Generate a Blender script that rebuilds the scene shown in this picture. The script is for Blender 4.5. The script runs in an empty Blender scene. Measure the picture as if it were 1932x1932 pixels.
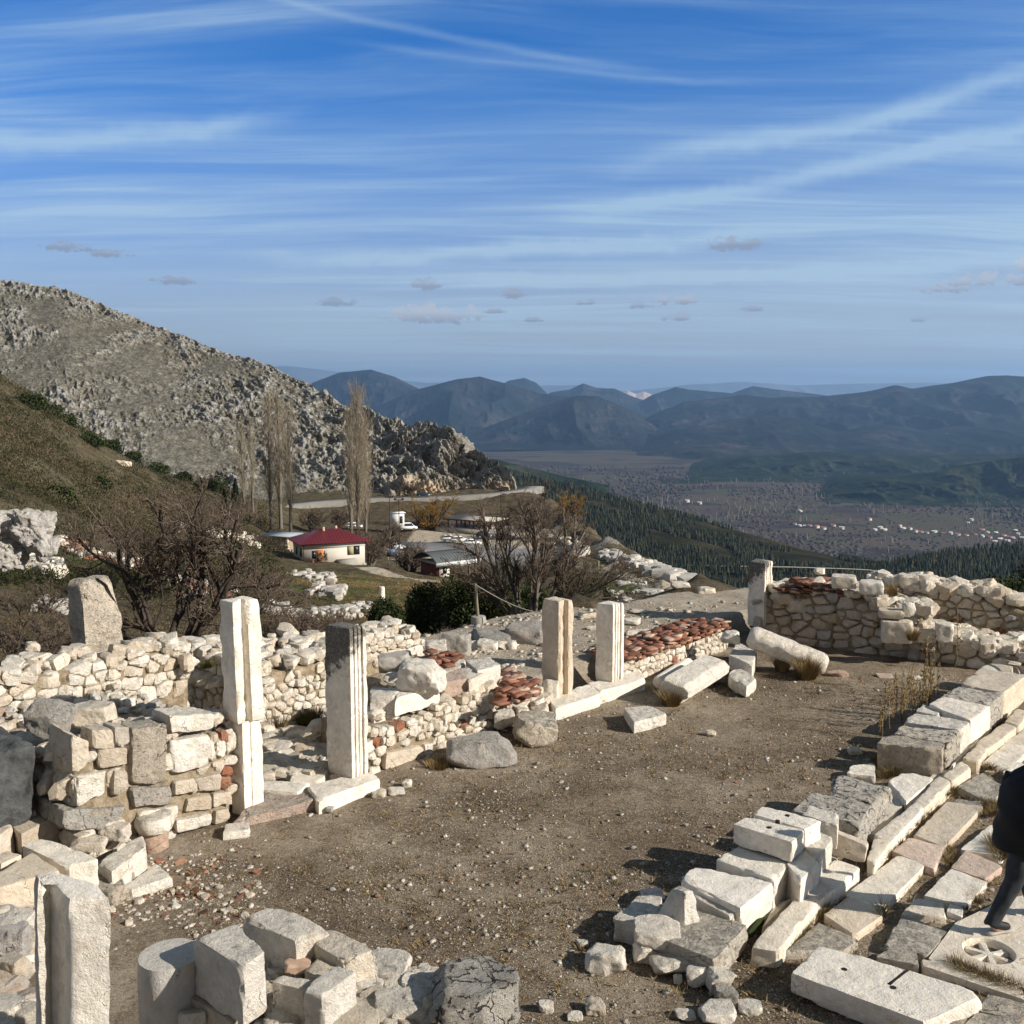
import bpy, math, random, numpy as np
from mathutils import Vector, Matrix, Euler
R = math.radians
rng = np.random.default_rng(7); random.seed(7)
scene = bpy.context.scene
# ---------------------------------------------------------------- camera
PITCH = math.atan(221/1932); CAMZ = 5.0; SKEW = 1932.0
cam = bpy.data.cameras.new("camera"); camo = bpy.data.objects.new("camera", cam)
scene.collection.objects.link(camo); camo.location = (0, 0, CAMZ)
camo.rotation_euler = (R(90)-PITCH, 0, 0)
cam.sensor_width = 36; cam.lens = 36; cam.clip_start = .05; cam.clip_end = 150000
scene.camera = camo
# ---------------------------------------------------------------- sun, sky
SUN_EL = R(28); SUN_H = (0.948, -0.318)          # sun stands to the right, a little behind the camera
sd = Vector((SUN_H[0]*math.cos(SUN_EL), SUN_H[1]*math.cos(SUN_EL), math.sin(SUN_EL))).normalized()
sun = bpy.data.lights.new("sun", 'SUN'); sun.energy = 5.0; sun.angle = R(.53); sun.color = (1, .925, .825)
suno = bpy.data.objects.new("sun", sun); scene.collection.objects.link(suno)
suno.rotation_euler = sd.to_track_quat('Z', 'Y').to_euler(); suno.location = (30, -5, 30)
scene.view_settings.view_transform = 'Standard'; scene.view_settings.look = 'None'
scene.view_settings.exposure = 0.55; scene.view_settings.gamma = 1
scene.cycles.max_bounces = 5; scene.cycles.volume_bounces = 0; scene.cycles.diffuse_bounces = 3

class NT:
    """tiny node-graph helper"""
    def __init__(s, nt): s.nt = nt; nt.nodes.clear()
    def n(s, t, ins=None, **kw):
        nd = s.nt.nodes.new(t)
        for k, v in kw.items(): setattr(nd, k, v)
        for k, v in (ins or {}).items():
            sock = nd.inputs[k]
            if isinstance(v, bpy.types.NodeSocket): s.nt.links.new(v, sock)
            else: sock.default_value = v
        return nd
    def m(s, op, a, b=None, c=None, clamp=False):
        nd = s.nt.nodes.new('ShaderNodeMath'); nd.operation = op; nd.use_clamp = clamp
        for i, v in enumerate((a, b, c)):
            if v is None: continue
            if isinstance(v, bpy.types.NodeSocket): s.nt.links.new(v, nd.inputs[i])
            else: nd.inputs[i].default_value = v
        return nd.outputs[0]
    def ss(s, x, a, b):                    # smoothstep
        nd = s.n('ShaderNodeMapRange', {0: x, 1: a, 2: b, 3: 0., 4: 1.}); nd.interpolation_type = 'SMOOTHSTEP'
        return nd.outputs[0]
    def mix(s, f, a, b, bt='MIX'):
        nd = s.nt.nodes.new('ShaderNodeMix'); nd.data_type = 'RGBA'; nd.blend_type = bt
        for sock, v in ((nd.inputs[0], f), (nd.inputs[6], a), (nd.inputs[7], b)):
            if isinstance(v, bpy.types.NodeSocket): s.nt.links.new(v, sock)
            else: sock.default_value = v if not isinstance(v, tuple) else (tuple(v)+(1,))[:4]
        return nd.outputs[2]
    def noise(s, vec, scale, detail=5, rough=.55, dist=0., out=0, dim='3D'):
        nd = s.n('ShaderNodeTexNoise', {'Vector': vec, 'Scale': scale, 'Detail': detail, 'Roughness': rough, 'Distortion': dist}, noise_dimensions=dim)
        return nd.outputs[out]
    def ramp(s, x, stops):
        nd = s.n('ShaderNodeValToRGB', {0: x}); e = nd.color_ramp.elements
        while len(e) < len(stops): e.new(.5)
        for el, (p, c) in zip(e, stops): el.position = p; el.color = (tuple(c)+(1,))[:4]
        return nd.outputs[0]
    def map(s, vec, scale=(1, 1, 1), rot=(0, 0, 0), loc=(0, 0, 0)):
        return s.n('ShaderNodeMapping', {0: vec, 'Scale': scale, 'Rotation': rot, 'Location': loc}).outputs[0]

def make_world():
    w = bpy.data.worlds.new("World"); scene.world = w; w.use_nodes = True
    t = NT(w.node_tree)
    sky = t.n('ShaderNodeTexSky'); sky.sky_type = 'NISHITA'; sky.sun_disc = False
    sky.sun_elevation = SUN_EL; sky.sun_rotation = math.atan2(SUN_H[0], SUN_H[1])
    sky.altitude = 1500; sky.air_density = 1.0; sky.dust_density = .6; sky.ozone_density = 2.5
    tc = t.n('ShaderNodeTexCoord').outputs['Generated']
    sep = t.n('ShaderNodeSeparateXYZ', {0: tc}); x, y, z = sep.outputs
    zc = t.m('MAXIMUM', z, .004)
    az = t.m('ARCTAN2', x, y)                     # azimuth, 0 straight ahead, + to the right
    el = t.m('ARCSINE', z)
    # cirrus lies on a high flat layer: project the view direction on it
    px = t.m('DIVIDE', x, t.m('ADD', zc, .06)); py = t.m('DIVIDE', y, t.m('ADD', zc, .06))
    pl = t.n('ShaderNodeCombineXYZ', {0: px, 1: py, 2: 0.}).outputs[0]
    warp = t.noise(pl, .35, 3, .5, out=1)
    plw = t.n('ShaderNodeVectorMath', {0: pl, 1: t.n('ShaderNodeVectorMath', {0: warp, 1: (1.5, .8, 0)}, operation='MULTIPLY').outputs[0]}, operation='ADD').outputs[0]
    m1 = t.map(plw, (.16, .95, 1), (0, 0, R(-16))); c1 = t.noise(m1, 1.0, 7, .56, .3)
    m2 = t.map(plw, (.5, 3.8, 1), (0, 0, R(-9)), (3, 1, 0)); c2 = t.noise(m2, 1.1, 6, .62, .2)
    big = t.noise(t.map(pl, (.3, .5, 1), (0, 0, 0), (5.3, 2, 0)), 1, 3, .5)
    cir = t.m('MULTIPLY', t.ss(c1, .34, .74), .95)
    cir = t.m('ADD', cir, t.m('MULTIPLY', t.ss(c2, .40, .80), .65))
    cir = t.m('MULTIPLY', cir, t.m('ADD', t.m('MULTIPLY', t.ss(big, .3, .62), .8), .35))
    c3 = t.noise(t.map(plw, (1.1, 15, 1), (0, 0, R(-12)), (1, 4, 0)), 1., 5, .7); cir = t.m('MULTIPLY', cir, t.m('ADD', .72, t.m('MULTIPLY', t.ss(c3, .25, .8), .55)))
    # a long thin vapour trail high in the left and centre
    def trail(a0, e0, a1, e1, wd, seed, amt, bow=0.):
        u = t.m('DIVIDE', t.m('SUBTRACT', az, a0), a1-a0)
        lin = t.m('ADD', e0, t.m('MULTIPLY', u, e1-e0))
        if bow: lin = t.m('ADD', lin, t.m('MULTIPLY', t.m('MULTIPLY', u, t.m('SUBTRACT', 1., u)), bow))
        nn = t.m('MULTIPLY', t.m('SUBTRACT', t.noise(tc, 5+seed, 5, .65), .5), wd*2.6)
        d = t.m('ABSOLUTE', t.m('SUBTRACT', t.m('ADD', el, nn), lin))
        f = t.m('POWER', t.m('SUBTRACT', 1., t.ss(d, 0., wd*1.3)), 1.5)
        ends = t.m('MULTIPLY', t.ss(u, 0., .25), t.m('SUBTRACT', 1., t.ss(u, .7, 1.)))
        return t.m('MULTIPLY', t.m('MULTIPLY', f, ends), t.m('MULTIPLY', t.m('ADD', .35, t.noise(tc, 14+seed, 4, .6)), amt))
    for a in ((-.47, .385, .19, .280, .0055, 1, .28, .0), (-.20, .318, .30, .268, .0045, 2, .18, .0), (-.55, .195, -.17, .262, .013, 3, .55, -.02),
              (.05, .208, .70, .300, .014, 4, .55, -.02), (.0, .165, .70, .262, .012, 5, .55, -.03), (-.3, .122, .33, .152, .011, 6, .8, 0.), (-.2, .105, .6, .118, .010, 8, .5, .0)):
        cir = t.m('ADD', cir, trail(*a))
    cir = t.m('MINIMUM', cir, .85)
    hs = t.n('ShaderNodeHueSaturation', {'Saturation': 1.42, 'Value': .95, 'Color': sky.outputs[0]}).outputs[0]
    base = t.mix(1., hs, (.80, 1.22, 1.62), 'MULTIPLY')
    # haze belt over the horizon
    hz = t.m('POWER', t.m('SUBTRACT', 1., t.ss(z, -.02, .32)), 1.35)
    base = t.mix(t.m('MULTIPLY', hz, .86), base, t.mix(t.ss(z, .0, .045), (4.1, 3.9, 4.2), (5.4, 5.0, 5.1)))
    base = t.mix(t.ss(z, .40, .72), base, t.mix(1., base, (.45, .28, .16), 'MULTIPLY'))          # unseen zenith darkened and warmed, to weaken the blue ambient light
    col = t.mix(t.m('MULTIPLY', cir, .74), base, (5.6, 7.6, 9.0))
    col = t.mix(t.m('MULTIPLY', t.ss(y, -.02, -.30), .92), col, t.mix(t.ss(t.noise(t.map(tc, (1, 1, 2.5)), 2.4, 5, .6), .35, .65), (1.6, 1.5, 1.4), (2.9, 2.7, 2.45)))   # added unseen grey cloud behind the camera, to make the ambient light less blue
    # small cumulus puffs (azimuth, elevation, half width, half height, darkness)
    puffs = [(-.075, .0745, .040, .0115, .15), (-.105, .072, .018, .006, .3), (-.40, .127, .020, .006, .8), (-.365, .1235, .018, .0045, .8), (-.315, .102, .018, .0055, .8), (-.165, .086, .021, .0045, .8),
             (-.083, .1025, .016, .007, .7), (.003, .0945, .012, .006, .7), (.155, .088, .019, .0065, .3), (.16, .072, .018, .005, .5),
             (.207, .137, .026, .009, .75), (.43, .097, .042, .009, .3), (.475, .108, .030, .012, .1), (.40, .092, .03, .006, .4), (.49, .058, .016, .005, .7), (.225, .079, .010, .004, .7), (.375, .066, .010, .003, .7), (-.015, .079, .012, .003, .7), (.02, .071, .010, .003, .7), (.07, .087, .010, .004, .6), (.127, .084, .014, .0045, .6)]
    nz = t.noise(t.map(tc, (1, 1, 1.5)), 75, 6, .65); nz2 = t.noise(t.map(tc, (1, 1, 1.5)), 210, 4, .6)
    tot = None; dark = None
    for (a, e, wa, we, dk) in puffs:
        da = t.m('DIVIDE', t.m('SUBTRACT', az, a), wa); de = t.m('DIVIDE', t.m('SUBTRACT', el, e), we)
        de2 = t.m('MULTIPLY', de, t.m('ADD', 1., t.m('MULTIPLY', t.m('LESS_THAN', de, 0.), .9)))   # flat bottoms
        r2 = t.m('ADD', t.m('MULTIPLY', da, da), t.m('MULTIPLY', de2, de2))
        v = t.m('MULTIPLY', t.m('SUBTRACT', 1.2, r2), 1.25)
        v = t.m('ADD', v, t.m('MULTIPLY', t.m('SUBTRACT', nz, .5), 8.5)); v = t.m('ADD', v, t.m('MULTIPLY', t.m('SUBTRACT', nz2, .5), 3.))
        v = t.m('MULTIPLY', t.ss(v, -.05, 1.3), t.m('SUBTRACT', 1., t.ss(r2, 1.2, 3.2)))
        v = t.m('MULTIPLY', v, .92-.25*dk)
        lit = t.m('MULTIPLY', v, t.m('ADD', dk, t.m('MULTIPLY', t.m('SUBTRACT', 1., t.ss(de, -.6, .5)), .75), clamp=True))
        tot = v if tot is None else t.m('MAXIMUM', tot, v); dark = lit if dark is None else t.m('MAXIMUM', dark, lit)
    shade = t.m('DIVIDE', dark, t.m('MAXIMUM', tot, .01), clamp=True)
    ccol = t.mix(shade, (6.9, 7.1, 7.7), (2.9, 3.3, 4.1))
    col = t.mix(tot, col, ccol)
    col = t.mix(t.ss(z, -.01, -.06), col, (1.5, 1.3, 1.0))          # land beyond the modelled land
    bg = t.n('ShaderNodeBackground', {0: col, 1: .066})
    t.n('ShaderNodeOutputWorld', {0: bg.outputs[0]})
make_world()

# ---------------------------------------------------------------- picture -> place
# Each zoom of the photograph I measured in, as (x0, y0, scale) into a 1932-px wide picture
ZM = {0: (0, 0, 1), 1: (0, 1056.6, .27345), 2: (452.8, 1018.9, .27345), 3: (943.4, 1018.9, .27345), 4: (1403.8, 1018.9, .27345),
      5: (0, 1479.2, .2344), 6: (264.2, 1479.2, .3906), 7: (1018.9, 1479.2, .2383), 8: (1403.8, 1403.8, .27345),
      9: (452.8, 890.6, .15626), 10: (717, 890.6, .15626), 11: (0, 920.8, .25), 12: (717, 890.6, .15626), 13: (0, 1343.4, .12503), 14: (1343.4, 1117, .16407)}
cp_, sp_ = math.cos(PITCH), math.sin(PITCH)
def ray(k, x, y):
    a, b, s = ZM[k]; px = a+x*s; py = b+y*s
    cx = (px-966)/SKEW; cy = -(py-966)/SKEW
    return np.array((cx, cp_+cy*sp_, -sp_+cy*cp_))
def PZ(k, x, y, z):
    d = ray(k, x, y); t = (z-CAMZ)/d[2]; return np.array((d[0]*t, d[1]*t, z))
def PY(k, x, y, Y):
    d = ray(k, x, y); t = Y/d[1]; return np.array((d[0]*t, Y, CAMZ+d[2]*t))
def PN(k, x, y, o, n):
    """ray against the plane through o with normal n"""
    d = ray(k, x, y); c = np.array((0, 0, CAMZ)); t = np.dot(o-c, n)/np.dot(d, n); return c+d*t
UD = np.array((.665, .747, 0)); VD = np.array((.747, -.665, 0)); ZD = np.array((0, 0, 1.))

# ---------------------------------------------------------------- numpy noise
def _h(ix, iy, iz, s):
    n = (ix.astype(np.int64)*374761393+iy.astype(np.int64)*668265263+iz.astype(np.int64)*2147483647+s*1274126177) & 0xffffffff
    n = ((n ^ (n >> 13))*1274126177) & 0xffffffff; n = ((n ^ (n >> 16))*2246822519) & 0xffffffff
    return ((n ^ (n >> 15)) & 0xffffff)/float(0xffffff)
def vn(P, s=0):
    P = np.asarray(P, float); i = np.floor(P).astype(np.int64); f = P-i; f = f*f*f*(f*(f*6-15)+10)
    r = 0
    for a in (0, 1):
        wx = f[:, 0] if a else 1-f[:, 0]
        for b in (0, 1):
            wy = f[:, 1] if b else 1-f[:, 1]
            for c in (0, 1):
                wz = f[:, 2] if c else 1-f[:, 2]
                r = r+wx*wy*wz*_h(i[:, 0]+a, i[:, 1]+b, i[:, 2]+c, s)
    return r*2-1
def fbm(P, o=4, s=0, g=.5, l=2.03):
    P = np.asarray(P, float); r = 0; a = 1; t = 0
    for k in range(o): r = r+a*vn(P+k*17.3, s+k); t += a; a *= g; P = P*l
    return r/t
def ridged(P, o=4, s=0, g=.5, l=2.1):
    P = np.asarray(P, float); r = 0; a = 1; t = 0
    for k in range(o): r = r+a*(1-np.abs(vn(P+k*11.7, s+k)))**2; t += a; a *= g; P = P*l
    return r/t
def worley(P, s=0):
    """distance to nearest and second cell point, id of nearest"""
    P = np.asarray(P, float); i = np.floor(P).astype(np.int64)
    d1 = np.full(len(P), 9.); d2 = np.full(len(P), 9.); idn = np.zeros(len(P))
    for a in (-1, 0, 1):
        for b in (-1, 0, 1):
            for c in (-1, 0, 1):
                X, Y, Z_ = i[:, 0]+a, i[:, 1]+b, i[:, 2]+c
                q = np.stack((X+_h(X, Y, Z_, s+1), Y+_h(X, Y, Z_, s+2), Z_+_h(X, Y, Z_, s+3)), 1)
                d = np.linalg.norm(P-q, axis=1); v = _h(X, Y, Z_, s+4)
                c1 = d < d1; d2 = np.where(c1, d1, np.minimum(d2, d)); idn = np.where(c1, v, idn); d1 = np.where(c1, d, d1)
    return d1, d2, idn

# ---------------------------------------------------------------- mesh builder
class MB:
    def __init__(s): s.V = []; s.F = []; s.T = []; s.MI = []; s.n = 0
    def add(s, V, F, tint=(0.3, .5, 0), mi=0):
        """V (n,3); F list of int arrays (quads or tris); tint: one rgb or (n,3)"""
        V = np.asarray(V, float); s.V.append(V)
        T = np.asarray(tint, float); T = np.tile(T, (len(V), 1)) if T.ndim == 1 else T
        s.T.append(T)
        for f in (F if isinstance(F, (list, tuple)) else [F]):
            f = np.asarray(f, int)
            if len(f): s.F.append(f+s.n); s.MI.append(np.full(len(f), mi))
        s.n += len(V); return s
    def build(s, name, mats, parent=None, smooth=False, sharp=None, origin=None):
        if not isinstance(mats, (list, tuple)): mats = [mats]
        V = np.concatenate(s.V); T = np.concatenate(s.T)
        if origin is None: origin = np.array(((V[:, 0].min()+V[:, 0].max())/2, (V[:, 1].min()+V[:, 1].max())/2, V[:, 2].min()))
        origin = np.asarray(origin, float)
        me = bpy.data.meshes.new(name); me.vertices.add(len(V)); me.vertices.foreach_set('co', (V-origin).ravel())
        nl = sum(f.size for f in s.F); npoly = sum(len(f) for f in s.F)
        me.loops.add(nl); me.polygons.add(npoly)
        me.loops.foreach_set('vertex_index', np.concatenate([f.ravel() for f in s.F]))
        tot = np.concatenate([np.full(len(f), f.shape[1]) for f in s.F])
        me.polygons.foreach_set('loop_start', np.concatenate(([0], np.cumsum(tot)[:-1])))
        me.polygons.foreach_set('loop_total', tot)
        me.polygons.foreach_set('material_index', np.concatenate(s.MI))
        me.update(calc_edges=True); me.validate()
        at = me.attributes.new('tint', 'FLOAT_COLOR', 'POINT')
        at.data.foreach_set('color', np.concatenate((T, np.ones((len(T), 1))), 1).ravel())
        for m in mats: me.materials.append(m)
        if smooth: me.polygons.foreach_set('use_smooth', np.ones(npoly, bool))
        if sharp: me.polygons.foreach_set('use_smooth', np.ones(npoly, bool)); me.set_sharp_from_angle(angle=R(sharp))
        ob = bpy.data.objects.new(name, me); scene.collection.objects.link(ob)
        if parent is not None: ob.parent = parent; ob.location = Vector(origin)-parent.matrix_world.translation if parent.parent is None else Vector(origin)-parent.location-parent.parent.location
        else: ob.location = origin
        return ob
def tag(o, label=None, cat=None, group=None, kind=None):
    if label: o['label'] = label
    if cat: o['category'] = cat
    if group: o['group'] = group
    if kind: o['kind'] = kind
    return o
def empty(name, loc, label, cat, group=None):
    o = bpy.data.objects.new(name, None); scene.collection.objects.link(o); o.location = tuple(float(v) for v in loc); o.empty_display_size = .2
    o.matrix_world = Matrix.Translation(o.location)
    return tag(o, label, cat, group)

_cg = {}
def cubegrid(nx, ny, nz):
    key = (nx, ny, nz)
    if key in _cg: return _cg[key]
    idx = {}; V = []; F = []
    def vid(i, j, k):
        if (i, j, k) not in idx: idx[(i, j, k)] = len(V); V.append((2*i/nx-1, 2*j/ny-1, 2*k/nz-1))
        return idx[(i, j, k)]
    for k in (0, nz):
        for i in range(nx):
            for j in range(ny):
                q = [vid(i, j, k), vid(i+1, j, k), vid(i+1, j+1, k), vid(i, j+1, k)]; F.append(q if k else q[::-1])
    for i in (0, nx):
        for j in range(ny):
            for k in range(nz):
                q = [vid(i, j, k), vid(i, j+1, k), vid(i, j+1, k+1), vid(i, j, k+1)]; F.append(q if i else q[::-1])
    for j in (0, ny):
        for i in range(nx):
            for k in range(nz):
                q = [vid(i, j, k), vid(i, j, k+1), vid(i+1, j, k+1), vid(i+1, j, k)]; F.append(q if j else q[::-1])
    _cg[key] = (np.array(V, float), np.array(F, int)); return _cg[key]
def rockify(G, half, planes, p=14, amp=.02, freq=3., seed=0, oct=4):
    """star-shaped convex stone: box +-half cut by planes (n, d), softened, then roughened"""
    half = np.asarray(half, float); P = G*half; L = np.linalg.norm(P, axis=1); D = P/L[:, None]
    acc = 0
    for e in range(3): acc = acc+(np.abs(D[:, e])/half[e])**p
    for n, d in planes: acc = acc+(np.maximum(D@n, 0)/d)**p
    r = acc**(-1/p)
    Q = D*r[:, None]
    if amp: 
        nz = fbm(Q*freq+seed*3.77, oct, seed); Q = Q*(1+ (amp*nz/np.maximum(np.min(half), .6*np.linalg.norm(Q, axis=1)))[:, None])
    return Q
def chips(half, n, lo=.75, hi=.97, r=None, up=0):
    r = r or rng; out = []; half = np.asarray(half, float)
    for _ in range(n):
        v = r.normal(size=3); v = np.sign(v)*np.abs(v)**.6; v /= np.linalg.norm(v)
        # aim the cut in box proportions so corners go, not whole faces
        w = v/half; w /= np.linalg.norm(w)
        d = np.sum(np.abs(w)*half)*r.uniform(lo, hi); out.append((w, d))
    return out
def stint(kind='cream', r=None):
    r = r or rng
    b = {'cream': (.05, .42), 'mixed': (.0, .72), 'gray': (.55, .70), 'old': (.38, .66), 'pink': (.74, .82), 'brick': (.9, 1.), 'tan': (.36, .52), 'white': (.02, .16)}[kind]
    a = r.uniform(*b)
    if kind == 'mixed' and r.random() < .06: a = r.uniform(.72, .9)
    return np.array((a, r.random(), r.random()*.5))
def hexa(mb, B, T, seg=.05, p=34, nchip=7, amp=.012, tint=None, seed=None, lo=.84, hi=.98, freq=5., cap=26, mi=0):
    """rough block: bottom corners B[4], top corners T[4] in the same order"""
    B = np.asarray(B, float); T = np.asarray(T, float)
    a = (np.linalg.norm(B[1]-B[0])+np.linalg.norm(T[2]-T[3]))/2; b = (np.linalg.norm(B[3]-B[0])+np.linalg.norm(T[2]-T[1]))/2; c = np.linalg.norm(T-B, axis=1).mean()
    n = [int(np.clip(round(v/seg), 3, cap)) for v in (a, b, c)]
    G, F = cubegrid(*n); half = np.array((a, b, c))/2
    seed = seed if seed is not None else int(rng.integers(1e4))
    Q = rockify(G, half, chips(half, nchip, lo, hi), p, 0, freq, seed)
    nz = fbm(Q*freq+seed*3.77, 4, seed)*amp+(fbm(Q*17+seed, 3, seed+4)*.006 if nchip else 0); nn = G/np.maximum(np.abs(G).max(1), 1e-6)[:, None]; nn = np.where(np.abs(nn) > .999, nn, 0)
    nn = nn/np.maximum(np.linalg.norm(nn, axis=1), 1e-6)[:, None]; Q = Q+nn*(nz+ -np.abs(fbm(Q*freq*.45+seed, 2, seed+9))*amp*1.2)[:, None]
    eg = np.sort(np.abs(G), axis=1)[:, 1]; bite = np.clip((eg-.82)/.18, 0, 1)*np.maximum(fbm(Q*7+seed+50, 3, seed+2)-.05, 0)*min(.10, .35*min(half))*(1 if nchip else 0)   # bitten edges
    Q = Q-Q/np.maximum(np.linalg.norm(Q, axis=1), 1e-6)[:, None]*bite[:, None]
    u, v, w = [(Q[:, i]/half[i]+1)/2 for i in range(3)]
    def bil(C): return ((1-u)*(1-v))[:, None]*C[0]+(u*(1-v))[:, None]*C[1]+(u*v)[:, None]*C[2]+((1-u)*v)[:, None]*C[3]
    P = bil(B)*(1-w)[:, None]+bil(T)*w[:, None]
    # keep faces outward whatever the corner order
    if np.dot(np.cross(B[1]-B[0], B[3]-B[0]), T.mean(0)-B.mean(0)) < 0: F = F[:, ::-1]
    mb.add(P, [F], stint() if tint is None else tint, mi); return mb
def topq(k, q, zt, zb, grow=0., ex=1.035):
    T = [PZ(k, x, y, zt) for x, y in q]; c = np.mean(T, 0); T = [c+(t-c)*ex for t in T]
    Bq = [np.array((*(c+(t-c)*(1+grow))[:2], zb)) for t in T]; return Bq, T
def rock(mb, c, half, rz=0, tilt=(0, 0), n=6, nchip=9, p=14, amp=.05, tint=None, lo=.58, hi=.90, seed=None, mi=0, freq=None):
    half = np.asarray(half, float)*(1.12, 1.12, 1.08); seed = seed if seed is not None else int(rng.integers(1e4)); p = max(p, 40); nchip += 4; n = int(n*1.25)+1
    G, F = cubegrid(n, n, max(3, int(n*.8))); Q = rockify(G, half, chips(half, nchip, lo, hi), p, amp*1.5*min(half)*2, freq or 1.6/np.mean(half), seed, 5)
    M = np.array(Euler((tilt[0], tilt[1], rz)).to_matrix()); mb.add(Q@M.T+np.asarray(c), [F], stint('cream') if tint is None else tint, mi); return mb

def voro(mb, O, e, f, n, S, Tt, size=(.22, .15), gap=.008, depth=.14, proud=(.01, .05), top=None, tint='cream', skip=None, seg=5, seed=0, tilt=.18, jit=.42, brick=0., vary=.35):
    """pack a patch of masonry (origin O, axes e,f, outward n, extents S x Tt) with irregular stones"""
    r = np.random.default_rng(seed+100)
    pts = []; t = 0; row = 0
    while t < Tt+size[1]:
        h = size[1]*r.uniform(.7, 1.35); s = -size[0]*r.random()
        while s < S+size[0]:
            w = size[0]*r.uniform(.55, 1.6); pts.append((s+w/2+r.uniform(-jit, jit)*size[0]*.3, t+h/2+r.uniform(-jit, jit)*size[1], w*h)); s += w
        t += h
    pts = np.array(pts); asp = size[0]/size[1]
    Q = np.stack((pts[:, 0], pts[:, 1]*asp**.6), 1); wt = (pts[:, 2]/pts[:, 2].mean())**.3*(1+vary*r.uniform(-.45, .55, len(pts)))
    G, F = cubegrid(seg, seg, max(3, seg-2))
    for i in range(len(pts)):
        s0, t0 = pts[i, :2]
        if s0 < 0 or s0 > S or t0 < 0: continue
        tl = top(s0) if top else Tt
        if t0 > tl: continue
        if skip is not None and skip(s0, t0): continue
        d2 = ((Q-Q[i])**2).sum(1); nb = np.argsort(d2)[1:13]; planes = []; ext = [0, 0]
        for j in nb:
            v = pts[j, :2]-pts[i, :2]
            # anisotropic bisector
            dq = math.sqrt(d2[j]); fr = wt[i]/(wt[i]+wt[j]); w = np.array((v[0], v[1]*asp**1.2)); L = np.linalg.norm(w)
            nn = w/L; d = max(np.dot(v, nn)*fr-gap, .02); planes.append((np.array((nn[0], nn[1], 0)), d))
        for _ in range(4):
            a = r.uniform(0, 6.28); k = r.uniform(.05, tilt*3.2); nn = np.array((math.cos(a)*k, math.sin(a)*k, 1)); nn /= np.linalg.norm(nn); planes.append((nn, (depth/2+r.uniform(*proud))*.98))
        for _ in range(3):
            a = r.uniform(0, 6.28); nn = np.array((math.cos(a), math.sin(a), r.uniform(.3, 1.2))); nn /= np.linalg.norm(nn)
            planes.append((nn, .5*(abs(nn[0])*size[0]+abs(nn[1])*size[1]+nn[2]*depth)*r.uniform(.75, 1.15)))
        half = np.array((size[0]*1.3, size[1]*1.3, depth/2+proud[1]))
        P = rockify(G, half, planes, 36, .022, 1.5/size[1], int(r.integers(1e4)), 4)
        W = O+np.outer(P[:, 0]+s0, e)+np.outer(P[:, 1]+t0, f)+np.outer(P[:, 2]-depth/2, n)
        tn = stint('brick' if r.random() < brick else tint, r)
        fl = F if np.dot(np.cross(e, f), n) > 0 else F[:, ::-1]
        mb.add(W, [fl], tn)
    return mb

def prism(poly, z0, z1, ds=.035, dz=.05, amp=.006, seed=0, freq=6., erode=.02, notch=None, lean=(0, 0), edge=None):
    """upright shaft over a footprint polygon with worn ends; returns V, F"""
    poly = np.asarray(poly, float)
    if np.sum(poly[:, 0]*np.roll(poly[:, 1], -1)-np.roll(poly[:, 0], -1)*poly[:, 1]) < 0: poly = poly[::-1]
    ring = []; corner = []
    for i in range(len(poly)):
        a, b = poly[i], poly[(i+1) % len(poly)]; n = max(1, int(np.linalg.norm(b-a)/ds))
        for k in range(n): ring.append(a+(b-a)*k/n); corner.append(k == 0)
    ring = np.array(ring); N = len(ring); c = poly.mean(0)
    tg = np.roll(ring, -1, 0)-np.roll(ring, 1, 0); nr = np.stack((tg[:, 1], -tg[:, 0]), 1); nr /= np.maximum(np.linalg.norm(nr, axis=1), 1e-6)[:, None]
    zs = np.linspace(z0, z1, max(2, int((z1-z0)/dz))+1)
    V = []; M = len(zs)
    for i, z in enumerate(zs):
        P = np.column_stack((ring, np.full(N, z)))
        d = fbm(P*freq+seed, 4, seed)*amp-np.maximum(fbm(P*freq*.6+seed+9, 2, seed+3)-.25, 0)*amp*5
        if i in (0, M-1): d = d-erode
        if i in (1, M-2): d = d-erode*.25
        if notch is not None: d = d+notch(P)
        if edge is not None: d = d-np.where(corner, 1, 0)*edge*np.maximum(fbm(P*5+seed+30, 2, seed+5)+.2, 0)
        Q = P.copy(); Q[:, :2] += nr*d[:, None]; Q[:, 0] += lean[0]*(z-z0); Q[:, 1] += lean[1]*(z-z0); V.append(Q)
    F = []; idx = np.arange(N); nx = (idx+1) % N
    for i in range(M-1): F.append(np.stack((i*N+idx, i*N+nx, (i+1)*N+nx, (i+1)*N+idx), 1))
    V = np.concatenate(V); base = (M-1)*N; tot = len(V); VV = [V]
    for (b, zz, sg) in ((base, zs[-1], 1), (0, zs[0], -1)):
        rg = V[b:b+N]; cc = rg.mean(0); st = b; prev = np.arange(N)+b
        for fr in (.8, .5, .22):
            Q = cc+(rg-cc)*fr; Q[:, 2] += sg*(erode*.5)+(fbm(Q*freq+seed+5, 3, seed+1)*amp*1.6 if sg > 0 else 0)
            VV.append(Q); cur = np.arange(N)+tot; tot += N
            q = np.stack((prev, np.roll(prev, -1), np.roll(cur, -1), cur), 1); F.append(q if sg > 0 else q[:, ::-1]); prev = cur
        VV.append((cc+np.array((0, 0, sg*erode*.5)))[None]); tri = np.stack((prev, np.roll(prev, -1), np.full(N, tot)), 1); tot += 1
        F.append(tri if sg > 0 else tri[:, ::-1])
    return np.concatenate(VV), F
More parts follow.
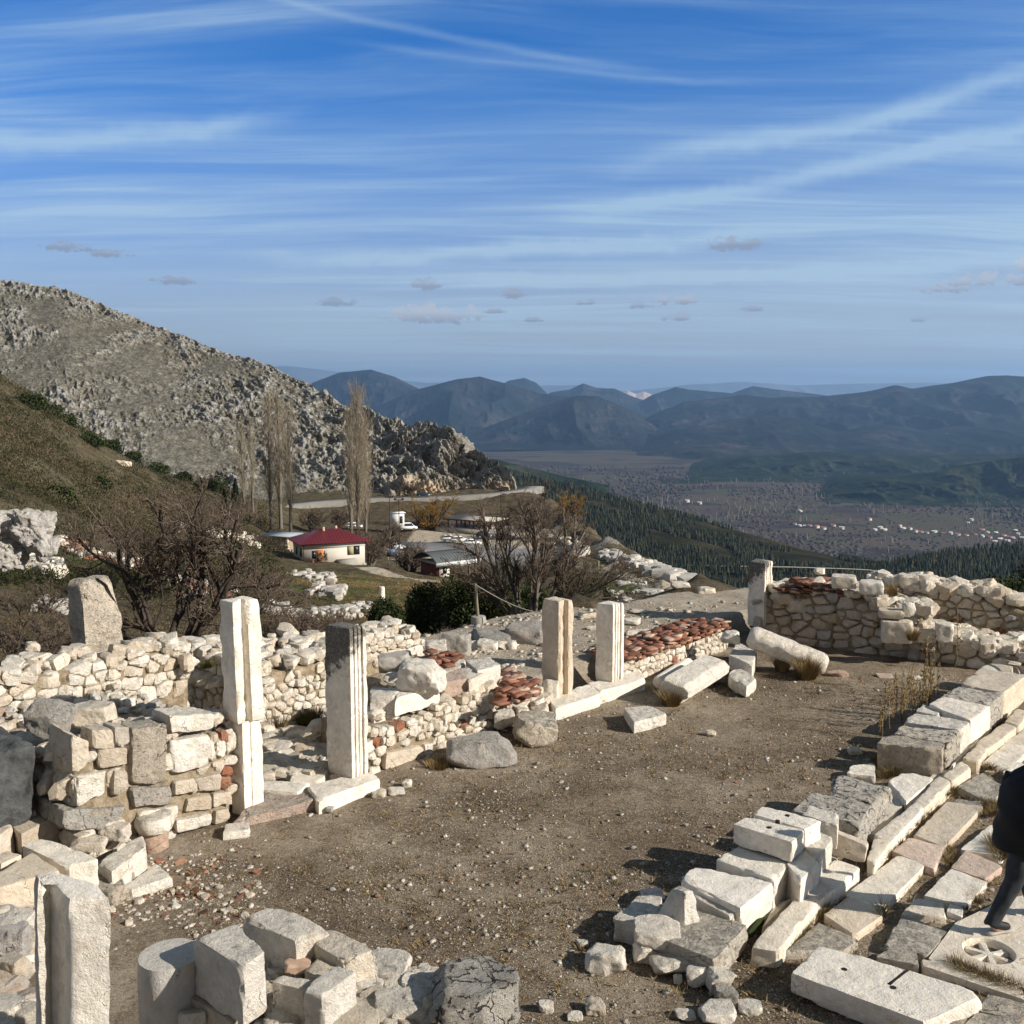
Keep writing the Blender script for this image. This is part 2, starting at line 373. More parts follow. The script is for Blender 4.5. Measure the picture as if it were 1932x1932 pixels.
def tubes(seg, sides=4):
    """seg: array rows (x0,y0,z0,x1,y1,z1,r0,r1) -> V, F of open tapered tubes"""
    S = np.asarray(seg, float); a = S[:, :3]; b = S[:, 3:6]; d = b-a; L = np.linalg.norm(d, axis=1); d = d/np.maximum(L, 1e-9)[:, None]
    up = np.where(np.abs(d[:, 2:3]) > .9, np.array([[1., 0, 0]]), np.array([[0, 0, 1.]])); u = np.cross(d, up); u /= np.linalg.norm(u, axis=1)[:, None]; v = np.cross(d, u)
    V = np.zeros((len(S), 2*sides, 3))
    for k in range(sides):
        an = 2*math.pi*k/sides; o = math.cos(an)*u+math.sin(an)*v
        V[:, k] = a+o*S[:, 6:7]; V[:, sides+k] = b+o*S[:, 7:8]
    base = (np.arange(len(S))*2*sides)[:, None]; F = []
    for k in range(sides):
        k2 = (k+1) % sides; F.append(base+np.array([[k, k2, sides+k2, sides+k]]))
    return V.reshape(-1, 3), [np.concatenate(F)[:, ::-1]]

# ---------------------------------------------------------------- materials
def mat(name):
    m = bpy.data.materials.new(name); m.use_nodes = True; t = NT(m.node_tree); return m, t
def finish(t, col, rough=.9, normal=None, spec=.25, **kw):
    ins = {'Base Color': col, 'Roughness': rough, 'Specular IOR Level': spec}
    if normal is not None: ins['Normal'] = normal
    ins.update(kw)
    b = t.n('ShaderNodeBsdfPrincipled', ins); t.n('ShaderNodeOutputMaterial', {0: b.outputs[0]}); return b
def pos(t): return t.n('ShaderNodeNewGeometry').outputs['Position']
def stone_mat(name, lich=.35, dark=.5, bump=1., sc=1., stain=None, fis=0.):
    m, t = mat(name); P = pos(t)
    at = t.n('ShaderNodeAttribute', attribute_name='tint'); sep = t.n('ShaderNodeSeparateColor', {0: at.outputs['Color']})
    base = t.ramp(sep.outputs[0], [(0, (.84, .79, .70)), (.14, (.82, .755, .645)), (.3, (.75, .66, .53)), (.44, (.60, .50, .38)), (.55, (.56, .52, .45)), (.66, (.46, .44, .41)), (.75, (.62, .48, .39)), (.86, (.40, .235, .15)), (.95, (.33, .125, .07)), (1., (.40, .17, .09))])
    n1 = t.noise(P, 2.3*sc, 5, .6); n2 = t.noise(P, 11*sc, 6, .65); n3 = t.noise(P, 48*sc, 6, .78)
    v = t.m('ADD', t.m('MULTIPLY', n1, .6), t.m('ADD', t.m('MULTIPLY', n2, .8), .32))
    col = t.mix(1., base, t.n('ShaderNodeCombineColor', {0: v, 1: v, 2: t.m('MULTIPLY', v, t.m('ADD', .9, t.m('MULTIPLY', n2, .2)))}).outputs[0], 'MULTIPLY')
    tan = t.m('MULTIPLY', t.ss(t.noise(P, 5.5*sc, 5, .6, .4), .52, .72), .5); col = t.mix(tan, col, (.50, .36, .22), 'MIX')
    # grey lichen crust, thickest on weathered upper surfaces of some stones
    nrm = t.n('ShaderNodeSeparateXYZ', {0: t.n('ShaderNodeNewGeometry').outputs['True Normal']}).outputs[2]
    lm = t.ss(t.noise(t.map(P, (1, 1, .8), (0, 0, 0), (7, 3, 1)), 7.5*sc, 7, .72, .3), .60-.16*lich, .80-.16*lich)
    lm = t.m('ADD', lm, t.m('MULTIPLY', t.ss(nrm, .55, .95), t.m('ADD', .12, t.m('MULTIPLY', t.ss(n2, .35, .65), .55)))); lm = t.m('MULTIPLY', lm, t.m('ADD', .45, t.m('MULTIPLY', t.ss(nrm, .1, .8), .6))); lm = t.m('MULTIPLY', lm, t.m('ADD', .25+lich, sep.outputs[2]), clamp=True)
    col = t.mix(lm, col, t.mix(t.ss(n3, .4, .62), (.24, .225, .19), (.47, .43, .36)))
    dk = t.ss(t.noise(P, 26*sc, 6, .75), .66-.09*dark, .80-.06*dark); col = t.mix(t.m('MULTIPLY', dk, .75*dark+.1), col, (.085, .08, .07))
    if stain:                                  # blackened crust on the weathered head of a shaft
        sz = t.n('ShaderNodeSeparateXYZ', {0: P}).outputs; hh = t.m('ADD', sz[2], t.m('MULTIPLY', t.m('SUBTRACT', n2, .5), .9)); hh = t.m('SUBTRACT', hh, t.m('MULTIPLY', t.m('SUBTRACT', sz[0], stain[1]), 1.1))
        col = t.mix(t.m('MULTIPLY', t.m('MULTIPLY', t.ss(hh, stain[0], stain[0]+.2), .95), t.ss(n3, .30, .44)), col, t.mix(t.ss(n3, .48, .62), (.045, .042, .038), (.30, .28, .24)))
    # hairline cracks
    vo = t.n('ShaderNodeTexVoronoi', {'Vector': t.n('ShaderNodeVectorMath', {0: P, 1: t.n('ShaderNodeVectorMath', {0: t.noise(P, 4*sc, 4, .6, out=1), 1: (.35, .35, .35)}, operation='MULTIPLY').outputs[0]}, operation='ADD').outputs[0], 'Scale': 2.2*sc}, feature='DISTANCE_TO_EDGE').outputs[0]
    ck = t.m('MULTIPLY', t.m('SUBTRACT', 1., t.ss(vo, .0, .010)), t.ss(n1, .5, .62)); col = t.mix(t.m('MULTIPLY', ck, .6), col, (.10, .08, .06))
    if fis:                                    # open weathering fissures
        vf = t.n('ShaderNodeTexVoronoi', {'Vector': t.n('ShaderNodeVectorMath', {0: P, 1: t.n('ShaderNodeVectorMath', {0: t.noise(P, 7, 5, .65, out=1), 1: (.16, .16, .16)}, operation='MULTIPLY').outputs[0]}, operation='ADD').outputs[0], 'Scale': 7.5}, feature='DISTANCE_TO_EDGE').outputs[0]
        fk = t.m('MULTIPLY', t.m('SUBTRACT', 1., t.ss(vf, .0, .05)), t.ss(n2, .44, .60)); ck = t.m('MAXIMUM', ck, fk); col = t.mix(t.m('MULTIPLY', fk, .6*fis), col, (.035, .030, .024))
    h = t.m('ADD', t.m('MULTIPLY', n2, .7), t.m('ADD', t.m('MULTIPLY', n3, .42), t.m('MULTIPLY', lm, .10)))
    h = t.m('SUBTRACT', h, t.m('MULTIPLY', ck, .5)); h = t.m('SUBTRACT', h, t.m('MULTIPLY', dk, .25))
    bp = t.n('ShaderNodeBump', {'Strength': 1.0*bump, 'Distance': .075, 'Height': h})
    finish(t, col, .88, bp.outputs[0], .25); return m
M_ST = stone_mat('limestone'); M_WE = stone_mat('weathered_limestone', .8, 1.0, 1.3); M_MA = stone_mat('cut_marble', .2, .3, .6); M_GR = stone_mat('grey_boulder_stone', .7, .8, 1.2); M_FI = stone_mat('fissured_marble', .3, .5, 1.6, 1., None, 1.)
def mortar_mat():
    m, t = mat('mortar_rubble'); P = pos(t); n = t.noise(P, 9, 6, .65); n3 = t.noise(P, 70, 4, .7)
    col = t.ramp(n, [(.25, (.16, .12, .08)), (.5, (.34, .27, .18)), (.75, (.52, .44, .32))]); bp = t.n('ShaderNodeBump', {'Strength': 1., 'Distance': .05, 'Height': t.m('ADD', n, t.m('MULTIPLY', n3, .5))})
    finish(t, col, .95, bp.outputs[0], .1); return m
M_MO = mortar_mat()
def dirt_mat():
    m, t = mat('dry_court_dirt'); P = pos(t)
    n0 = t.noise(P, .35, 4, .55); n1 = t.noise(P, 1.6, 6, .6); n2 = t.noise(P, 14, 6, .7); n3 = t.noise(P, 60, 6, .8, 1.2); n4 = t.noise(t.map(P, (1, 1, 1), (0, 0, 0), (9, 9, 9)), 34, 4, .6)
    a = t.m('ADD', t.m('SUBTRACT', t.m('MULTIPLY', n0, .85), .175), t.m('ADD', t.m('MULTIPLY', n1, .5), t.m('MULTIPLY', t.m('SUBTRACT', n2, .5), .5)))
    col = t.ramp(a, [(.34, (.060, .040, .025)), (.45, (.125, .092, .062)), (.55, (.215, .170, .122)), (.70, (.37, .315, .24))])
    col = t.mix(t.m('MULTIPLY', t.ss(n3, .50, .63), .85), col, (.52, .43, .31)); col = t.mix(t.m('MULTIPLY', t.ss(n3, .50, .38), .75), col, (.045, .030, .018)); col = t.mix(t.m('MULTIPLY', t.ss(n4, .60, .66), .75), col, (.035, .026, .018))
    col = t.mix(t.m('MULTIPLY', t.ss(n1, .60, .72), .25), col, (.085, .095, .035))
    at = t.n('ShaderNodeAttribute', attribute_name='tint'); sep = t.n('ShaderNodeSeparateColor', {0: at.outputs['Color']})
    pale = t.ramp(t.m('ADD', t.m('MULTIPLY', n2, .6), t.m('MULTIPLY', n1, .4)), [(.35, (.22, .18, .13)), (.5, (.37, .32, .25)), (.65, (.48, .43, .35))])
    col = t.mix(sep.outputs[0], col, pale)
    bp = t.n('ShaderNodeBump', {'Strength': 1., 'Distance': .045, 'Height': t.m('ADD', t.m('MULTIPLY', n2, .6), t.m('MULTIPLY', n3, .5))})
    finish(t, col, .97, bp.outputs[0], .1); return m
M_DI = dirt_mat()
def hill_mat():
    """hillside: r of tint = bare rock, g = green grass, b = pale track or gravel"""
    m, t = mat('dry_hillside'); P = pos(t)
    n0 = t.noise(P, .06, 5, .6); n1 = t.noise(P, .45, 6, .65); n2 = t.noise(P, 2.6, 6, .72); n3 = t.noise(P, 9, 4, .7)
    a = t.m('ADD', t.m('MULTIPLY', n1, .5), t.m('MULTIPLY', n2, .5))
    col = t.ramp(a, [(.34, (.032, .025, .014)), (.46, (.070, .055, .032)), (.56, (.120, .094, .060)), (.68, (.20, .165, .115))])
    at = t.n('ShaderNodeAttribute', attribute_name='tint'); r, g, b = t.n('ShaderNodeSeparateColor', {0: at.outputs['Color']}).outputs[:3]
    gr = t.ramp(a, [(.35, (.024, .036, .008)), (.5, (.055, .078, .016)), (.66, (.11, .125, .035))])
    col = t.mix(t.m('MULTIPLY', g, t.ss(n1, .38, .60)), col, gr)
    rk = t.ramp(t.m('ADD', t.m('MULTIPLY', n2, .6), t.m('MULTIPLY', n3, .4)), [(.3, (.09, .085, .07)), (.46, (.22, .205, .18)), (.6, (.36, .34, .30)), (.72, (.48, .45, .40))])
    rm = t.ss(t.m('ADD', r, t.m('MULTIPLY', t.m('SUBTRACT', n2, .5), .9)), .35, .65); col = t.mix(rm, col, rk)
    tr = t.ramp(n2, [(.3, (.26, .21, .15)), (.6, (.44, .38, .29))]); col = t.mix(t.ss(t.m('ADD', b, t.m('MULTIPLY', t.m('SUBTRACT', n2, .5), .35)), .35, .6), col, tr)
    bp = t.n('ShaderNodeBump', {'Strength': 1., 'Distance': .30, 'Height': t.m('ADD', t.m('MULTIPLY', n2, .6), t.m('MULTIPLY', n3, .3))})
    finish(t, col, .97, bp.outputs[0], .08); return m
M_HI = hill_mat()
def mountain_mat():
    m, t = mat('rocky_mountainside'); P = pos(t)
    at = t.n('ShaderNodeAttribute', attribute_name='tint'); r, g, b = t.n('ShaderNodeSeparateColor', {0: at.outputs['Color']}).outputs[:3]
    st = t.map(t.map(P, (1, 1, 1), (0, R(-33), 0)), (.5, .8, 2.2)); n1 = t.noise(st, .05, 5, .6); n2 = t.noise(st, .30, 7, .76); n3 = t.noise(P, 1.3, 5, .75)
    soil = t.ramp(t.m('ADD', t.m('MULTIPLY', n2, .5), t.m('MULTIPLY', n3, .5)), [(.36, (.040, .036, .026)), (.46, (.105, .096, .074)), (.54, (.185, .172, .14)), (.64, (.36, .34, .295))])
    rk = t.ramp(t.m('ADD', t.m('MULTIPLY', n2, .5), t.m('MULTIPLY', n3, .5)), [(.34, (.055, .055, .050)), (.44, (.165, .160, .145)), (.54, (.29, .28, .255)), (.66, (.44, .425, .385))])
    mk = t.ss(t.m('ADD', r, t.m('ADD', t.m('MULTIPLY', t.m('SUBTRACT', n3, .5), 1.3), t.m('MULTIPLY', t.m('SUBTRACT', n2, .5), 1.6))), .26, .56)
    col = t.mix(mk, soil, rk); col = t.mix(t.m('MULTIPLY', b, .85), col, t.ramp(n3, [(.3, (.36, .25, .15)), (.6, (.62, .50, .36))]))
    col = t.mix(t.m('MULTIPLY', g, .85), col, t.ramp(n3, [(.3, (.045, .038, .022)), (.65, (.16, .125, .08))]))
    bp = t.n('ShaderNodeBump', {'Strength': .8, 'Distance': .7, 'Height': t.m('ADD', t.m('MULTIPLY', n2, .6), t.m('MULTIPLY', n3, .4))})
    finish(t, col, .97, bp.outputs[0], .08); return m
M_MT = mountain_mat()
def far_mat(name, a, b, c, sc=.004):
    m, t = mat(name); P = pos(t); n1 = t.noise(P, sc, 6, .62); n2 = t.noise(P, sc*9, 5, .7)
    col = t.ramp(t.m('ADD', t.m('MULTIPLY', n1, .6), t.m('MULTIPLY', n2, .4)), [(.38, a), (.52, b), (.66, c)])
    sc2 = t.ss(t.noise(P, sc*2.4, 6, .7, .5), .68, .72); col = t.mix(t.m('MULTIPLY', sc2, .6), col, (.28, .24, .2))
    finish(t, col, 1., None, 0.); return m
M_F1 = far_mat('far_wooded_mountain', (.008, .014, .014), (.020, .026, .025), (.075, .058, .055), .0022)
M_F2 = far_mat('pine_covered_low_hill', (.008, .015, .010), (.020, .030, .018), (.075, .068, .045), .010)
def valley_mat():
    m, t = mat('valley_orchards_and_fields'); P = pos(t)
    vo = t.n('ShaderNodeTexVoronoi', {'Vector': t.map(P, (1, 1.9, 1), (0, 0, R(22))), 'Scale': .0042}); n1 = t.noise(P, .008, 6, .65); n2 = t.noise(P, .06, 5, .7)
    cell = t.n('ShaderNodeSeparateColor', {0: vo.outputs['Color']}).outputs[0]
    a = t.m('ADD', t.m('MULTIPLY', cell, .45), t.m('ADD', t.m('MULTIPLY', n1, .3), t.m('MULTIPLY', n2, .35)))
    col = t.ramp(a, [(.25, (.028, .026, .024)), (.42, (.060, .050, .045)), (.6, (.098, .078, .062)), (.78, (.070, .072, .042)), (.95, (.16, .13, .09))])
    finish(t, col, 1., None, 0.); return m
M_VA = valley_mat()
def simple(name, col, rough=.8, var=.25, sc=8., spec=.3, metal=0., bump=.0, bd=.01):
    m, t = mat(name); P = pos(t); n = t.noise(P, sc, 5, .6); v = t.m('ADD', 1-var*.5, t.m('MULTIPLY', t.m('SUBTRACT', n, .5), var*2))
    c = t.mix(1., col, t.n('ShaderNodeCombineColor', {0: v, 1: v, 2: v}).outputs[0], 'MULTIPLY')
    kw = {'Metallic': metal}; nr = t.n('ShaderNodeBump', {'Strength': bump, 'Distance': bd, 'Height': n}).outputs[0] if bump else None
    finish(t, c, rough, nr, spec, **kw); return m
def tintmat(name, stops, rough=.9, trans=0., var=.3, sc=20.):
    m, t = mat(name); P = pos(t); at = t.n('ShaderNodeAttribute', attribute_name='tint'); r = t.n('ShaderNodeSeparateColor', {0: at.outputs['Color']}).outputs[0]
    c = t.ramp(r, stops); n = t.noise(P, sc, 3, .6); v = t.m('ADD', 1-var*.5, t.m('MULTIPLY', n, var)); c = t.mix(1., c, t.n('ShaderNodeCombineColor', {0: v, 1: v, 2: v}).outputs[0], 'MULTIPLY')
    finish(t, c, rough, None, .15); return m
M_BARK = tintmat('grey_brown_bark', [(0, (.055, .042, .034)), (.5, (.10, .08, .065)), (1, (.20, .175, .145))])
M_TWIG = tintmat('bare_twigs', [(0, (.085, .062, .045)), (.5, (.14, .105, .078)), (1, (.20, .16, .12))])
M_POP = tintmat('pale_poplar_twigs', [(0, (.20, .165, .12)), (.5, (.29, .24, .175)), (1, (.40, .35, .26))])
M_WIL = tintmat('orange_willow_twigs', [(0, (.15, .075, .025)), (.5, (.24, .135, .03)), (1, (.30, .20, .05))])
M_LEAF = tintmat('dark_evergreen_leaves', [(0, (.010, .016, .006)), (.5, (.028, .042, .012)), (1, (.075, .085, .028))], .75)
M_PINE = tintmat('pine_needles', [(0, (.006, .011, .007)), (.5, (.018, .026, .016)), (1, (.062, .062, .034))], .85)
M_SCRUB = tintmat('brown_scrub', [(0, (.012, .018, .006)), (.45, (.034, .038, .014)), (.75, (.070, .058, .030)), (1, (.14, .108, .065))])
M_GRASS = tintmat('dry_grass', [(0, (.055, .07, .018)), (.35, (.13, .10, .045)), (.7, (.24, .165, .075)), (1, (.36, .25, .12))])
M_TILE = tintmat('broken_roof_tile', [(0, (.085, .045, .032)), (.5, (.20, .085, .052)), (.8, (.29, .135, .085)), (1, (.46, .36, .27))], .9, 0, .6, 12.)
# ================================================================ terrain
CTL = []   # control points: world (x, y, z)
def cpt(x, y, Y, k=0): CTL.append(PY(k, x, y, Y))
for a in np.linspace(-1.0, 1.0, 7):
    for Y, z in ((6, -.06), (12, -.06), (18, -.06)): CTL.append(np.array((a*Y*.7, Y, z)))
for x, Y, z in ((-1, 21, .25), (3, 22, .3), (6, 24, .3), (1.5, 24, .3), (5, 27, .2), (-3, 19, .1), (-3, 20.6, -1.1), (-10, 13, -.5), (-5.8, 17., -.7), (-8, 14.5, -.5), (-13, 11, -.4), (10, 24, .1), (14, 22, .1), (-6, 21, -1.2), (-2, 23.5, -.9), (-11, 20, -1.), (0, 29, -3), (5, 32, -3), (10, 33, -3.5)): CTL.append(np.array((x, Y, z), float))
for p in [(100, 1160, 40), (0, 1140, 40), (0, 1060, 72), (-150, 1050, 72), (250, 1150, 46), (420, 1180, 38), (560, 1172, 46), (640, 1160, 50), (700, 1150, 56), (520, 1120, 75), (620, 1100, 100), (700, 1115, 80), (560, 1075, 160), (680, 1068, 180), (640, 1082, 145), (760, 1085, 160), (850, 1095, 160), (480, 1060, 165), (420, 1040, 175), (300, 1020, 160), (200, 990, 135), (0, 950, 112), (-200, 930, 112),
          (0, 840, 150), (-250, 800, 150), (0, 706, 232), (-300, 640, 240), (120, 792, 236), (250, 862, 240), (400, 914, 250), (480, 938, 262), (100, 860, 175), (200, 910, 190), (330, 960, 200), (450, 975, 225), (520, 1000, 240),
          (900, 1110, 110), (950, 1150, 60), (1000, 1172, 42), (1080, 1120, 85), (1110, 1070, 150), (1200, 1092, 125), (1290, 1117, 92), (1240, 1125, 80), (1340, 1125, 80), (1180, 1160, 46), (1300, 1150, 52), (1400, 1140, 62), (1550, 1150, 62),
          (850, 1065, 205), (980, 1065, 205), (850, 1030, 230), (980, 1030, 230), (1060, 1030, 230), (760, 1030, 230), (1060, 1065, 205), (760, 1006, 252), (860, 1000, 257), (960, 1000, 257), (1040, 1000, 257),
          (560, 952, 295), (640, 947, 298), (750, 944, 299), (850, 941, 300), (950, 934, 303), (1000, 926, 318), (850, 972, 284), (960, 968, 284), (700, 985, 268), (600, 1000, 252), (600, 925, 330), (850, 915, 340), (960, 918, 325), (700, 915, 340),
          (1040, 940, 290), (1070, 960, 262), (1110, 990, 232), (1150, 1018, 202), (1200, 1050, 160), (1250, 1080, 124), (1310, 1108, 96), (1060, 1000, 240), (1100, 1035, 200), (1150, 1060, 160)]: cpt(*p)
# fall away to the right of the spur and behind the left hill
for x, y, Y in [(1150, 1060, 262), (1250, 1080, 262), (1350, 1110, 232), (1400, 1130, 202), (1500, 1150, 160), (1600, 1165, 124), (1800, 1180, 96), (1300, 1090, 330), (1600, 1170, 300), (1900, 1200, 200), (2200, 1200, 150), (1100, 1000, 400), (1100, 960, 350)]: cpt(x, y+45, Y)
for x, y, Y in [(0, 800, 275), (200, 900, 285), (400, 960, 290), (-300, 760, 275), (200, 960, 330), (0, 930, 330)]: cpt(x, y, Y)
CTL = np.array(CTL)
def qm(x, y): y = np.maximum(y, 3.); return np.stack((x/y*2.6, np.log(y)*1.0), -1)
CQ = qm(CTL[:, 0], CTL[:, 1])
def _k(A, B): return np.linalg.norm(A[:, None]-B[None], axis=2)
_A = _k(CQ, CQ)+np.eye(len(CQ))*.004*-1
_W = np.linalg.solve(np.block([[_A, np.ones((len(CQ), 1))], [np.ones((1, len(CQ))), np.zeros((1, 1))]]), np.append(CTL[:, 2], 0))
def zter(x, y):
    x = np.atleast_1d(np.asarray(x, float)); y = np.atleast_1d(np.asarray(y, float)); q = qm(x, y); out = np.empty(len(x))
    for i in range(0, len(x), 20000): out[i:i+20000] = _k(q[i:i+20000], CQ)@_W[:-1]+_W[-1]
    return out
def zt1(x, y): return float(zter([x], [y])[0])
def gridF(nu, nv):
    i = np.arange(nu-1)[:, None]*nv+np.arange(nv-1)[None]; i = i.ravel(); return np.stack((i, i+nv, i+nv+1, i+1), 1)
def onray(k, x, y, Y0=20., Y1=500.):
    """first hit of a picture ray with the mid terrain"""
    d = ray(k, x, y); Ys = np.geomspace(Y0, Y1, 500); X = d[0]/d[1]*Ys; Z = CAMZ+d[2]/d[1]*Ys; g = zter(X, Ys); c_ = (Z[:-1] > g[:-1]) & (Z[1:] <= g[1:]); i = int(np.argmax(c_))+1 if c_.any() else int(np.argmin(np.abs(Z-g)))
    return np.array((X[i], Ys[i], g[i]))
# --- near ground: court, terrace behind the left shops, edge that drops away
WA = PZ(0, 145, 1650, 0.); NV = -VD
TP = np.array([(-13, 2), (-13, 6.5), (-10.6, 8.9), (-3.96, 16.4), (-2.66, 18.9), (-1.5, 19.8), (-.9, 20.5), (0, 21.5), (.9, 22), (1.9, 22.1), (2.6, 23.2), (4.2, 24), (5.6, 24.4), (9, 25), (18, 25), (18, 2)], float)
def tdist(x, y):
    """signed distance outside the level site (negative inside)"""
    x = np.asarray(x, float)+.18*np.sin(np.asarray(y, float)*2.1); y = np.asarray(y, float)+.15*np.sin(x*2.7+1); d = np.full(x.shape, 1e9); ins = np.zeros(x.shape, bool)
    for a, b in zip(TP, np.roll(TP, -1, 0)):
        ab = b-a; t = np.clip(((x-a[0])*ab[0]+(y-a[1])*ab[1])/(ab@ab), 0, 1); d = np.minimum(d, np.hypot(x-a[0]-t*ab[0], y-a[1]-t*ab[1]))
        ins ^= ((a[1] > y) != (b[1] > y)) & (x < (b[0]-a[0])*(y-a[1])/(b[1]-a[1]+1e-12)+a[0])
    return np.where(ins, -d, d)
def near_z(x, y):
    P = np.stack((x-WA[0], y-WA[1]), 1); a = P@NV[:2]; s = P@UD[:2]
    lft = np.clip((a-.25)/.35, 0, 1)
    z = .33*lft*(3*lft-2*lft*lft)*np.clip((s-5.2)/.6, 0, 1)
    z = z+.9*np.clip((a-.3)/.2, 0, 1)*np.clip((2.2-s)/.3, 0, 1)*0
    z = z+.06*np.clip((a-.3)/.2, 0, 1)*np.clip((s-1.6)/.3, 0, 1)*np.clip((5.-s)/.3, 0, 1)
    di = tdist(x, y); z = z-np.where(di > 0, di*1.0+.05, 0)
    return z
xs = np.arange(-13, 17, .06); ys = np.arange(3.2, 34, .06); XX, YY = np.meshgrid(xs, ys, indexing='ij'); x_, y_ = XX.ravel(), YY.ravel()
P3 = np.stack((x_, y_, 0*x_), 1); zz = near_z(x_, y_)+fbm(P3*.8, 3, 2)*.035+fbm(P3*5, 4, 5)*.018
a_ = (np.stack((x_-WA[0], y_-WA[1]), 1)@NV[:2]); s_ = (np.stack((x_-WA[0], y_-WA[1]), 1)@UD[:2])
pale = np.clip((a_-.2)/.3, 0, 1)*np.clip((s_-5)/.5, 0, 1)*(.85+.3*fbm(P3*1.3, 3, 8))
pale = np.maximum(pale, .55*np.clip(1-np.abs(a_+.3)/.8, 0, 1)*np.clip(.5+fbm(P3*1.1, 3, 4), 0, 1)); pale = np.maximum(pale, np.clip(.4-.15*(y_-7), 0, .5)*np.clip(-x_-.5, 0, 1))
mb = MB().add(np.stack((x_, y_, zz), 1), [gridF(len(xs), len(ys))], np.stack((np.clip(pale, 0, 1), 0*x_, 0*x_), 1))
mb.build('ground', M_DI, smooth=True, origin=(0, 0, 0))['kind'] = 'structure'
# --- mid terrain: polar sheet
# track polyline, green patches
def polyd(x, y, pts):
    d = np.full(len(x), 1e9)
    for a, b in zip(pts[:-1], pts[1:]):
        ab = b-a; t = np.clip(((x-a[0])*ab[0]+(y-a[1])*ab[1])/max(ab@ab, 1e-9), 0, 1); d = np.minimum(d, np.hypot(x-a[0]-t*ab[0], y-a[1]-t*ab[1]))
    return d
th = np.linspace(-.62, .62, 760); yy = np.geomspace(10.5, 352, 680); TH, Y2 = np.meshgrid(th, yy, indexing='ij'); x_, y_ = (np.tan(TH)*Y2).ravel(), Y2.ravel()
zz = zter(x_, y_); P3 = np.stack((x_, y_, zz*0), 1); flat = np.clip((np.abs(zz+29.2)-1.0)/1.5, .15, 1)
rocky = np.clip((x_/y_-.02)*6, 0, 1)*np.clip((y_-60)/60, 0, 1)*np.clip((310-y_)/40, .2, 1)
WL1 = worley(P3*np.array((.35, .5, 1)), 3); rockn = np.clip(fbm(P3*.06, 4, 11)*1.6+.15*rocky+rocky*.25, 0, 1)*np.clip((x_/y_+.12)*7, .12, 1)*.7
sc_ = np.clip(y_/60, .15, 1)
zz = zz+fbm(P3*.09, 4, 6)*1.0*flat*np.clip((y_-30)/50, 0, 1)+fbm(P3*.8, 4, 7)*.22*np.maximum(sc_, .5)+rockn*np.clip(.55-WL1[0], 0, 1)*2.2*flat*sc_
td = tdist(x_, y_); zz = np.where(y_ < 34, zz-.6*np.clip(.3-td, 0, .8)/.8-np.where(td < 0, .1, 0), zz)
g = np.zeros(len(x_))
for px, py, rr in ((560, 1095, 15), (600, 1110, 12), (520, 1085, 15), (640, 1125, 9), (700, 1130, 8), (480, 1075, 12), (1100, 1118, 8), (300, 1090, 12)):
    c = onray(0, px, py, 40); g = np.maximum(g, np.clip(1.25-np.hypot((x_-c[0])*.8, (y_-c[1])*.45)/rr, 0, 1))
g = np.maximum(g, .16*np.clip((-x_-y_*.12)/15, 0, 1)*np.clip((y_-50)/40, 0, 1)); trk = [onray(0, *p, 40) for p in ((690, 1078), (760, 1088), (830, 1100))]; trk = [t[:2] for t in trk]
d1 = polyd(x_, y_, trk); tb = np.clip(1.5-d1/2.6, 0, 1)*.7
trk2 = [onray(0, *p, 40)[:2] for p in ((1075, 1060), (1110, 1068), (1180, 1088), (1240, 1105), (1290, 1122), (1330, 1140))]
d2 = polyd(x_, y_, trk2); tb = np.maximum(tb, np.clip(1.6-np.abs(d2-.9)/.7, 0, 1))
park = np.clip((x_-PZ(0, 740, 1030, -29)[0])/4, 0, 1)*np.clip((PZ(0, 1085, 1030, -29)[0]-x_)/4, 0, 1)*np.clip((y_-200)/4, 0, 1)*np.clip((258-y_)/3, 0, 1); tb = np.maximum(tb, park*.75)
bare = np.clip((x_/y_-.03)*9, 0, 1)*np.clip((y_-150)/30, 0, 1)*.15
mb = MB().add(np.stack((x_, y_, zz), 1), [gridF(len(th), len(yy))], np.stack((np.clip(rockn*np.clip((y_-28)/30, 0, 1)*.75*(1-park), 0, 1), np.clip(g, 0, 1), np.clip(tb+bare, 0, 1)), 1))
mb.build('hillside', M_HI, smooth=True, origin=(0, 0, 0))['kind'] = 'structure'
# --- paved road along the mountain foot
def ribbon(name, pts, wd, m, th_=.3, zoff=.35, kind='structure'):
    pts = np.array(pts); n = 80; t = np.linspace(0, len(pts)-1, n); P = np.stack([np.interp(t, np.arange(len(pts)), pts[:, i]) for i in range(3)], 1)
    for _ in range(6): P[1:-1] = (P[:-2]+2*P[1:-1]+P[2:])/4
    d = np.gradient(P, axis=0); nn = np.stack((-d[:, 1], d[:, 0], 0*d[:, 0]), 1); nn /= np.linalg.norm(nn, axis=1)[:, None]
    L = P+nn*wd/2; Rr = P-nn*wd/2; Z = np.array((0, 0, zoff)); Zb = np.array((0, 0, zoff-3.*th_))
    V = np.concatenate((L+Zb, L+Z, Rr+Z, Rr+Zb)); i = np.arange(n-1); F = [np.stack((i+k*n, i+1+k*n, i+1+(k+1)*n, i+(k+1)*n), 1)[:, ::-1] for k in range(3)]
    o = MB().add(V, F, (.5, .5, .5)).build(name, m); tag(o, kind=kind); return o
M_ROAD = simple('pale_worn_asphalt', (.25, .235, .21), .9, .3, .6)
M_PARK = simple('parking_gravel', (.26, .25, .23), .95, .35, .5)
rd = [PY(0, x, y, Y) for x, y, Y in ((520, 960, 285), (600, 951, 293), (700, 945, 299), (800, 943, 301), (870, 940, 303), (930, 936, 306), (975, 930, 312), (1003, 925, 325), (1004, 921, 345), (960, 925, 380))]
ribbon('road', rd, 8, M_ROAD, .5, .75)
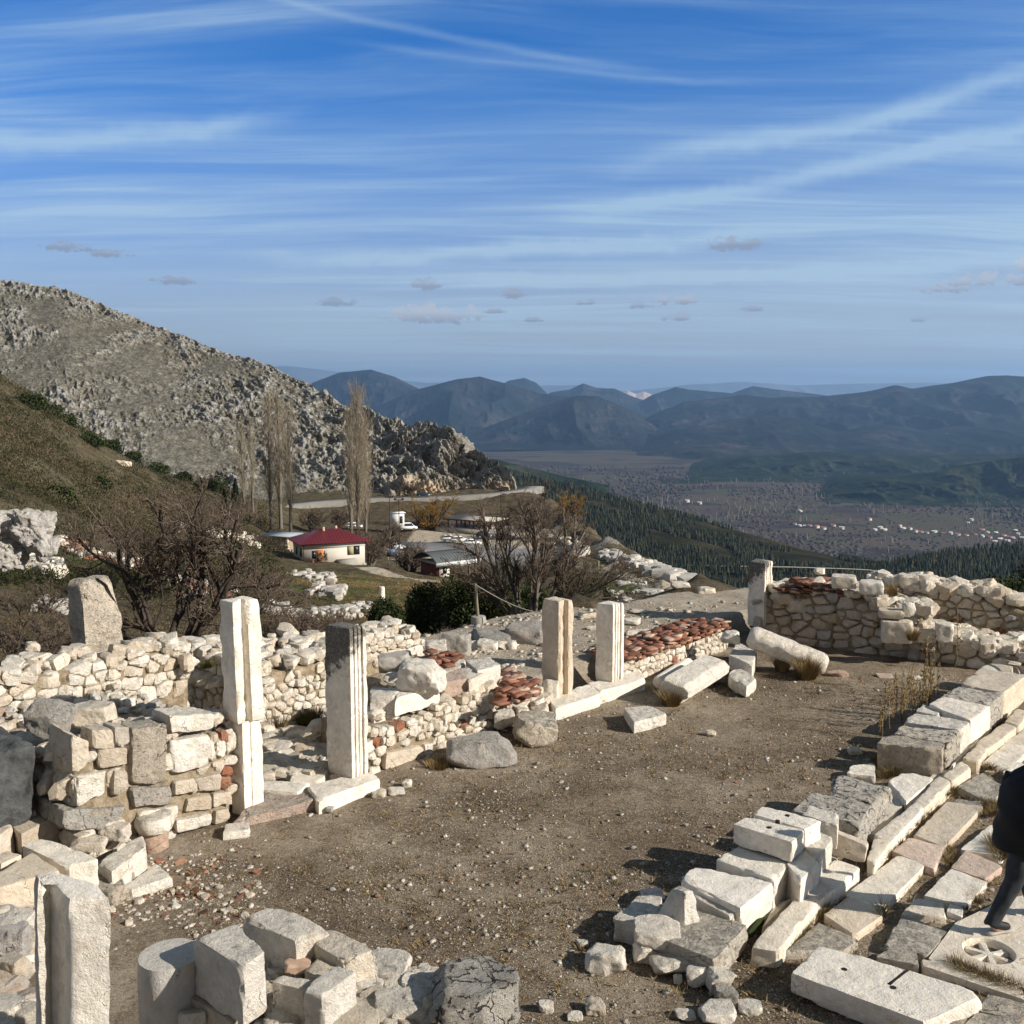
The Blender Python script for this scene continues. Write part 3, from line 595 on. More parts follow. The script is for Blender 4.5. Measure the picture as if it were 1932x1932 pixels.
rd2 = [PZ(0, x, y, -29) for x, y in ((700, 1050), (760, 1042), (850, 1044), (950, 1052), (1060, 1060))]
rd2 = np.array(rd2); rd2[:, 2] = zter(rd2[:, 0], rd2[:, 1]); ribbon('parking_lot', rd2, 24, M_PARK, 1.0, .45)

# ================================================================ left mountain
def mountain():
    # (picture x, ridge row, ridge distance, foot row, foot distance)
    T = np.array([(-520, 330, 820, 1060, 285), (-200, 452, 740, 1040, 285), (0, 523, 660, 1025, 288), (130, 549, 615, 1010, 290), (250, 596, 575, 1000, 292), (390, 648, 525, 990, 296), (480, 678, 492, 980, 300), (560, 716, 462, 972, 303), (620, 752, 438, 965, 305), (700, 788, 408, 958, 307), (760, 806, 386, 952, 309), (830, 818, 364, 948, 311), (880, 862, 345, 944, 313), (925, 888, 332, 942, 316), (955, 918, 322, 941, 318), (975, 950, 318, 952, 318), (1000, 985, 320, 990, 320)], float)
    nu, nv = 1150, 430; px = np.linspace(-420, 1000, nu)
    rr, rY, fr, fY = [np.interp(px, T[:, 0], T[:, i]) for i in (1, 2, 3, 4)]
    V = np.zeros((nu, nv, 3)); nf = 350
    Rd = np.array([PY(0, px[i], rr[i], rY[i]) for i in range(nu)]); Ft = np.array([PY(0, px[i], fr[i], fY[i]) for i in range(nu)])
    t = np.linspace(0, 1, nf); V[:, :nf] = Ft[:, None]*(1-t)[None, :, None]+Rd[:, None]*t[None, :, None]
    bulge = (np.sin(t*math.pi)*.10)[None, :, None]*(Rd[:, None, 2:3]-Ft[:, None, 2:3]); V[:, :nf, 2:3] -= bulge*0.5
    tb = np.linspace(0, 1, nv-nf+1)[1:]; back = Rd+np.array((60, 160, -95)); V[:, nf:] = Rd[:, None]*(1-tb)[None, :, None]+back[:, None]*tb[None, :, None]
    P = V.reshape(-1, 3); tt = np.tile(np.concatenate((t, 1+tb)), nu); u = np.repeat(px, nv)
    # strata dip down to the right: squeeze the noise across them
    c, s = math.cos(R(33)), math.sin(R(33)); Q = np.stack((P[:, 0]*c-P[:, 2]*s, P[:, 1]*.8, (P[:, 0]*s+P[:, 2]*c)*2.6), 1)
    right = np.clip((u-520)/300, 0, 1)
    big = fbm(P*.012, 4, 1)*5*np.clip(tt*4, 0, 1)
    m0 = fbm(Q*.02+3, 4, 4)+.5*fbm(P*.05, 3, 9)
    ridgeb = np.exp(-((tt-1.0)/.05)**2)
    mask = np.clip(m0*1.1+.60+right*.5+ridgeb*.7, 0, 1)
    QA = Q*np.array((.42, 1, 1)); rg = ridged(QA*.085, 5, 61, .55); rg2 = ridged(QA*.22+5, 4, 71, .55); w = worley(QA*.2, 5); w2 = worley(Q*.36+7, 8); w3 = worley(P*.06+7, 21)
    blk = np.clip(.85-w[0], 0, 1)*(w[2]**2)*(4.5+4*right)+np.clip(.8-w2[0], 0, 1)*(.1+w2[2]**2)*(2.6+right)
    big_blk = np.clip(.8-w3[0], 0, 1)*(.2+w3[2])*11*right
    m2 = np.clip(mask*1.4-.25, 0, 1)
    h = big+m2*(blk*(.22+.22*right)+(rg-.5)*(4.5+3.5*right)+(rg2-.5)*(1.8+1.2*right))+big_blk*np.clip(mask*2-.5, 0, 1)+fbm(Q*.5, 3, 12)*.6*(.4+m2)+fbm(P*.12, 3, 13)*.9
    taper = np.clip((1000-u)/40, 0, 1)*np.clip(tt*9, .12, 1)
    nrm = np.array((.25, -.72, .62)); P = P+nrm*(h*taper*np.where(tt > 1, .8, 1))[:, None]
    rock = np.clip(m2*(np.clip(rg*2.2-1.0, 0, .8)+np.clip(rg2*1.6-.75, 0, .5)+.25*w2[2]*np.clip(1-w2[0], 0, 1))+right*.16+ridgeb*.12, 0, 1)
    cut = np.clip((u-700)/60, 0, 1)*np.clip(1.5-tt*(4.2+fbm(P*.05, 2, 2)*3), 0, 1)*np.clip(.6+fbm(P*.08, 3, 31)*1.5, 0, 1); brown = np.clip(fbm(P*.02+9, 3, 41)*2-.3, 0, 1)*.3
    MB().add(P, [gridF(nu, nv)], np.stack((rock, brown, cut), 1)).build('mountain', M_MT, smooth=True, origin=(0, 300, -30))['kind'] = 'structure'
    return V
MV = mountain()

# ================================================================ valley and far mountains
VZ = -400.
n = 160; vx = np.linspace(-9000, 9000, n); vy = np.geomspace(900, 9500, n); XX, YY = np.meshgrid(vx, vy, indexing='ij'); x_, y_ = XX.ravel(), YY.ravel()
z_ = VZ+fbm(np.stack((x_*.0009, y_*.0009, 0*x_), 1), 3, 3)*12+np.clip((1900-y_)/1000, 0, 1)*110
MB().add(np.stack((x_, y_, z_), 1), [gridF(n, n)]).build('valley_floor', M_VA, smooth=True, origin=(0, 2000, VZ))['kind'] = 'structure'
def ridge(prof, Y, Yb, zb, m, amp=1., seed=0, name='hills', nv=70, nx=420, back=1.25, pw=1.):
    """mountain from its skyline (picture x,row at distance Y) down to a base line at distance Yb"""
    prof = np.array(prof, float); px = np.linspace(prof[0, 0], prof[-1, 0], nx); row = np.interp(px, prof[:, 0], prof[:, 1])
    for _ in range(3): row[1:-1] = (row[:-2]+2*row[1:-1]+row[2:])/4
    top = np.array([PY(0, px[i], row[i], Y) for i in range(nx)]); w = Yb/Y
    base = np.stack((top[:, 0]*w, np.full(nx, Yb), np.full(nx, zb)), 1); bk = np.stack((top[:, 0]*back, np.full(nx, Y*back), np.full(nx, zb)), 1)
    t = np.linspace(0, 1, nv)**.9; V = base[:, None]*(1-t)[None, :, None]+top[:, None]*t[None, :, None]
    V[:, :, 2] = base[:, None, 2]+(top[:, None, 2]-base[:, None, 2])*(t**pw)[None]
    V = np.concatenate((V, (top*.4+bk*.6)[:, None], bk[:, None]), 1); tt = np.tile(np.append(t, (1.4, 2)), nx)
    P = V.reshape(-1, 3); S = Y/9000.
    rel = ridged(P*np.array((1, .55, .3))/(900*S), 5, seed, .52)-.6; hgt = np.repeat(top[:, 2]-zb, nv+2)
    env = np.sin(np.clip(tt, 0, 1)*math.pi)**.7
    P = P.copy(); P[:, 2] += rel*hgt*.55*amp*env; P[:, 1] -= rel*500*S*amp*env
    P[:, 2] += fbm(P/(260*S), 4, seed+2)*9*S*amp*np.where(tt > 1.2, 0, 1)
    o = MB().add(P, [gridF(nx, nv+2)]).build(name, m, smooth=True, origin=(0, Y, zb)); o['kind'] = 'structure'; return o
M_SNOW = far_mat('snowy_far_range', (.10, .11, .12), (.15, .16, .17), (.24, .24, .25), .0005)
ridge([(300, 712), (480, 694), (540, 690), (600, 697), (680, 708), (800, 722), (900, 720), (1000, 728), (1100, 726), (1180, 738), (1215, 735), (1300, 726), (1400, 720), (1500, 727), (1600, 724), (1750, 722), (1900, 725), (2400, 705)], 33000, 28000, VZ, M_SNOW, .5, 1)
ridge([(1130, 775), (1170, 742), (1185, 737), (1200, 743), (1215, 738), (1240, 748), (1290, 775)], 21000, 20000, VZ, simple('pale_quarried_slope', (.62, .48, .42), 1, .4, .004), .5, 2)
ridge([(500, 780), (590, 722), (640, 703), (700, 697), (745, 711), (790, 733), (860, 765), (950, 800)], 12500, 10500, VZ, M_F1, .9, 3)
ridge([(880, 800), (930, 735), (960, 718), (990, 713), (1012, 722), (1032, 742), (1080, 780)], 15500, 13500, VZ, M_F1, .7, 4)
ridge([(980, 770), (1040, 740), (1075, 735), (1100, 723), (1125, 732), (1160, 733), (1190, 746), (1230, 760), (1300, 790)], 14500, 12500, VZ, M_F1, .7, 5)
ridge([(1170, 780), (1230, 745), (1275, 730), (1300, 735), (1370, 741), (1440, 748), (1560, 775)], 14000, 12000, VZ, M_F1, .7, 6)
ridge([(1330, 770), (1380, 742), (1420, 729), (1480, 736), (1560, 746), (1680, 755), (1850, 770)], 14800, 12800, VZ, M_F1, .7, 16)
ridge([(620, 830), (700, 772), (780, 736), (860, 716), (905, 710), (950, 722), (1020, 742), (1100, 752), (1180, 770), (1260, 800), (1340, 850)], 11000, 8800, VZ, M_F1, 1., 7)
ridge([(1120, 850), (1180, 815), (1230, 782), (1290, 758), (1400, 745), (1450, 750), (1550, 748), (1640, 738), (1690, 727), (1720, 734), (1800, 722), (1860, 710), (1900, 708), (1990, 715), (2150, 700), (2500, 680)], 10200, 7600, VZ, M_F1, 1.1, 8)
ridge([(700, 880), (820, 850), (900, 812), (960, 790), (1040, 760), (1090, 747), (1125, 747), (1170, 765), (1215, 790), (1260, 820), (1330, 862)], 9200, 7500, VZ, M_F1, .9, 9)
ridge([(1150, 868), (1200, 838), (1280, 810), (1360, 795), (1440, 782), (1500, 790), (1580, 815), (1660, 800), (1740, 812), (1850, 800), (1960, 790), (2100, 800), (2500, 790)], 8200, 6300, VZ, M_F1, .9, 10)
ridge([(1250, 895), (1330, 882), (1420, 862), (1500, 855), (1560, 853), (1650, 858), (1750, 861), (1900, 855), (2200, 850)], 5600, 4700, VZ, M_F2, 1.3, 11)
ridge([(1530, 935), (1580, 912), (1640, 900), (1700, 897), (1760, 890), (1830, 876), (1880, 868), (1960, 858), (2200, 840)], 4300, 3700, VZ, M_F2, 1.6, 12)
ridge([(700, 905), (900, 862), (940, 868), (1000, 882), (1060, 898), (1150, 915)], 2600, 1500, VZ+60, M_F2, .5, 13)
ridge([(-400, 640), (300, 690), (600, 730), (760, 800)], 12800, 11000, VZ, M_F1, .7, 15)
# nearer pine slopes
def slope(top, bot, m, name, seed, nv=60, nx=260, amp=8):
    top = np.array(top, float); bot = np.array(bot, float); px = np.linspace(top[0, 0], top[-1, 0], nx)
    A = np.array([PY(0, x, np.interp(x, top[:, 0], top[:, 1]), np.interp(x, top[:, 0], top[:, 2])) for x in px]); B = np.array([PY(0, x, np.interp(x, bot[:, 0], bot[:, 1]), np.interp(x, bot[:, 0], bot[:, 2])) for x in px])
    t = np.linspace(0, 1, nv); V = B[:, None]*(1-t)[None, :, None]+A[:, None]*t[None, :, None]
    bk = A+np.array((60, 420, -260)); V = np.concatenate((V, bk[:, None]), 1); P = V.reshape(-1, 3).copy(); tt = np.tile(np.append(t, 1.), nx)
    P[:, 2] += fbm(P*.006, 4, seed)*amp*np.sin(tt*math.pi*.9)
    MB().add(P, [gridF(nx, nv+1)], (0.1, .1, .0)).build(name, m, smooth=True)['kind'] = 'structure'
    return P.reshape(nx, nv+1, 3)
M_F3 = far_mat('forest_floor', (.012, .015, .009), (.028, .028, .017), (.075, .062, .04), .02)
SL1 = slope([(900, 880, 1500), (985, 897, 1450), (1080, 917, 1400), (1200, 950, 1320), (1330, 985, 1260), (1450, 1018, 1200), (1560, 1048, 1130), (1660, 1072, 1060), (1760, 1085, 1000)], [(900, 1080, 800), (1250, 1082, 830), (1500, 1080, 900), (1760, 1092, 960)], M_F3, 'hills', 61)
SL2 = slope([(1600, 1090, 1000), (1700, 1060, 1060), (1800, 1042, 1120), (1880, 1034, 1160), (2000, 1020, 1200), (2300, 1000, 1300)], [(1600, 1110, 760), (2300, 1140, 760)], M_F3, 'hills', 62)
SL3 = slope([(1000, 1082, 840), (1400, 1082, 860), (1700, 1094, 900), (1900, 1110, 900)], [(1000, 1300, 430), (1900, 1300, 430)], M_F3, 'hills', 63)
def conifers(mb, pts, h, seed=0):
    r = np.random.default_rng(seed)
    for p in pts:
        hh = h*r.uniform(.45, 1.35); w = hh*r.uniform(.17, .26); rr = r.random(); n = 6; a0 = r.uniform(0, 6)
        V = []; F = []
        for lv in range(3):
            z0 = hh*(.08+.27*lv); z1 = hh*(.52+.24*lv); ww = w*(1-.27*lv)
            b = len(V)
            for k in range(n): a = a0+k*6.283/n+lv; q = ww*r.uniform(.7, 1.2); V.append((math.cos(a)*q, math.sin(a)*q, z0-hh*r.uniform(0, .06)))
            V.append((0, 0, z1))
            for k in range(n): F.append((b+k, b+(k+1) % n, b+n))
        mb.add(np.array(V)+p, [np.array(F)], (rr, 0, 0))
    return mb
def scatter_on(G, n, seed, u=(0, 1), v=(0, 1)):
    r = np.random.default_rng(seed); a, b = G.shape[0]-1, G.shape[1]-2; i = r.uniform(u[0], u[1], n)*a; j = r.uniform(v[0], v[1], n)*b
    i0 = np.minimum(i.astype(int), a-1); j0 = np.minimum(j.astype(int), b-1); fi = (i-i0)[:, None]; fj = (j-j0)[:, None]
    return (G[i0, j0]*(1-fi)+G[i0+1, j0]*fi)*(1-fj)+(G[i0, j0+1]*(1-fi)+G[i0+1, j0+1]*fi)*fj
def thin(P, sc, thr, seed): return P[fbm(P*sc, 3, seed) > thr]
o = conifers(MB(), thin(scatter_on(SL1, 17000, 5), .012, -.22, 3), 6.3, 1).build('pine_forest', M_PINE); tag(o, 'dark green pine plantation on the ridge sloping down behind the ruins', 'forest', kind='stuff')
o = conifers(MB(), scatter_on(SL2, 5600, 6), 7, 2).build('pine_forest', M_PINE); tag(o, 'dense dark pine wood on the slope at the far right above the back wall', 'forest', kind='stuff')
o = conifers(MB(), thin(scatter_on(SL3, 3000, 7, v=(.5, 1)), .01, -.1, 4), 7, 3).build('pine_forest', M_PINE); tag(o, 'young pines below the pale valley road behind the back wall', 'forest', kind='stuff')
M_LANE = simple('pale_lane', (.33, .30, .25), 1, .2, .05)
def lane(pts, wd, zoff, base=None): ribbon('road', [PY(0, *p) for p in pts], wd, M_LANE, .08, zoff)
lane([(1200, 1064, 885), (1300, 1069, 880), (1400, 1070.5, 885), (1500, 1072, 890), (1620, 1076, 905), (1700, 1082, 930), (1800, 1087, 930)], 4, 1.2)
lane([(1640, 1067, 1180), (1700, 1066, 1200), (1740, 1063, 1230), (1800, 1058, 1290), (1850, 1052, 1380)], 9, 4)
# orchards, poplars, and houses of the valley
def blobs(pts, h, seed, mbx=None, stops=None):
    r = np.random.default_rng(seed); mb = mbx or MB(); G, F = cubegrid(2, 2, 2)
    for p in pts:
        s = h*r.uniform(.5, 1.3); Q = G/np.linalg.norm(G, axis=1)[:, None]*np.array((s*1.2, s*1.2, s))*r.uniform(.6, 1.2, (len(G), 1)); mb.add(Q+p+np.array((0, 0, s*.5)), [F], (r.random(), 0, 0))
    return mb
def vpt(rows, n, seed, xr=(980, 2050), dens=None):
    r = np.random.default_rng(seed); out = []
    while len(out) < n:
        x = r.uniform(*xr); y = r.uniform(*rows); p = PZ(0, x, y, VZ)
        if dens is None or vn(np.array([[x*.012, y*.06, seed]]), 3)[0]+r.uniform(-.5, .5) > dens: out.append(p)
    return np.array(out)
M_ORCH = tintmat('bare_orchard_crowns', [(0, (.032, .028, .027)), (.5, (.058, .048, .043)), (1, (.095, .078, .066))], 1, 0, .1, .01)
M_FPOP = tintmat('distant_bare_poplars', [(0, (.09, .075, .06)), (1, (.24, .20, .155))], 1, 0, .1, .01)
o = blobs(np.concatenate((vpt((880, 1060), 4200, 1, dens=.0), vpt((915, 1060), 4200, 9, dens=-.3))), 5.2, 1).build('orchards', M_ORCH); tag(o, 'grey brown leafless orchards spread over the valley floor', 'orchard', kind='stuff')
def spikes(pts, h, seed):
    r = np.random.default_rng(seed); mb = MB()
    for p in pts:
        hh = h*r.uniform(.5, 1.25); w = hh*r.uniform(.05, .10); V = np.array([(w*.3, 0, 0), (0, w*.3, 0), (-w*.3, 0, 0), (0, -w*.3, 0), (w, 0, hh*.4), (0, w, hh*.4), (-w, 0, hh*.4), (0, -w, hh*.4), (0, 0, hh)])
        mb.add(V+p, [np.array([(i, (i+1) % 4, 4+(i+1) % 4, 4+i) for i in range(4)]), np.array([(4+i, 4+(i+1) % 4, 8) for i in range(4)])], (r.random(), 0, 0))
    return mb
o = spikes(np.concatenate((vpt((925, 985), 900, 2, dens=.25), vpt((885, 925), 260, 3, dens=.2), vpt((985, 1050), 260, 4, (1250, 2000), dens=.3))), 21, 4).build('poplar_groves', M_FPOP); tag(o, 'pale leafless poplar groves standing in rows on the valley floor', 'poplars', kind='stuff')
M_WHITE = simple('white_render', (.55, .53, .48), .8, .15, 1.); M_REDR = simple('village_red_roof', (.34, .13, .09), .9, .3, .1)
def village():
    r = np.random.default_rng(12)
    spots = [(1500, 991), (1508, 994), (1518, 995), (1528, 996), (1540, 997), (1553, 1000), (1572, 995), (1588, 1000), (1650, 1002), (1660, 999), (1668, 1002), (1696, 995), (1703, 1000), (1716, 1001), (1726, 1006), (1737, 1006), (1748, 1008), (1762, 1007), (1779, 1009), (1793, 1010), (1806, 1012), (1826, 989), (1832, 984), (1822, 1013), (1840, 1011), (1853, 1016), (1862, 1008), (1868, 1018), (1878, 1008), (1886, 1020), (1893, 1014), (1904, 1016), (1911, 1019), (1921, 1012), (1929, 1018), (1877, 1025), (1900, 1024), (1919, 1025), (1640, 983), (1320, 952), (1510, 967), (1506, 966), (1296, 948), (1852, 1002), (1915, 1004), (1937, 1008), (1945, 1015)]
    for i, (x, y) in enumerate(spots):
        c = PZ(0, x, y, VZ+3); w, d, h = r.uniform(9, 17), r.uniform(8, 13), r.uniform(5, 9); a = r.uniform(-.5, .5); ca, sa = math.cos(a), math.sin(a)
        b = np.array([(-w/2, -d/2, 0), (w/2, -d/2, 0), (w/2, d/2, 0), (-w/2, d/2, 0), (-w/2, -d/2, h), (w/2, -d/2, h), (w/2, d/2, h), (-w/2, d/2, h), (-w/2, 0, h+2.4), (w/2, 0, h+2.4)])
        RM = np.array(((ca, -sa, 0), (sa, ca, 0), (0, 0, 1))); b = b@RM.T+c
        e = 1.06; rf = np.array([(-w/2*e, -d/2*e, h+.05), (w/2*e, -d/2*e, h+.05), (w/2*e, d/2*e, h+.05), (-w/2*e, d/2*e, h+.05), (-w/2*e, 0, h+2.6), (w/2*e, 0, h+2.6)])@RM.T+c
        mb = MB().add(b, [np.array([(0, 1, 5, 4), (1, 2, 6, 5), (2, 3, 7, 6), (3, 0, 4, 7)]), np.array([(4, 8, 7), (5, 6, 9)])])
        red = r.random() < .4
        mb.add(rf, [np.array([(0, 1, 5, 4), (2, 3, 4, 5)])], mi=1)
        o = mb.build('village_house', [M_WHITE, M_REDR if red else M_WHITE])
        tag(o, 'tiny white house with a red roof down in the valley village' if red else 'tiny all-white house down in the valley village', 'house', 'red-roofed village houses in the valley' if red else 'white village houses in the valley')
village()
# ================================================================ masonry of the shops
def obj_hexa(name, label, cat, k, q, zt, zb, m=M_ST, tint='cream', group=None, parent=None, ex=1.035, **kw):
    B, T = topq(k, q, zt, zb, 0., ex); mb = hexa(MB(), B, T, tint=stint(tint), **kw); o = mb.build(name, m, parent, sharp=32)
    return tag(o, label, cat, group)
def place_rock(name, label, k, bb, zb, m=M_ST, tint='cream', dep=.85, group=None, cat='stone', n=9, nchip=9, p=13, rz=None, tilt=None, parent=None, lo=.62, hi=.92, amp=.05):
    x0, y0, x1, y1 = bb; c = PZ(k, (x0+x1)/2, y1, zb); Y = c[1]
    w = np.linalg.norm(PY(k, x1, y1, Y)-PY(k, x0, y1, Y)); d = w*dep
    Yc = Y+d*.38; top = PY(k, (x0+x1)/2, y0, Yc+d*.2)[2]; h = max(top-zb, .03); h = max(h-.0, .35*min(w, h*2))
    cc = PY(k, (x0+x1)/2, y1, Yc); cc[2] = zb+h*.47
    mb = rock(MB(), cc, (w/2, d/2, h/2), rz if rz is not None else rng.uniform(-.25, .25), tilt or (rng.uniform(-.12, .12), rng.uniform(-.12, .12)), n, nchip, p, amp, stint(tint), lo, hi)
    o = mb.build(name, m, parent, sharp=20); return tag(o, label, cat if parent is None else None, group)
def core(mb, pts, z0, z1, amp=.03, tint=(.4, .5, .3)):
    """recessed mortar core over a plan quad"""
    B = [np.array((*p[:2], z0)) for p in pts]; zt = z1 if hasattr(z1, '__len__') else [z1]*4; T = [np.array((*p[:2], z)) for p, z in zip(pts, zt)]
    return hexa(mb, B, T, seg=.12, amp=amp, nchip=0, p=30, tint=tint, cap=40)
def top_rocks(mb, line, zf, wdt, size=(.10, .2), n=60, seed=0, tint='cream', brick=0.):
    """loose stones lying along the crown of a wall"""
    r = np.random.default_rng(seed); a, b = line; d = b-a; L = np.linalg.norm(d[:2]); e = d/L; nn = np.array((e[1], -e[0], 0))
    for i in range(n):
        s = r.random()*L; w = (r.random()-.5)*wdt; sz = r.uniform(*size); c = a+e*s+nn*w; c = np.array((c[0], c[1], zf(s)+sz*.28))
        rock(mb, c, (sz*.62, sz*.48, sz*r.uniform(.28, .45)), r.uniform(0, 6), (r.uniform(-.3, .3), r.uniform(-.3, .3)), 4, 8, 13, .06, stint('brick' if r.random() < brick else tint, r))
    return mb
def wallq(o, n, quad, k, depth, proud=.03):
    """picture quad on a wall plane -> hexahedron let into the wall"""
    F_ = [PN(k, x, y, o+n*proud, n) for x, y in quad]; return [f-n*(depth+proud) for f in F_], F_
V3 = np.array((*VD[:2], 0)); U3 = np.array((*UD[:2], 0))
# ---- shop wall at the left: rubble core, packed face, big blocks let in
A0 = PZ(0, 145, 1650, 0.); B0 = PZ(0, 440, 1543, 0.); B0 = A0+U3*np.dot(B0-A0, U3); LW = np.linalg.norm(B0-A0)
w1 = empty('shop_wall', A0-V3*.4, 'left front shop wall of cream rubble with big square corner blocks beside the broken doorway pillar', 'ruined wall')
def ztop1(s): return 1.34-.17*s/LW
mb = core(MB(), [A0-V3*.035+U3*.04, B0-V3*.035, B0-V3*2.75, A0-V3*2.75+U3*.07], 0, [1.2, 1.05, 1.0, 1.05]); mb.build('rubble_core', M_MO, w1, smooth=True)
big = [  # quads in the zoom of the wall face: corner pair, pier, square blocks
    ([(500, 1500), (622, 1400), (615, 1250), (492, 1190)], .5, 'cream'), ([(535, 1710), (748, 1605), (742, 1455), (520, 1500)], .55, 'white'),
    ([(912, 1550), (1150, 1545), (1160, 1130), (915, 1160)], .3, 'tan'), ([(1190, 1480), (1455, 1425), (1452, 1205), (1180, 1240)], .3, 'white'), ([(1185, 1200), (1480, 1170), (1500, 1060), (1165, 1070)], .4, 'white'),
    ([(690, 1440), (895, 1415), (885, 1290), (680, 1310)], .25, 'tan'), ([(645, 1305), (790, 1300), (785, 1165), (640, 1175)], .25, 'tan'), ([(800, 1285), (900, 1260), (895, 1150), (790, 1150)], .25, 'tan'),
    ([(420, 1860), (790, 1880), (870, 1700), (440, 1720)], .6, 'gray'), ([(960, 1845), (1235, 1790), (1240, 1690), (955, 1740)], .3, 'white'), ([(1225, 1890), (1470, 1840), (1465, 1750), (1215, 1800)], .3, 'white'),
    ([(1280, 1740), (1470, 1740), (1470, 1610), (1300, 1650)], .25, 'tan'), ([(1475, 1710), (1610, 1690), (1612, 1590), (1470, 1610)], .25, 'cream'), ([(1370, 1605), (1530, 1600), (1530, 1470), (1340, 1510)], .25, 'tan'), ([(1210, 1630), (1365, 1610), (1365, 1500), (1210, 1530)], .25, 'cream'),
    ([(1485, 1830), (1590, 1800), (1590, 1715), (1490, 1730)], .25, 'tan'), ([(785, 1640), (890, 1600), (885, 1445), (790, 1445)], .25, 'tan'), ([(930, 1710), (1200, 1690), (1190, 1560), (910, 1575)], .25, 'gray'), ([(720, 1900), (880, 1870), (880, 1780), (730, 1810)], .3, 'cream')]
rects = []
for i, (q, dep, tn) in enumerate(big):
    B, T = wallq(A0, V3, q, 1, dep, .03+.02*rng.random()); ss = [np.dot(p-A0, U3) for p in T]; ts = [p[2] for p in T]; rects.append((min(ss), max(ss), min(ts), max(ts)))
    hexa(MB(), B, T, seg=.028, nchip=13, amp=.022, lo=.84, tint=stint(tn), seed=i+3).build('ashlar_block', M_WE if tn in ('gray', 'tan') and i in (2, 8, 17) else M_ST, w1, sharp=32)
def skip1(s, t): return any(a-.02 < s < b+.02 and c-.02 < t < d+.02 for a, b, c, d in rects)
mb = voro(MB(), A0, U3, ZD, V3, LW, 1.5, (.17, .115), .006, .15, (-.01, .03), ztop1, 'cream', skip1, 5, 3, brick=.05)
mb.build('rubble_face', M_ST, w1, sharp=20)
o_ = A0-V3*2.75; mb = voro(MB(), A0-V3*2.7+np.array((0, 0, .0)), V3, ZD, -U3, 2.7, 1.2, (.24, .17), .008, .2, (.0, .04), lambda s: 1.15, 'cream', None, 5, 4); mb.build('rubble_end', M_ST, w1, sharp=20)
mb = voro(MB(), A0-V3*2.75+np.array((0, 0, 1.0)), U3, V3, ZD, LW+.1, 2.75, (.15, .12), .012, .12, (.02, .09), None, 'cream', None, 4, 5, .5, brick=.02); top_rocks(mb, (A0-V3*.35, B0-V3*.35), lambda s: 1.17, .6, (.07, .17), 60, 6); top_rocks(mb, (A0-V3*1.6, B0-V3*1.6), lambda s: 1.06, 2.4, (.05, .13), 200, 7, 'mixed'); mb.build('rubble_fill', M_ST, w1, sharp=20)
# ---- rear wall of the shops
C0 = A0-V3*2.8-U3*1.6; C1 = A0-V3*2.8+U3*(LW+1.15); LR = np.linalg.norm(C1-C0)
w2 = empty('rear_wall', C0-V3*.3, 'long low rear shop wall of pale rubble below the bare tree at the left', 'ruined wall')
core(MB(), [C0-V3*.03, C1-V3*.03, C1-V3*.66, C0-V3*.66], .2, 1.42).build('rubble_core', M_MO, w2, smooth=True)
mb = voro(MB(), C0+np.array((0, 0, .85)), U3, ZD, V3, LR, .68, (.24, .155), .006, .2, (.0, .05), lambda s: .62+.06*math.sin(s*4), 'cream', None, 7, 13, brick=.03); mb.build('rubble_face', M_ST, w2, sharp=20)
mb = voro(MB(), C1, -V3, ZD, U3, .66, 1.42, (.22, .16), .006, .16, (.0, .05), None, 'cream', None, 5, 16); voro(mb, C0-V3*.66+np.array((0, 0, 1.4)), U3, V3, ZD, LR, .62, (.22, .17), .006, .14, (.0, .05), None, 'cream', None, 6, 14); top_rocks(mb, (C0-V3*.3, C1-V3*.3), lambda s: 1.45, .5, (.10, .24), 45, 15); mb.build('wall_top', M_ST, w2, sharp=20)
# continuing rear wall and inner wall behind the doorway
D0 = PZ(2, 130, 1300, .25); D0[2] = .1; D1 = D0+U3*1.95; LI = 1.95
w3 = empty('inner_wall', D0, 'rubble inner wall of the shop seen through the gap between two tall pillars', 'ruined wall')
core(MB(), [D0-V3*.03, D1-V3*.03, D1-V3*1.9, D0-V3*1.9], 0, 1.0).build('rubble_core', M_MO, w3, smooth=True)
mb = voro(MB(), D0, U3, ZD, V3, LI, .85, (.15, .12), .008, .16, (.0, .05), lambda s: .8, 'cream', None, 5, 23); voro(mb, D0-V3*1.9, V3, ZD, -U3, 1.9, 1.0, (.2, .15), .008, .16, (.0, .05), None, 'cream', None, 4, 26); mb.build('rubble_face', M_ST, w3, sharp=20)
mb = voro(MB(), D0-V3*1.9+np.array((0, 0, .75)), U3, V3, ZD, LI, 1.9, (.2, .15), .02, .12, (-.02, .04), None, 'cream', None, 4, 24); top_rocks(mb, (D0-V3*.9, D1-V3*.9), lambda s: 1.03, 1.8, (.08, .24), 80, 25); mb.build('rubble_fill', M_ST, w3, sharp=20)
# rubble on the floor of the gap
mb = MB(); r_ = np.random.default_rng(31)
for i in range(90):
    x, y = r_.uniform(175, 600), r_.uniform(1330, 1640); c = PZ(2, x, y, .1); s = r_.uniform(.07, .26); rock(mb, c+np.array((0, 0, .03)), (s*.6, s*.5, s*.28), r_.uniform(0, 6), (r_.uniform(-.3, .3), r_.uniform(-.3, .3)), 4, 7, 13, .05, stint('cream', r_))
tag(mb.build('rubble_heap', M_ST, sharp=20), 'shaded heap of broken stones on the floor between the two tallest pillars', 'rubble', kind='stuff')
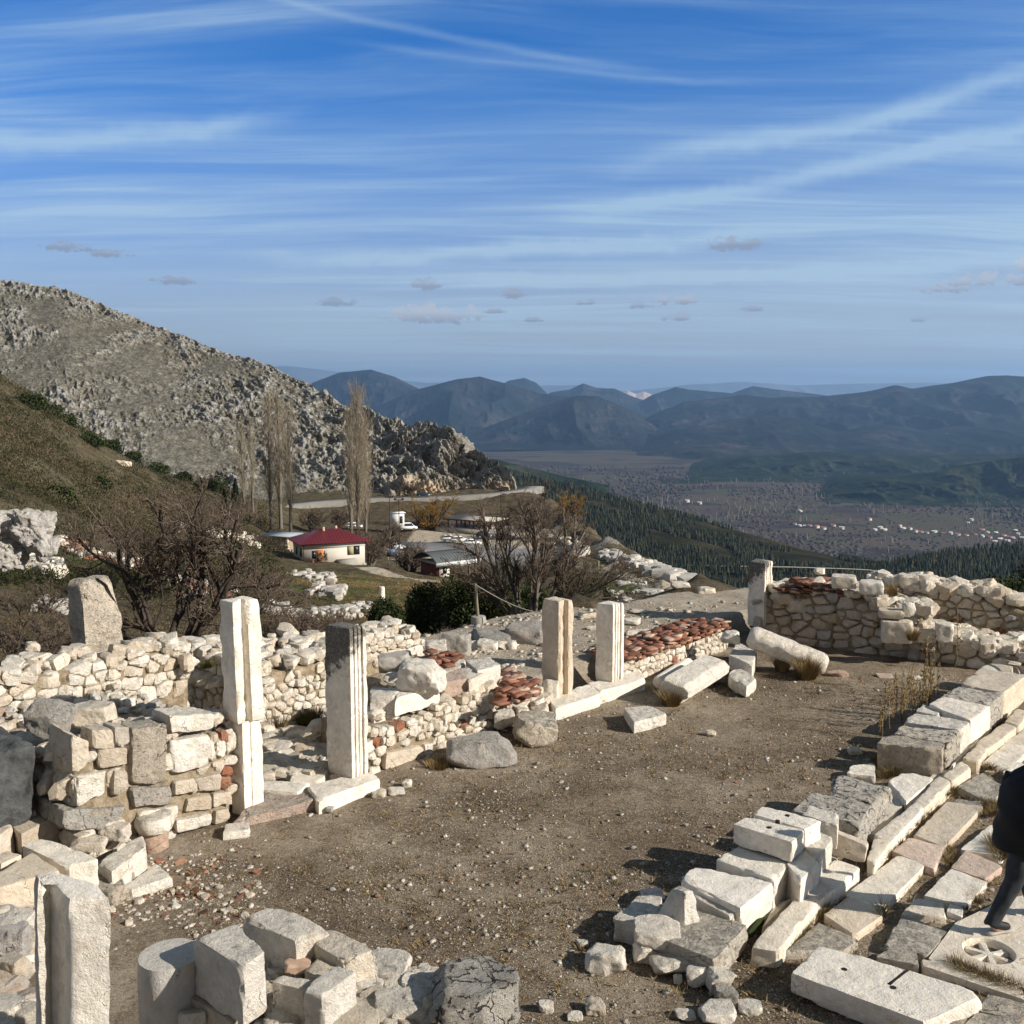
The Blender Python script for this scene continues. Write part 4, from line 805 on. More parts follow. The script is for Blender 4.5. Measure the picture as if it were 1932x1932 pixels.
# ---- threshold and sill slabs along the shop front
obj_hexa('threshold_slab', 'pink and rust red eroded marble threshold slab right of the broken pillar', 'slab', 2, [(-50, 1930), (560, 1780), (520, 1690), (160, 1730)], .12, -.05, M_WE, 'pink', seg=.04, amp=.025, nchip=12, lo=.8)
obj_hexa('threshold_slab', 'pale smooth threshold slab under the foot of the fluted pillar', 'slab', 2, [(545, 1790), (965, 1640), (900, 1590), (470, 1690)], .17, -.05, M_MA, 'white', seg=.04, amp=.01)
obj_hexa('paving_slab', 'cracked flat marble slab behind the pink threshold', 'slab', 2, [(165, 1720), (400, 1740), (500, 1655), (160, 1660)], .15, -.05, M_MA, 'cream', seg=.05)
obj_hexa('paving_slab', 'grey marble slab in shade just left of the fluted pillar foot', 'slab', 2, [(330, 1660), (560, 1660), (620, 1560), (480, 1500)], .17, -.05, M_MA, 'cream', seg=.05)
obj_hexa('paving_slab', 'small white slab at the foot of the broken pillar', 'slab', 1, [(1540, 1880), (1730, 1850), (1720, 1790), (1560, 1820)], .10, -.05, M_ST, 'white', seg=.04)
obj_hexa('threshold_slab', 'near half of the long white marble doorsill with two standing jambs', 'slab', 3, [(385, 1160), (690, 1060), (640, 985), (330, 1080)], .20, -.05, M_MA, 'white', seg=.04, amp=.012)
obj_hexa('threshold_slab', 'far half of the long white marble doorsill with two standing jambs', 'slab', 3, [(692, 1040), (1000, 960), (950, 890), (610, 985)], .20, -.05, M_MA, 'white', seg=.04, amp=.015)
# ---- second shop front, right of the fluted pillar
E0 = PZ(2, 890, 1625, 0.); E1 = PZ(0, 1045, 1362, 0.); E1 = E0+U3*np.dot(E1-E0, U3); LE = np.linalg.norm(E1-E0)
w4 = empty('shop_wall', E0, 'shop front wall of small rubble capped with long white marble blocks', 'ruined wall')
def zt4(s): return .60-.15*max(0, s-LE*.62)
core(MB(), [E0-V3*.03, E1-V3*.03, E1-V3*1.1, E0-V3*1.1], 0, [.55, .5, .5, .55]).build('rubble_core', M_MO, w4, smooth=True)
bq = [([(1000, 1590), (1280, 1510), (1275, 1415), (1010, 1470)], 'cream'), ([(1275, 1510), (1340, 1490), (1335, 1400), (1280, 1410)], 'white')]
rects = []
for i, (q, tn) in enumerate(bq):
    B, T = wallq(E0, V3, q, 2, .3, .04); ss = [np.dot(p-E0, U3) for p in T]; ts = [p[2] for p in T]; rects.append((min(ss), max(ss), min(ts), max(ts)))
    hexa(MB(), B, T, seg=.04, tint=stint(tn)).build('ashlar_block', M_ST, w4, sharp=32)
mb = voro(MB(), E0, U3, ZD, V3, LE+.2, .9, (.15, .105), .007, .15, (.0, .05), zt4, 'cream', skip1, 5, 43, brick=.07); mb.build('rubble_face', M_ST, w4, sharp=20)
mb = voro(MB(), E0-V3*1.15+np.array((0, 0, .48)), U3, V3, ZD, LE+.2, 1.15, (.17, .13), .01, .12, (.0, .06), None, 'cream', None, 4, 44, brick=.04); top_rocks(mb, (E0-V3*.6, E1-V3*.6), lambda s: .56, 1.0, (.07, .18), 70, 45, brick=.08); mb.build('rubble_fill', M_ST, w4, sharp=20)
def capq(k, q, zt, h): return topq(k, q, zt, zt-h)
obj_hexa('marble_block', 'long white marble capping block with a ribbed front, nearest the fluted pillar', 'block', 2, [(895, 1075), (1070, 1075), (1130, 1020), (900, 1010)], .87, .50, M_ST, 'white', seg=.035, nchip=9)
obj_hexa('marble_block', 'ribbed white marble block under the rough boulder on the second shop wall', 'block', 2, [(1070, 1085), (1375, 1015), (1330, 950), (1110, 1000)], .87, .60, M_MA, 'white', seg=.035)
obj_hexa('marble_block', 'pink marble block in the capping row of the second shop wall', 'block', 2, [(1400, 985), (1572, 950), (1520, 880), (1370, 940)], .86, .58, M_ST, 'pink', seg=.035)
obj_hexa('marble_block', 'cream block next to the pink one in the capping row', 'block', 2, [(1580, 965), (1680, 920), (1600, 860), (1510, 890)], .86, .6, M_ST, 'cream', seg=.035)
obj_hexa('marble_block', 'broad flat white block ending the capping row beside the broken tiles', 'block', 2, [(1640, 900), (1795, 860), (1720, 800), (1560, 830)], .9, .6, M_ST, 'white', seg=.035)
obj_hexa('marble_block', 'flat slab lying behind the capping row near the stacked tiles', 'block', 2, [(1380, 910), (1500, 890), (1560, 830), (1500, 815)], .84, .7, M_ST, 'cream', seg=.04)
place_rock('boulder', 'large jagged white boulder resting on the ribbed capping blocks', 2, (1115, 830, 1385, 1050), .86, tint='white', dep=.8, n=16, nchip=14)
place_rock('boulder', 'grey rounded boulder lying inside the second shop behind the jagged white one', 2, (970, 775, 1180, 905), .62, M_ST, 'gray', n=12)
place_rock('boulder', 'smooth oval grey stone standing behind the jagged white boulder', 2, (1095, 820, 1200, 905), .62, M_ST, 'gray', n=10)
place_rock('boulder', 'flat pale stone at the foot of the jagged white boulder', 2, (1000, 920, 1110, 990), .6, tint='cream', n=10)
# rear rubble of second shop
G0 = PZ(2, 880, 900, .6); G0[2] = 0; G1 = G0+U3*1.6
w5 = empty('rear_wall', G0, 'tumbled rear wall of the second shop with brown tiles on it', 'ruined wall')
core(MB(), [G0-V3*.5, G1-V3*.5, G1-V3*1.3, G0-V3*1.3], 0, .85).build('rubble_core', M_MO, w5, smooth=True)
mb = voro(MB(), G0-V3*.45+np.array((0, 0, .5)), U3, ZD, V3, 1.7, .4, (.18, .13), .006, .16, (.0, .05), None, 'cream', None, 5, 53); voro(mb, G0-V3*1.3+np.array((0, 0, .0)), V3, ZD, -U3, .85, .85, (.18, .13), .006, .16, (.0, .05), None, 'cream', None, 4, 55); top_rocks(mb, (G0-V3*.9, G1-V3*.9), lambda s: .9, .8, (.1, .22), 60, 54); mb.build('rubble_face', M_ST, w5, sharp=20)
place_rock('boulder', 'square white block among the stones on the rear wall of the second shop', 2, (1285, 690, 1415, 760), .95, tint='white', n=10)
place_rock('boulder', 'round dark lichen-covered boulder beside the terrace path', 2, (1395, 635, 1580, 790), .45, M_GR, 'gray', n=12, nchip=5)
place_rock('boulder', 'long pale stone lying behind the gap between the tall pillars', 2, (465, 715, 590, 775), 1.0, tint='cream', n=10)
def tiles(mb, pts, n, zf, seed=0, sz=(.13, .27), thick=.03):
    """pts: plan quad; loose broken tiles in overlapping layers"""
    r = np.random.default_rng(seed); G, F = cubegrid(3, 3, 2)
    for i in range(n):
        u, v = r.random(2); c = (pts[0]*(1-u)+pts[1]*u)*(1-v)+(pts[3]*(1-u)+pts[2]*u)*v
        h = (r.uniform(*sz)/2, r.uniform(*sz)/2*.75, thick*r.uniform(.4, .8)); Q = rockify(G, h, chips(h, 2, .84, .97, r), 90, .003, 9, i)
        M = np.array(Euler((r.uniform(-.12, .12), r.uniform(-.12, .12), math.atan2(UD[1], UD[0])+r.uniform(-.35, .35))).to_matrix()); mb.add(Q@M.T+np.array((c[0], c[1], zf+r.uniform(-.03, .04))), [F], (r.random(), 0, 0))
    return mb
def tile_stack(label, k, q, z, n, seed, **kw):
    P = [PZ(k, x, y, z) for x, y in q]; o = tiles(MB(), P, n, z, seed, **kw).build('roof_tiles', M_TILE); return tag(o, label, 'tiles', kind='stuff')
tile_stack('stack of brown broken tiles on the rear wall of the second shop', 2, [(1240, 850), (1450, 860), (1520, 800), (1320, 770)], .95, 40, 1)
tile_stack('heap of broken red tiles tumbling off the end of the second shop wall', 2, [(1780, 1130), (1990, 1090), (1900, 900), (1800, 900)], .62, 70, 2)
tile_stack('broken red tiles among stones left of the twin-ridged doorjamb', 3, [(20, 1110), (240, 1080), (260, 980), (60, 960)], .50, 40, 3)
mb = MB(); q0, q1 = PZ(3, 0, 1240, .1), PZ(3, 330, 1120, .1)
for i, (x, y) in enumerate([(30, 1230), (100, 1180), (150, 1210), (200, 1140), (250, 1150), (280, 1190), (60, 1140), (170, 1150), (10, 1180), (120, 1110), (220, 1090), (20, 1100), (280, 1110)]):
    rock(mb, PZ(3, x, y, .2)+np.array((0, 0, 0)), (.13, .12, .11), i, (.2, .1), 6, 8, 13, .05, stint('cream'))
tag(mb.build('rubble_heap', M_ST, sharp=20), 'collapsed end of the second shop wall below the broken red tiles', 'rubble', kind='stuff')
place_rock('boulder', 'upright split white stone leaning beside the first doorjamb', 3, (300, 960, 410, 1125), .1, tint='white', n=12)
place_rock('boulder', 'knobbly half-round stone with a dark shaded hollow at the foot of the shop wall', 3, (108, 1205, 370, 1415), 0., M_WE, 'cream', n=16, nchip=8)
place_rock('boulder', 'large grey angular boulder lying on the court below the shop wall', 2, (1450, 1345, 1880, 1560), 0., M_GR, 'gray', n=18, nchip=10, rz=.15, dep=.6)
# ---- third front: long low wall with a thick layer of red tiles
H0 = PZ(3, 880, 1000, 0.); H1 = PZ(0, 1372, 1224, 0.); H1 = H0+U3*np.dot(H1-H0, U3); LH = np.linalg.norm(H1-H0)
w6 = empty('tile_capped_wall', H0, 'low cream rubble wall thickly capped with broken red tiles', 'ruined wall')
core(MB(), [H0-V3*.03, H1-V3*.03, H1-V3*.85, H0-V3*.85], 0, .42).build('rubble_core', M_MO, w6, smooth=True)
mb = voro(MB(), H0, U3, ZD, V3, LH, .55, (.14, .095), .006, .14, (.0, .04), lambda s: .40, 'cream', None, 4, 63, brick=.03); mb.build('rubble_face', M_ST, w6, sharp=20)
P = [H0-V3*.02, H1-V3*.02, H1-V3*.85, H0-V3*.85]; mb = tiles(MB(), P, 330, .47, 64, (.14, .26), .03)
P = [H0+V3*.0, H1+V3*.0, H1-V3*.1, H0-V3*.1]; tiles(mb, P, 90, .44, 65, (.14, .22), .03); P = [H0+V3*.0+U3*1.2, H1, H1-V3*.5, H0-V3*.5+U3*1.2]; tiles(mb, P, 120, .53, 66); o = mb.build('tile_capping', M_TILE, w6); o['kind'] = 'stuff'

# ---------------------------------------------------------------- standing pillars
def pil_top(label, k, quad, z0, zt, prof, m=M_MA, tint='white', **kw):
    L, N, Rr, Fc = [PZ(k, x, y, zt)[:2] for x, y in quad]; e = Rr-N; n_ = np.array((e[1], -e[0])); n_ /= np.linalg.norm(n_); n_ = n_ if np.dot(n_, N-Fc) > 0 else -n_
    V, F = prism([L, N]+[N+e*f-n_*d for f, d in prof]+[Rr, Fc], z0-.03, zt, **kw)
    return tag(MB().add(V, F, stint(tint)).build('doorjamb_pillar', m, sharp=40), label, 'pillar', 'standing pillars of the shop doorways')
def pil(label, k, foot, z0, ytop, m=M_MA, tint='white', prof=None, name='doorjamb_pillar', seed=0, lean=(0, 0), far=None, amp=.008, cut=None, **kw):
    """foot: left, near, right base corners in the picture; prof: list of (fraction along near->right face, inset)"""
    L, N, Rr = [PZ(k, x, y, z0)[:2] for x, y in foot]; Fc = L+Rr-N if far is None else far
    e = Rr-N; n_ = np.array((e[1], -e[0])); n_ /= np.linalg.norm(n_); 
    if np.dot(n_, N-Fc) < 0: n_ = -n_
    poly = [L, N]+[N+e*f-n_*d for f, d in (prof or [])]+[Rr, Fc]
    zt = PY(k, foot[1][0], ytop, PZ(k, *foot[1], z0)[1])[2]
    V, F = prism(poly, z0-.03, zt, seed=seed, lean=lean, amp=amp, **kw); mb = MB().add(V, F, stint(tint))
    o = mb.build(name, m, sharp=40); return tag(o, label, 'pillar', 'standing pillars of the shop doorways'), zt
FL = [(.18, 0), (.19, .018), (.27, .018), (.28, 0), (.38, 0), (.39, .022), (.52, .022), (.53, .008), (.64, .008), (.65, .03), (.78, .03), (.79, .0)]
# broken pillar in two pieces
zb_ = PY(1, 1690, 1128, PZ(1, 1690, 1775, 0)[1])[2]
fo = [(1600, 1745), (1690, 1778), (1825, 1725)]
L, N, Rr = [PZ(1, x, y, 0.)[:2] for x, y in fo]; e = Rr-N; nn_ = np.array((e[1], -e[0])); nn_ /= np.linalg.norm(nn_); nn_ = nn_ if np.dot(nn_, N-L-Rr+N) > 0 else -nn_
root = empty('doorjamb_pillar', (*((L+Rr)/2), 0), 'tallest pillar, cracked across its middle, standing at the end of the left wall', 'pillar', 'standing pillars of the shop doorways')
poly = [L, N]+[N+e*f-nn_*d for f, d in [(.30, 0), (.33, .015), (.42, .015), (.45, 0)]]+[Rr, L+Rr-N]
V, F = prism(poly, -.03, zb_-.004, amp=.014, seed=5, erode=.012, edge=.03); MB().add(V, F, stint('white')).build('lower_shaft', M_MA, root, sharp=40)
c2 = (L+Rr)/2; q = lambda f: [c2+(p-c2)*f for p in poly]
fo2 = [(1545, 1100), (1640, 1140), (1830, 1095)]; L2, N2, R2 = [PZ(1, x, y, zb_)[:2] for x, y in fo2]; e2 = R2-N2
poly2 = [L2, N2]+[N2+e2*f-nn_*d for f, d in [(.30, 0), (.33, .09), (.50, .09), (.53, .0)]]+[R2, L2+R2-N2]
zt_ = PY(1, 1640, 300, PZ(1, 1640, 1140, zb_)[1])[2]
V, F = prism(poly2, zb_+.004, zt_, amp=.010, seed=6, erode=.02, edge=.035, lean=(-.015, 0)); MB().add(V, F, stint('white')).build('upper_shaft', M_MA, root, sharp=40)
M_PB = stone_mat('blackened_marble', .35, .3, .7, 1., (1.60, -2.1)); M_PE = stone_mat('blackened_marble_head', .35, .3, .7, 1., (1.12, 4.95))
pil('fluted pillar with a blackened weathered head standing on the pale threshold', 2, [(600, 1590), (775, 1645), (888, 1605)], .17, 620, M_PB, 'white', FL, seed=11, edge=.02)
pil_top('doorjamb with a deep vertical channel at the near end of the long white doorsill', 3, [(287, 402), (405, 432), (508, 416), (385, 386)], .20, 1.73, [(.32, 0), (.38, .075), (.60, .075), (.66, 0)], M_MA, 'tan', seed=12, edge=.035, amp=.012)
pil_top('ribbed doorjamb at the far end of the long white doorsill', 3, [(662, 436), (782, 452), (858, 434), (738, 418)], .20, 1.51, FL, seed=13, edge=.012)
pil('solitary pillar at the far corner beside the shaded back wall', 4, [(20, 575), (135, 600), (188, 572)], .3, 165, M_PE, 'cream', FL, seed=14, edge=.03, amp=.012)
# leaning pillar at the near left with a deep channel
zf = 1.86
T5 = [PZ(5, x, y, zf)[:2] for x, y in ((270, 745), (335, 825), (396, 785), (548, 935), (885, 915), (790, 800), (420, 690))]
np_ = empty('doorjamb_pillar', (*np.mean(T5, 0), 0), 'nearest pillar, with a dark split strip down its left side', 'pillar', 'standing pillars of the shop doorways')
V, F = prism(T5, -.05, zf, amp=.007, seed=21, erode=.016, edge=.02, lean=(.035, .01)); V[:, 0] -= .035*1.9; V[:, 1] -= .01*1.9
MB().add(V, F, stint('white')).build('shaft', M_MA, np_, sharp=40)
T6 = [PZ(5, x, y, 1.97)[:2] for x, y in ((262, 728), (292, 790), (350, 770), (322, 715))]
V, F = prism(T6, -.05, 1.97, amp=.016, seed=27, erode=.03, edge=.02, freq=9, lean=(.03, .0)); V[:, 0] -= .03*1.95
MB().add(V, F, stint('white')).build('split_flange', M_ST, np_, sharp=40)
c = PZ(5, 1370, 1370, 1.42)[:2]; pa = np.linspace(0, 6.2832, 18, endpoint=False); rad = .205
V, F = prism([c+rad*np.array((math.cos(a), math.sin(a))) for a in pa], -.05, 1.42, amp=.004, seed=22, erode=.008)
tag(MB().add(V, F, stint('gray')).build('column_stump', M_MA, sharp=28), 'faceted grey column drum in shade beside the nearest rubble pier', 'column')
# rough upright stone left behind the rear wall
Y_ = 15.0; pts = [PY(1, x, 620, Y_)[:2] for x in (505, 640, 820)]; zb0 = 1.2; zt0 = PY(1, 640, 150, Y_)[2]
Lq, Nq, Rq = pts[0]+np.array((0, .06)), pts[1]+np.array((0, -.10)), pts[2]+np.array((0, .34)); 
def nt(P):
    f = np.clip((P[:, 2]-zb0)/(zt0-zb0), 0, 1); return -np.clip(f-.45, 0, 1)**1.3*.55*np.clip((P[:, 0]-Nq[0]-.1)/.3, 0, 1)
V, F = prism([Lq, Nq, Rq, Lq+Rq-Nq+np.array((0, .1))], zb0-1.8, zt0, amp=.02, seed=23, erode=.05, edge=.04, notch=nt, lean=(-.03, 0))
tag(MB().add(V, F, (.35, .5, .5)).build('standing_stone', M_WE, sharp=40), 'rough grey standing stone with a slanting broken top behind the rear wall', 'standing stone')

# ---------------------------------------------------------------- fallen architecture
def fallen(name, label, k, p0, p1, z0, z1, prof, m=M_MA, tint='white', seed=0, cat='column fragment', roll=0., amp=.006, **kw):
    """shaft lying from picture point p0 (height z0) to p1 (height z1); prof: cross-section"""
    a, b = PZ(k, *p0, z0), PZ(k, *p1, z1); L = np.linalg.norm(b-a); V, F = prism(prof, 0, L, seed=seed, amp=amp, ds=.03, **kw)
    d = Vector(b-a).normalized(); q = d.to_track_quat('Z', 'Y').to_matrix(); rr = Matrix.Rotation(roll, 3, 'Z'); M = np.array(q@rr)
    o = MB().add(V@M.T+a, F, stint(tint)).build(name, m, sharp=38); return tag(o, label, cat)
def circ(r, n, fl=0.): return [((r-(fl if i % 2 else 0))*math.cos(2*math.pi*i/n), (r-(fl if i % 2 else 0))*math.sin(2*math.pi*i/n)) for i in range(n)]
fallen('fallen_column', 'long fallen column drum propped against the corner of the back wall', 4, (40, 660), (560, 870), .62, .16, circ(.215, 20), M_ST, 'white', 31, erode=.05, amp=.012)
half = [(-.25, -.16), (.1, -.22), (.24, -.16), (.26, -.05), (.19, -.03), (.2, .04), (.13, .07), (.13, .15), (.0, .2), (-.2, .17), (-.3, .05)]
fallen('fallen_column', 'large moulded marble fragment lying by the tuft of dry grass near the tile-capped wall', 3, (1200, 1060), (1490, 880), .2, .22, half, M_ST, 'white', 32, roll=R(200), erode=.03)
fallen('fallen_column', 'smaller ribbed fragment tucked behind the large moulded one', 3, (1090, 985), (1300, 850), .12, .12, circ(.12, 10), M_MA, 'cream', 33, erode=.02)
obj_hexa('moulded_fragment', 'small marble fragment with parallel mouldings lying right of the large one', 'column fragment', 3, [(1560, 930), (1700, 1010), (1770, 950), (1640, 870)], .22, .0, M_ST, 'white', seg=.03, nchip=14, lo=.75, amp=.02)
obj_hexa('marble_block', 'grooved pale block between the long fallen column and the tile-capped wall', 'block', 3, [(1580, 790), (1740, 860), (1770, 770), (1640, 700)], .30, .0, M_ST, 'white', seg=.035, nchip=10)
place_rock('boulder', 'pale stone perched at the far end of the tile-capped wall', 3, (1535, 630, 1645, 710), .45, tint='cream', n=10)
obj_hexa('marble_block', 'lone square block lying on the open court dirt', 'block', 3, [(925, 1255), (1150, 1200), (1060, 1145), (855, 1150)], .19, 0, M_ST, 'white', seg=.03, nchip=8)
place_rock('tile_fragment', 'small orange tile fragment wedged under the long fallen column', 3, (1765, 735, 1800, 765), .25, M_TILE, 'brick', n=5, cat='tile')
# ================================================================ shaded back wall at the right
def bwall(name, label, pa, pb, zt, th, seed, size=(.26, .18), tn='cream', back=True, tops=60, topsz=(.12, .3)):
    """free-standing rubble wall from pa to pb (face on the left-hand/near side), zt = heights along it"""
    pa, pb = np.array((*pa, 0.)), np.array((*pb, 0.)); L = np.linalg.norm(pb-pa); e = (pb-pa)/L; n = np.array((e[1], -e[0], 0)); 
    if n[1] > 0: n = -n
    w = empty(name, pa-n*th/2, label, 'ruined wall'); hs = np.array(zt, float); f = lambda s: float(np.interp(s/L, hs[:, 0], hs[:, 1]))
    nseg = max(2, len(hs)); mb = MB(); xs = np.linspace(0, L, 5)
    for a, b in zip(xs[:-1], xs[1:]): core(mb, [pa+e*a-n*.03, pa+e*b-n*.03, pa+e*b-n*(th-.07), pa+e*a-n*(th-.07)], -.1, [f(a)-.06, f(b)-.06, f(b)-.06, f(a)-.06])
    mb.build('rubble_core', M_MO, w, smooth=True)
    mb = voro(MB(), pa, e, ZD, n, L, 2., size, .013, .2, (-.01, .09), lambda s: f(s)-.05, tn, None, 6, seed, .2, brick=.02, vary=1.)
    voro(mb, pa, -n, ZD, -e, th, 2., size, .008, .2, (.0, .05), lambda s: f(0)-.08, tn, None, 5, seed+1)
    voro(mb, pb-n*th, n, ZD, e, th, 2., size, .008, .2, (.0, .05), lambda s: f(L)-.08, tn, None, 5, seed+2)
    if back: voro(mb, pb-n*th, -e, ZD, -n, L, 2., size, .008, .2, (.0, .05), lambda s: f(L-s)-.05, tn, None, 4, seed+3)
    mb.build('rubble_face', M_ST, w, sharp=20); mb = MB(); r = np.random.default_rng(seed+9)
    for i in range(tops):
        s = r.random()*L; a = r.uniform(.1, .95)*th; sz = r.uniform(*topsz); c = pa+e*s-n*a; c = c+np.array((0, 0, f(s)-.02+r.uniform(0, .09)))
        rock(mb, c, (sz*.6, sz*.5, sz*r.uniform(.3, .45)), r.uniform(0, 6), (r.uniform(-.3, .3), r.uniform(-.3, .3)), 5, 9, 13, .06, stint('cream', r))
    mb.build('top_stones', M_ST, w, sharp=20); return w, (pa, e, n, L, f)
W4, FW = bwall('back_wall', 'high rubble wall in shade across the far end of the court', (4.98, 20.75), (7.75, 18.95), [(0, .93), (.1, 1.0), (.3, 1.12), (.6, 1.13), (.8, .98), (1, .92)], .85, 71, (.30, .17), 'old', tops=130)
W5, _ = bwall('back_wall', 'rear rubble wall in shade stepping down to the right behind the cut block', (7.3, 20.7), (11.6, 18.3), [(0, 1.18), (.25, 1.2), (.45, 1.12), (.7, .8), (1, .45)], .8, 75, (.26, .16), 'old', tops=130)
W6, _ = bwall('low_wall', 'low rubble footing in front of the rear wall at the right end of the court', (7.75, 18.93), (9.2, 18.0), [(0, .5), (.4, .42), (1, .35)], 1.1, 79, tops=70, back=False)
bwall('low_wall', 'tumbled rubble wall end at the right edge beyond the marble block row', (9.0, 18.2), (11.0, 16.9), [(0, .35), (.4, .4), (1, .35)], 1.5, 83, (.22, .16), tops=120, back=False)
def wb(k, x0, y0, x1, y1, name, label, Yd, tn='cream', dep=.9, m=M_ST, **kw):
    """dressed block seen face on at distance Yd, standing on its own base"""
    a = PY(k, x0, y1, Yd); b = PY(k, x1, y1, Yd-.25*(PY(k, x1, y1, Yd)[0]-a[0])); e = b-a; e[2] = 0; n = np.array((-e[1], e[0], 0)); d = n/np.linalg.norm(n)*np.linalg.norm(e)*dep; top = PY(k, x0, y0, Yd+.2)[2]
    B = [np.array((*p[:2], a[2])) for p in (a, b, b+d, a+d)]; T = [np.array((*p[:2], top)) for p in (a, b, b+d, a+d)]
    o = hexa(MB(), B, T, seg=.04, tint=stint(tn), nchip=8, **kw).build(name, m, sharp=32); return tag(o, label, 'block')
wb(4, 605, 240, 775, 335, 'ashlar_block', 'squared block on the back wall crown right of the red tiles', 19.6)
wb(4, 800, 280, 965, 375, 'ashlar_block', 'long rough white block on the back wall crown left of the gap', 19.3, 'white', 1.)
wb(4, 1072, 232, 1205, 335, 'ashlar_block', 'upright cube block on the highest crown of the rear wall', 20.3)
wb(4, 932, 470, 1105, 540, 'ashlar_block', 'flat block on top of the jutting jamb at the end of the back wall', 18.75)
wb(4, 950, 545, 1165, 710, 'ashlar_block', 'large square jamb block with a sunlit right face at the end of the back wall', 18.65, 'cream', .7)
wb(4, 1205, 610, 1330, 708, 'ashlar_block', 'low block left of the tall corner stone on the low footing', 18.6)
wb(4, 1320, 560, 1445, 705, 'ashlar_block', 'tall corner stone with a bright right face on the low footing', 18.5)
for i, (bb, lb) in enumerate([((1215, 285, 1340, 370), 'dark rounded boulder beside the upright cube block on the rear wall'), ((1340, 325, 1440, 385), 'flat pale boulder in the middle of the rear wall crown'), ((1435, 295, 1545, 375), 'bright angular boulder where the rear wall starts to step down'),
                              ((490, 195, 555, 235), 'small round stone standing above the red tiles on the back wall'), ((205, 365, 318, 435), 'rounded pale stone at the left end of the back wall next to the solitary pillar'), ((310, 395, 462, 500), 'large dark rounded stone near the left end of the back wall'), ((1100, 430, 1168, 525), 'knobbly stone with a lit edge on the jutting jamb')]):
    x0, y0, x1, y1 = bb; Yd = 20.2 if 1200 < x0 < 1500 else (20.3 if i == 3 else (18.8 if i == 6 else 20.4)); c = PY(4, (x0+x1)/2, (y0+y1)/2, Yd); w = (x1-x0)*.27345/1932*Yd; h = (y1-y0)*.27345/1932*Yd
    tag(rock(MB(), c, (w/2, w*.4, h/2), .1, (0, 0), 10, 9, 13, .05, stint('cream')).build('boulder', M_ST, sharp=20), lb, 'stone')
P_ = [PY(4, x, y, 20.6)+np.array((0, dy, 0)) for x, y, dy in ((230, 300, -.35), (600, 280, -.75), (600, 280, .2), (230, 300, .5))]
o = tiles(MB(), P_, 90, 1.12, 71, (.16, .3), .03).build('roof_tiles', M_TILE); tag(o, 'red broken roof tiles layered on the crown of the shaded back wall', 'tiles', kind='stuff')
P_ = [PY(4, x, y, 20.6)+np.array((0, dy, 0)) for x, y, dy in ((350, 250, -.5), (590, 250, -.7), (590, 250, .0), (350, 250, .1))]
o = tiles(MB(), P_, 50, 1.24, 72, (.16, .3), .03).build('roof_tiles', M_TILE); tag(o, 'upper layer of red tiles under the small round stone on the back wall', 'tiles', kind='stuff')

# ================================================================ row of marble blocks, kerb and paved street at the right
G_ = 'marble blocks in the row along the street'
ROW = [
 ([(920, 1395), (1370, 1440), (1385, 1395), (1010, 1335)], 'big front block with a broken yellowish face, first of the raised marble row', M_WE, 'cream', .44, .00),
 ([(1040, 1330), (1395, 1400), (1490, 1310), (1085, 1280)], 'pitted weathered block, second from the broken yellowish front block', M_FI, 'cream', .43, 0),
 ([(1110, 1250), (1490, 1305), (1560, 1245), (1185, 1195)], 'block with a rounded far corner, third from the broken yellowish front block', M_ST, 'cream', .43, 0),
 ([(1190, 1180), (1345, 1210), (1362, 1170), (1232, 1130)], 'small loose block on the court side of the raised marble row', M_ST, 'white', .40, .15),
 ([(1280, 1130), (1560, 1240), (1697, 1140), (1372, 1080)], 'smooth rectangular block with a scratched top, in the middle of the raised marble row', M_MA, 'cream', .45, 0),
 ([(1365, 1080), (1695, 1130), (1785, 1055), (1480, 1010)], 'deeply weathered block with black cracks near the far end of the raised marble row', M_FI, 'cream', .45, 0),
 ([(1500, 990), (1790, 1045), (1950, 925), (1635, 885)], 'longest smooth block at the far end of the raised marble row', M_MA, 'cream', .46, 0),
 ([(1610, 890), (1800, 915), (1810, 870), (1690, 850)], 'small weathered block left of the far end of the raised marble row', M_ST, 'cream', .40, 0),
 ([(1700, 850), (1855, 865), (1850, 912), (1800, 915)], 'little rounded block behind the longest smooth block', M_ST, 'tan', .42, .1)]
for q, lb, m, tn, zt, zb in ROW: obj_hexa('marble_block', lb, 'block', 4, q, zt, zb, m, tn, G_, seg=.03, nchip=6, amp=.024 if m in (M_WE, M_FI) else .012, lo=.91, hi=.99, ex=1.06)
for q, lb, m, tn, zt, zb in [
 ([(325, 450), (790, 540), (885, 400), (480, 330)], 'heavily fissured grey block, nearer of the fissured pair', M_FI, 'white', .42, 0),
 ([(590, 340), (880, 400), (1025, 280), (620, 205)], 'heavily fissured grey block, farther of the fissured pair', M_FI, 'white', .44, 0),
 ([(405, 480), (640, 560), (650, 470), (440, 420)], 'small rough block squeezed between the holed blocks and the fissured pair', M_ST, 'cream', .52, .25),
 ([(1000, 250), (1120, 390), (1305, 240), (1110, 190)], 'low flat slab in the gap beyond the fissured pair', M_MA, 'cream', .16, -.05),
 ([(715, 200), (900, 220), (900, 130), (740, 150)], 'white ribbed slab fallen on the court side of the front block', M_MA, 'white', .12, 0)]:
    obj_hexa('marble_block', lb, 'block', 8, q, zt, zb, m, tn, seg=.03, nchip=10 if m is M_FI else 8, amp=.035 if m is M_FI else .012, lo=.86 if m is M_FI else .84, ex=1.06)
def holes(o_top, k, pts, z):
    for x, y in pts:
        c = PZ(k, x, y, z); V, F = prism([c[:2]+.024*np.array((math.cos(a), math.sin(a)*1)) for a in np.linspace(0, 6.28, 10, endpoint=False)], z-.03, z+.004, amp=0, erode=0., ds=.02); yield V, F
M_HOLE = simple('dark_dowel_socket', (.02, .018, .015), 1)
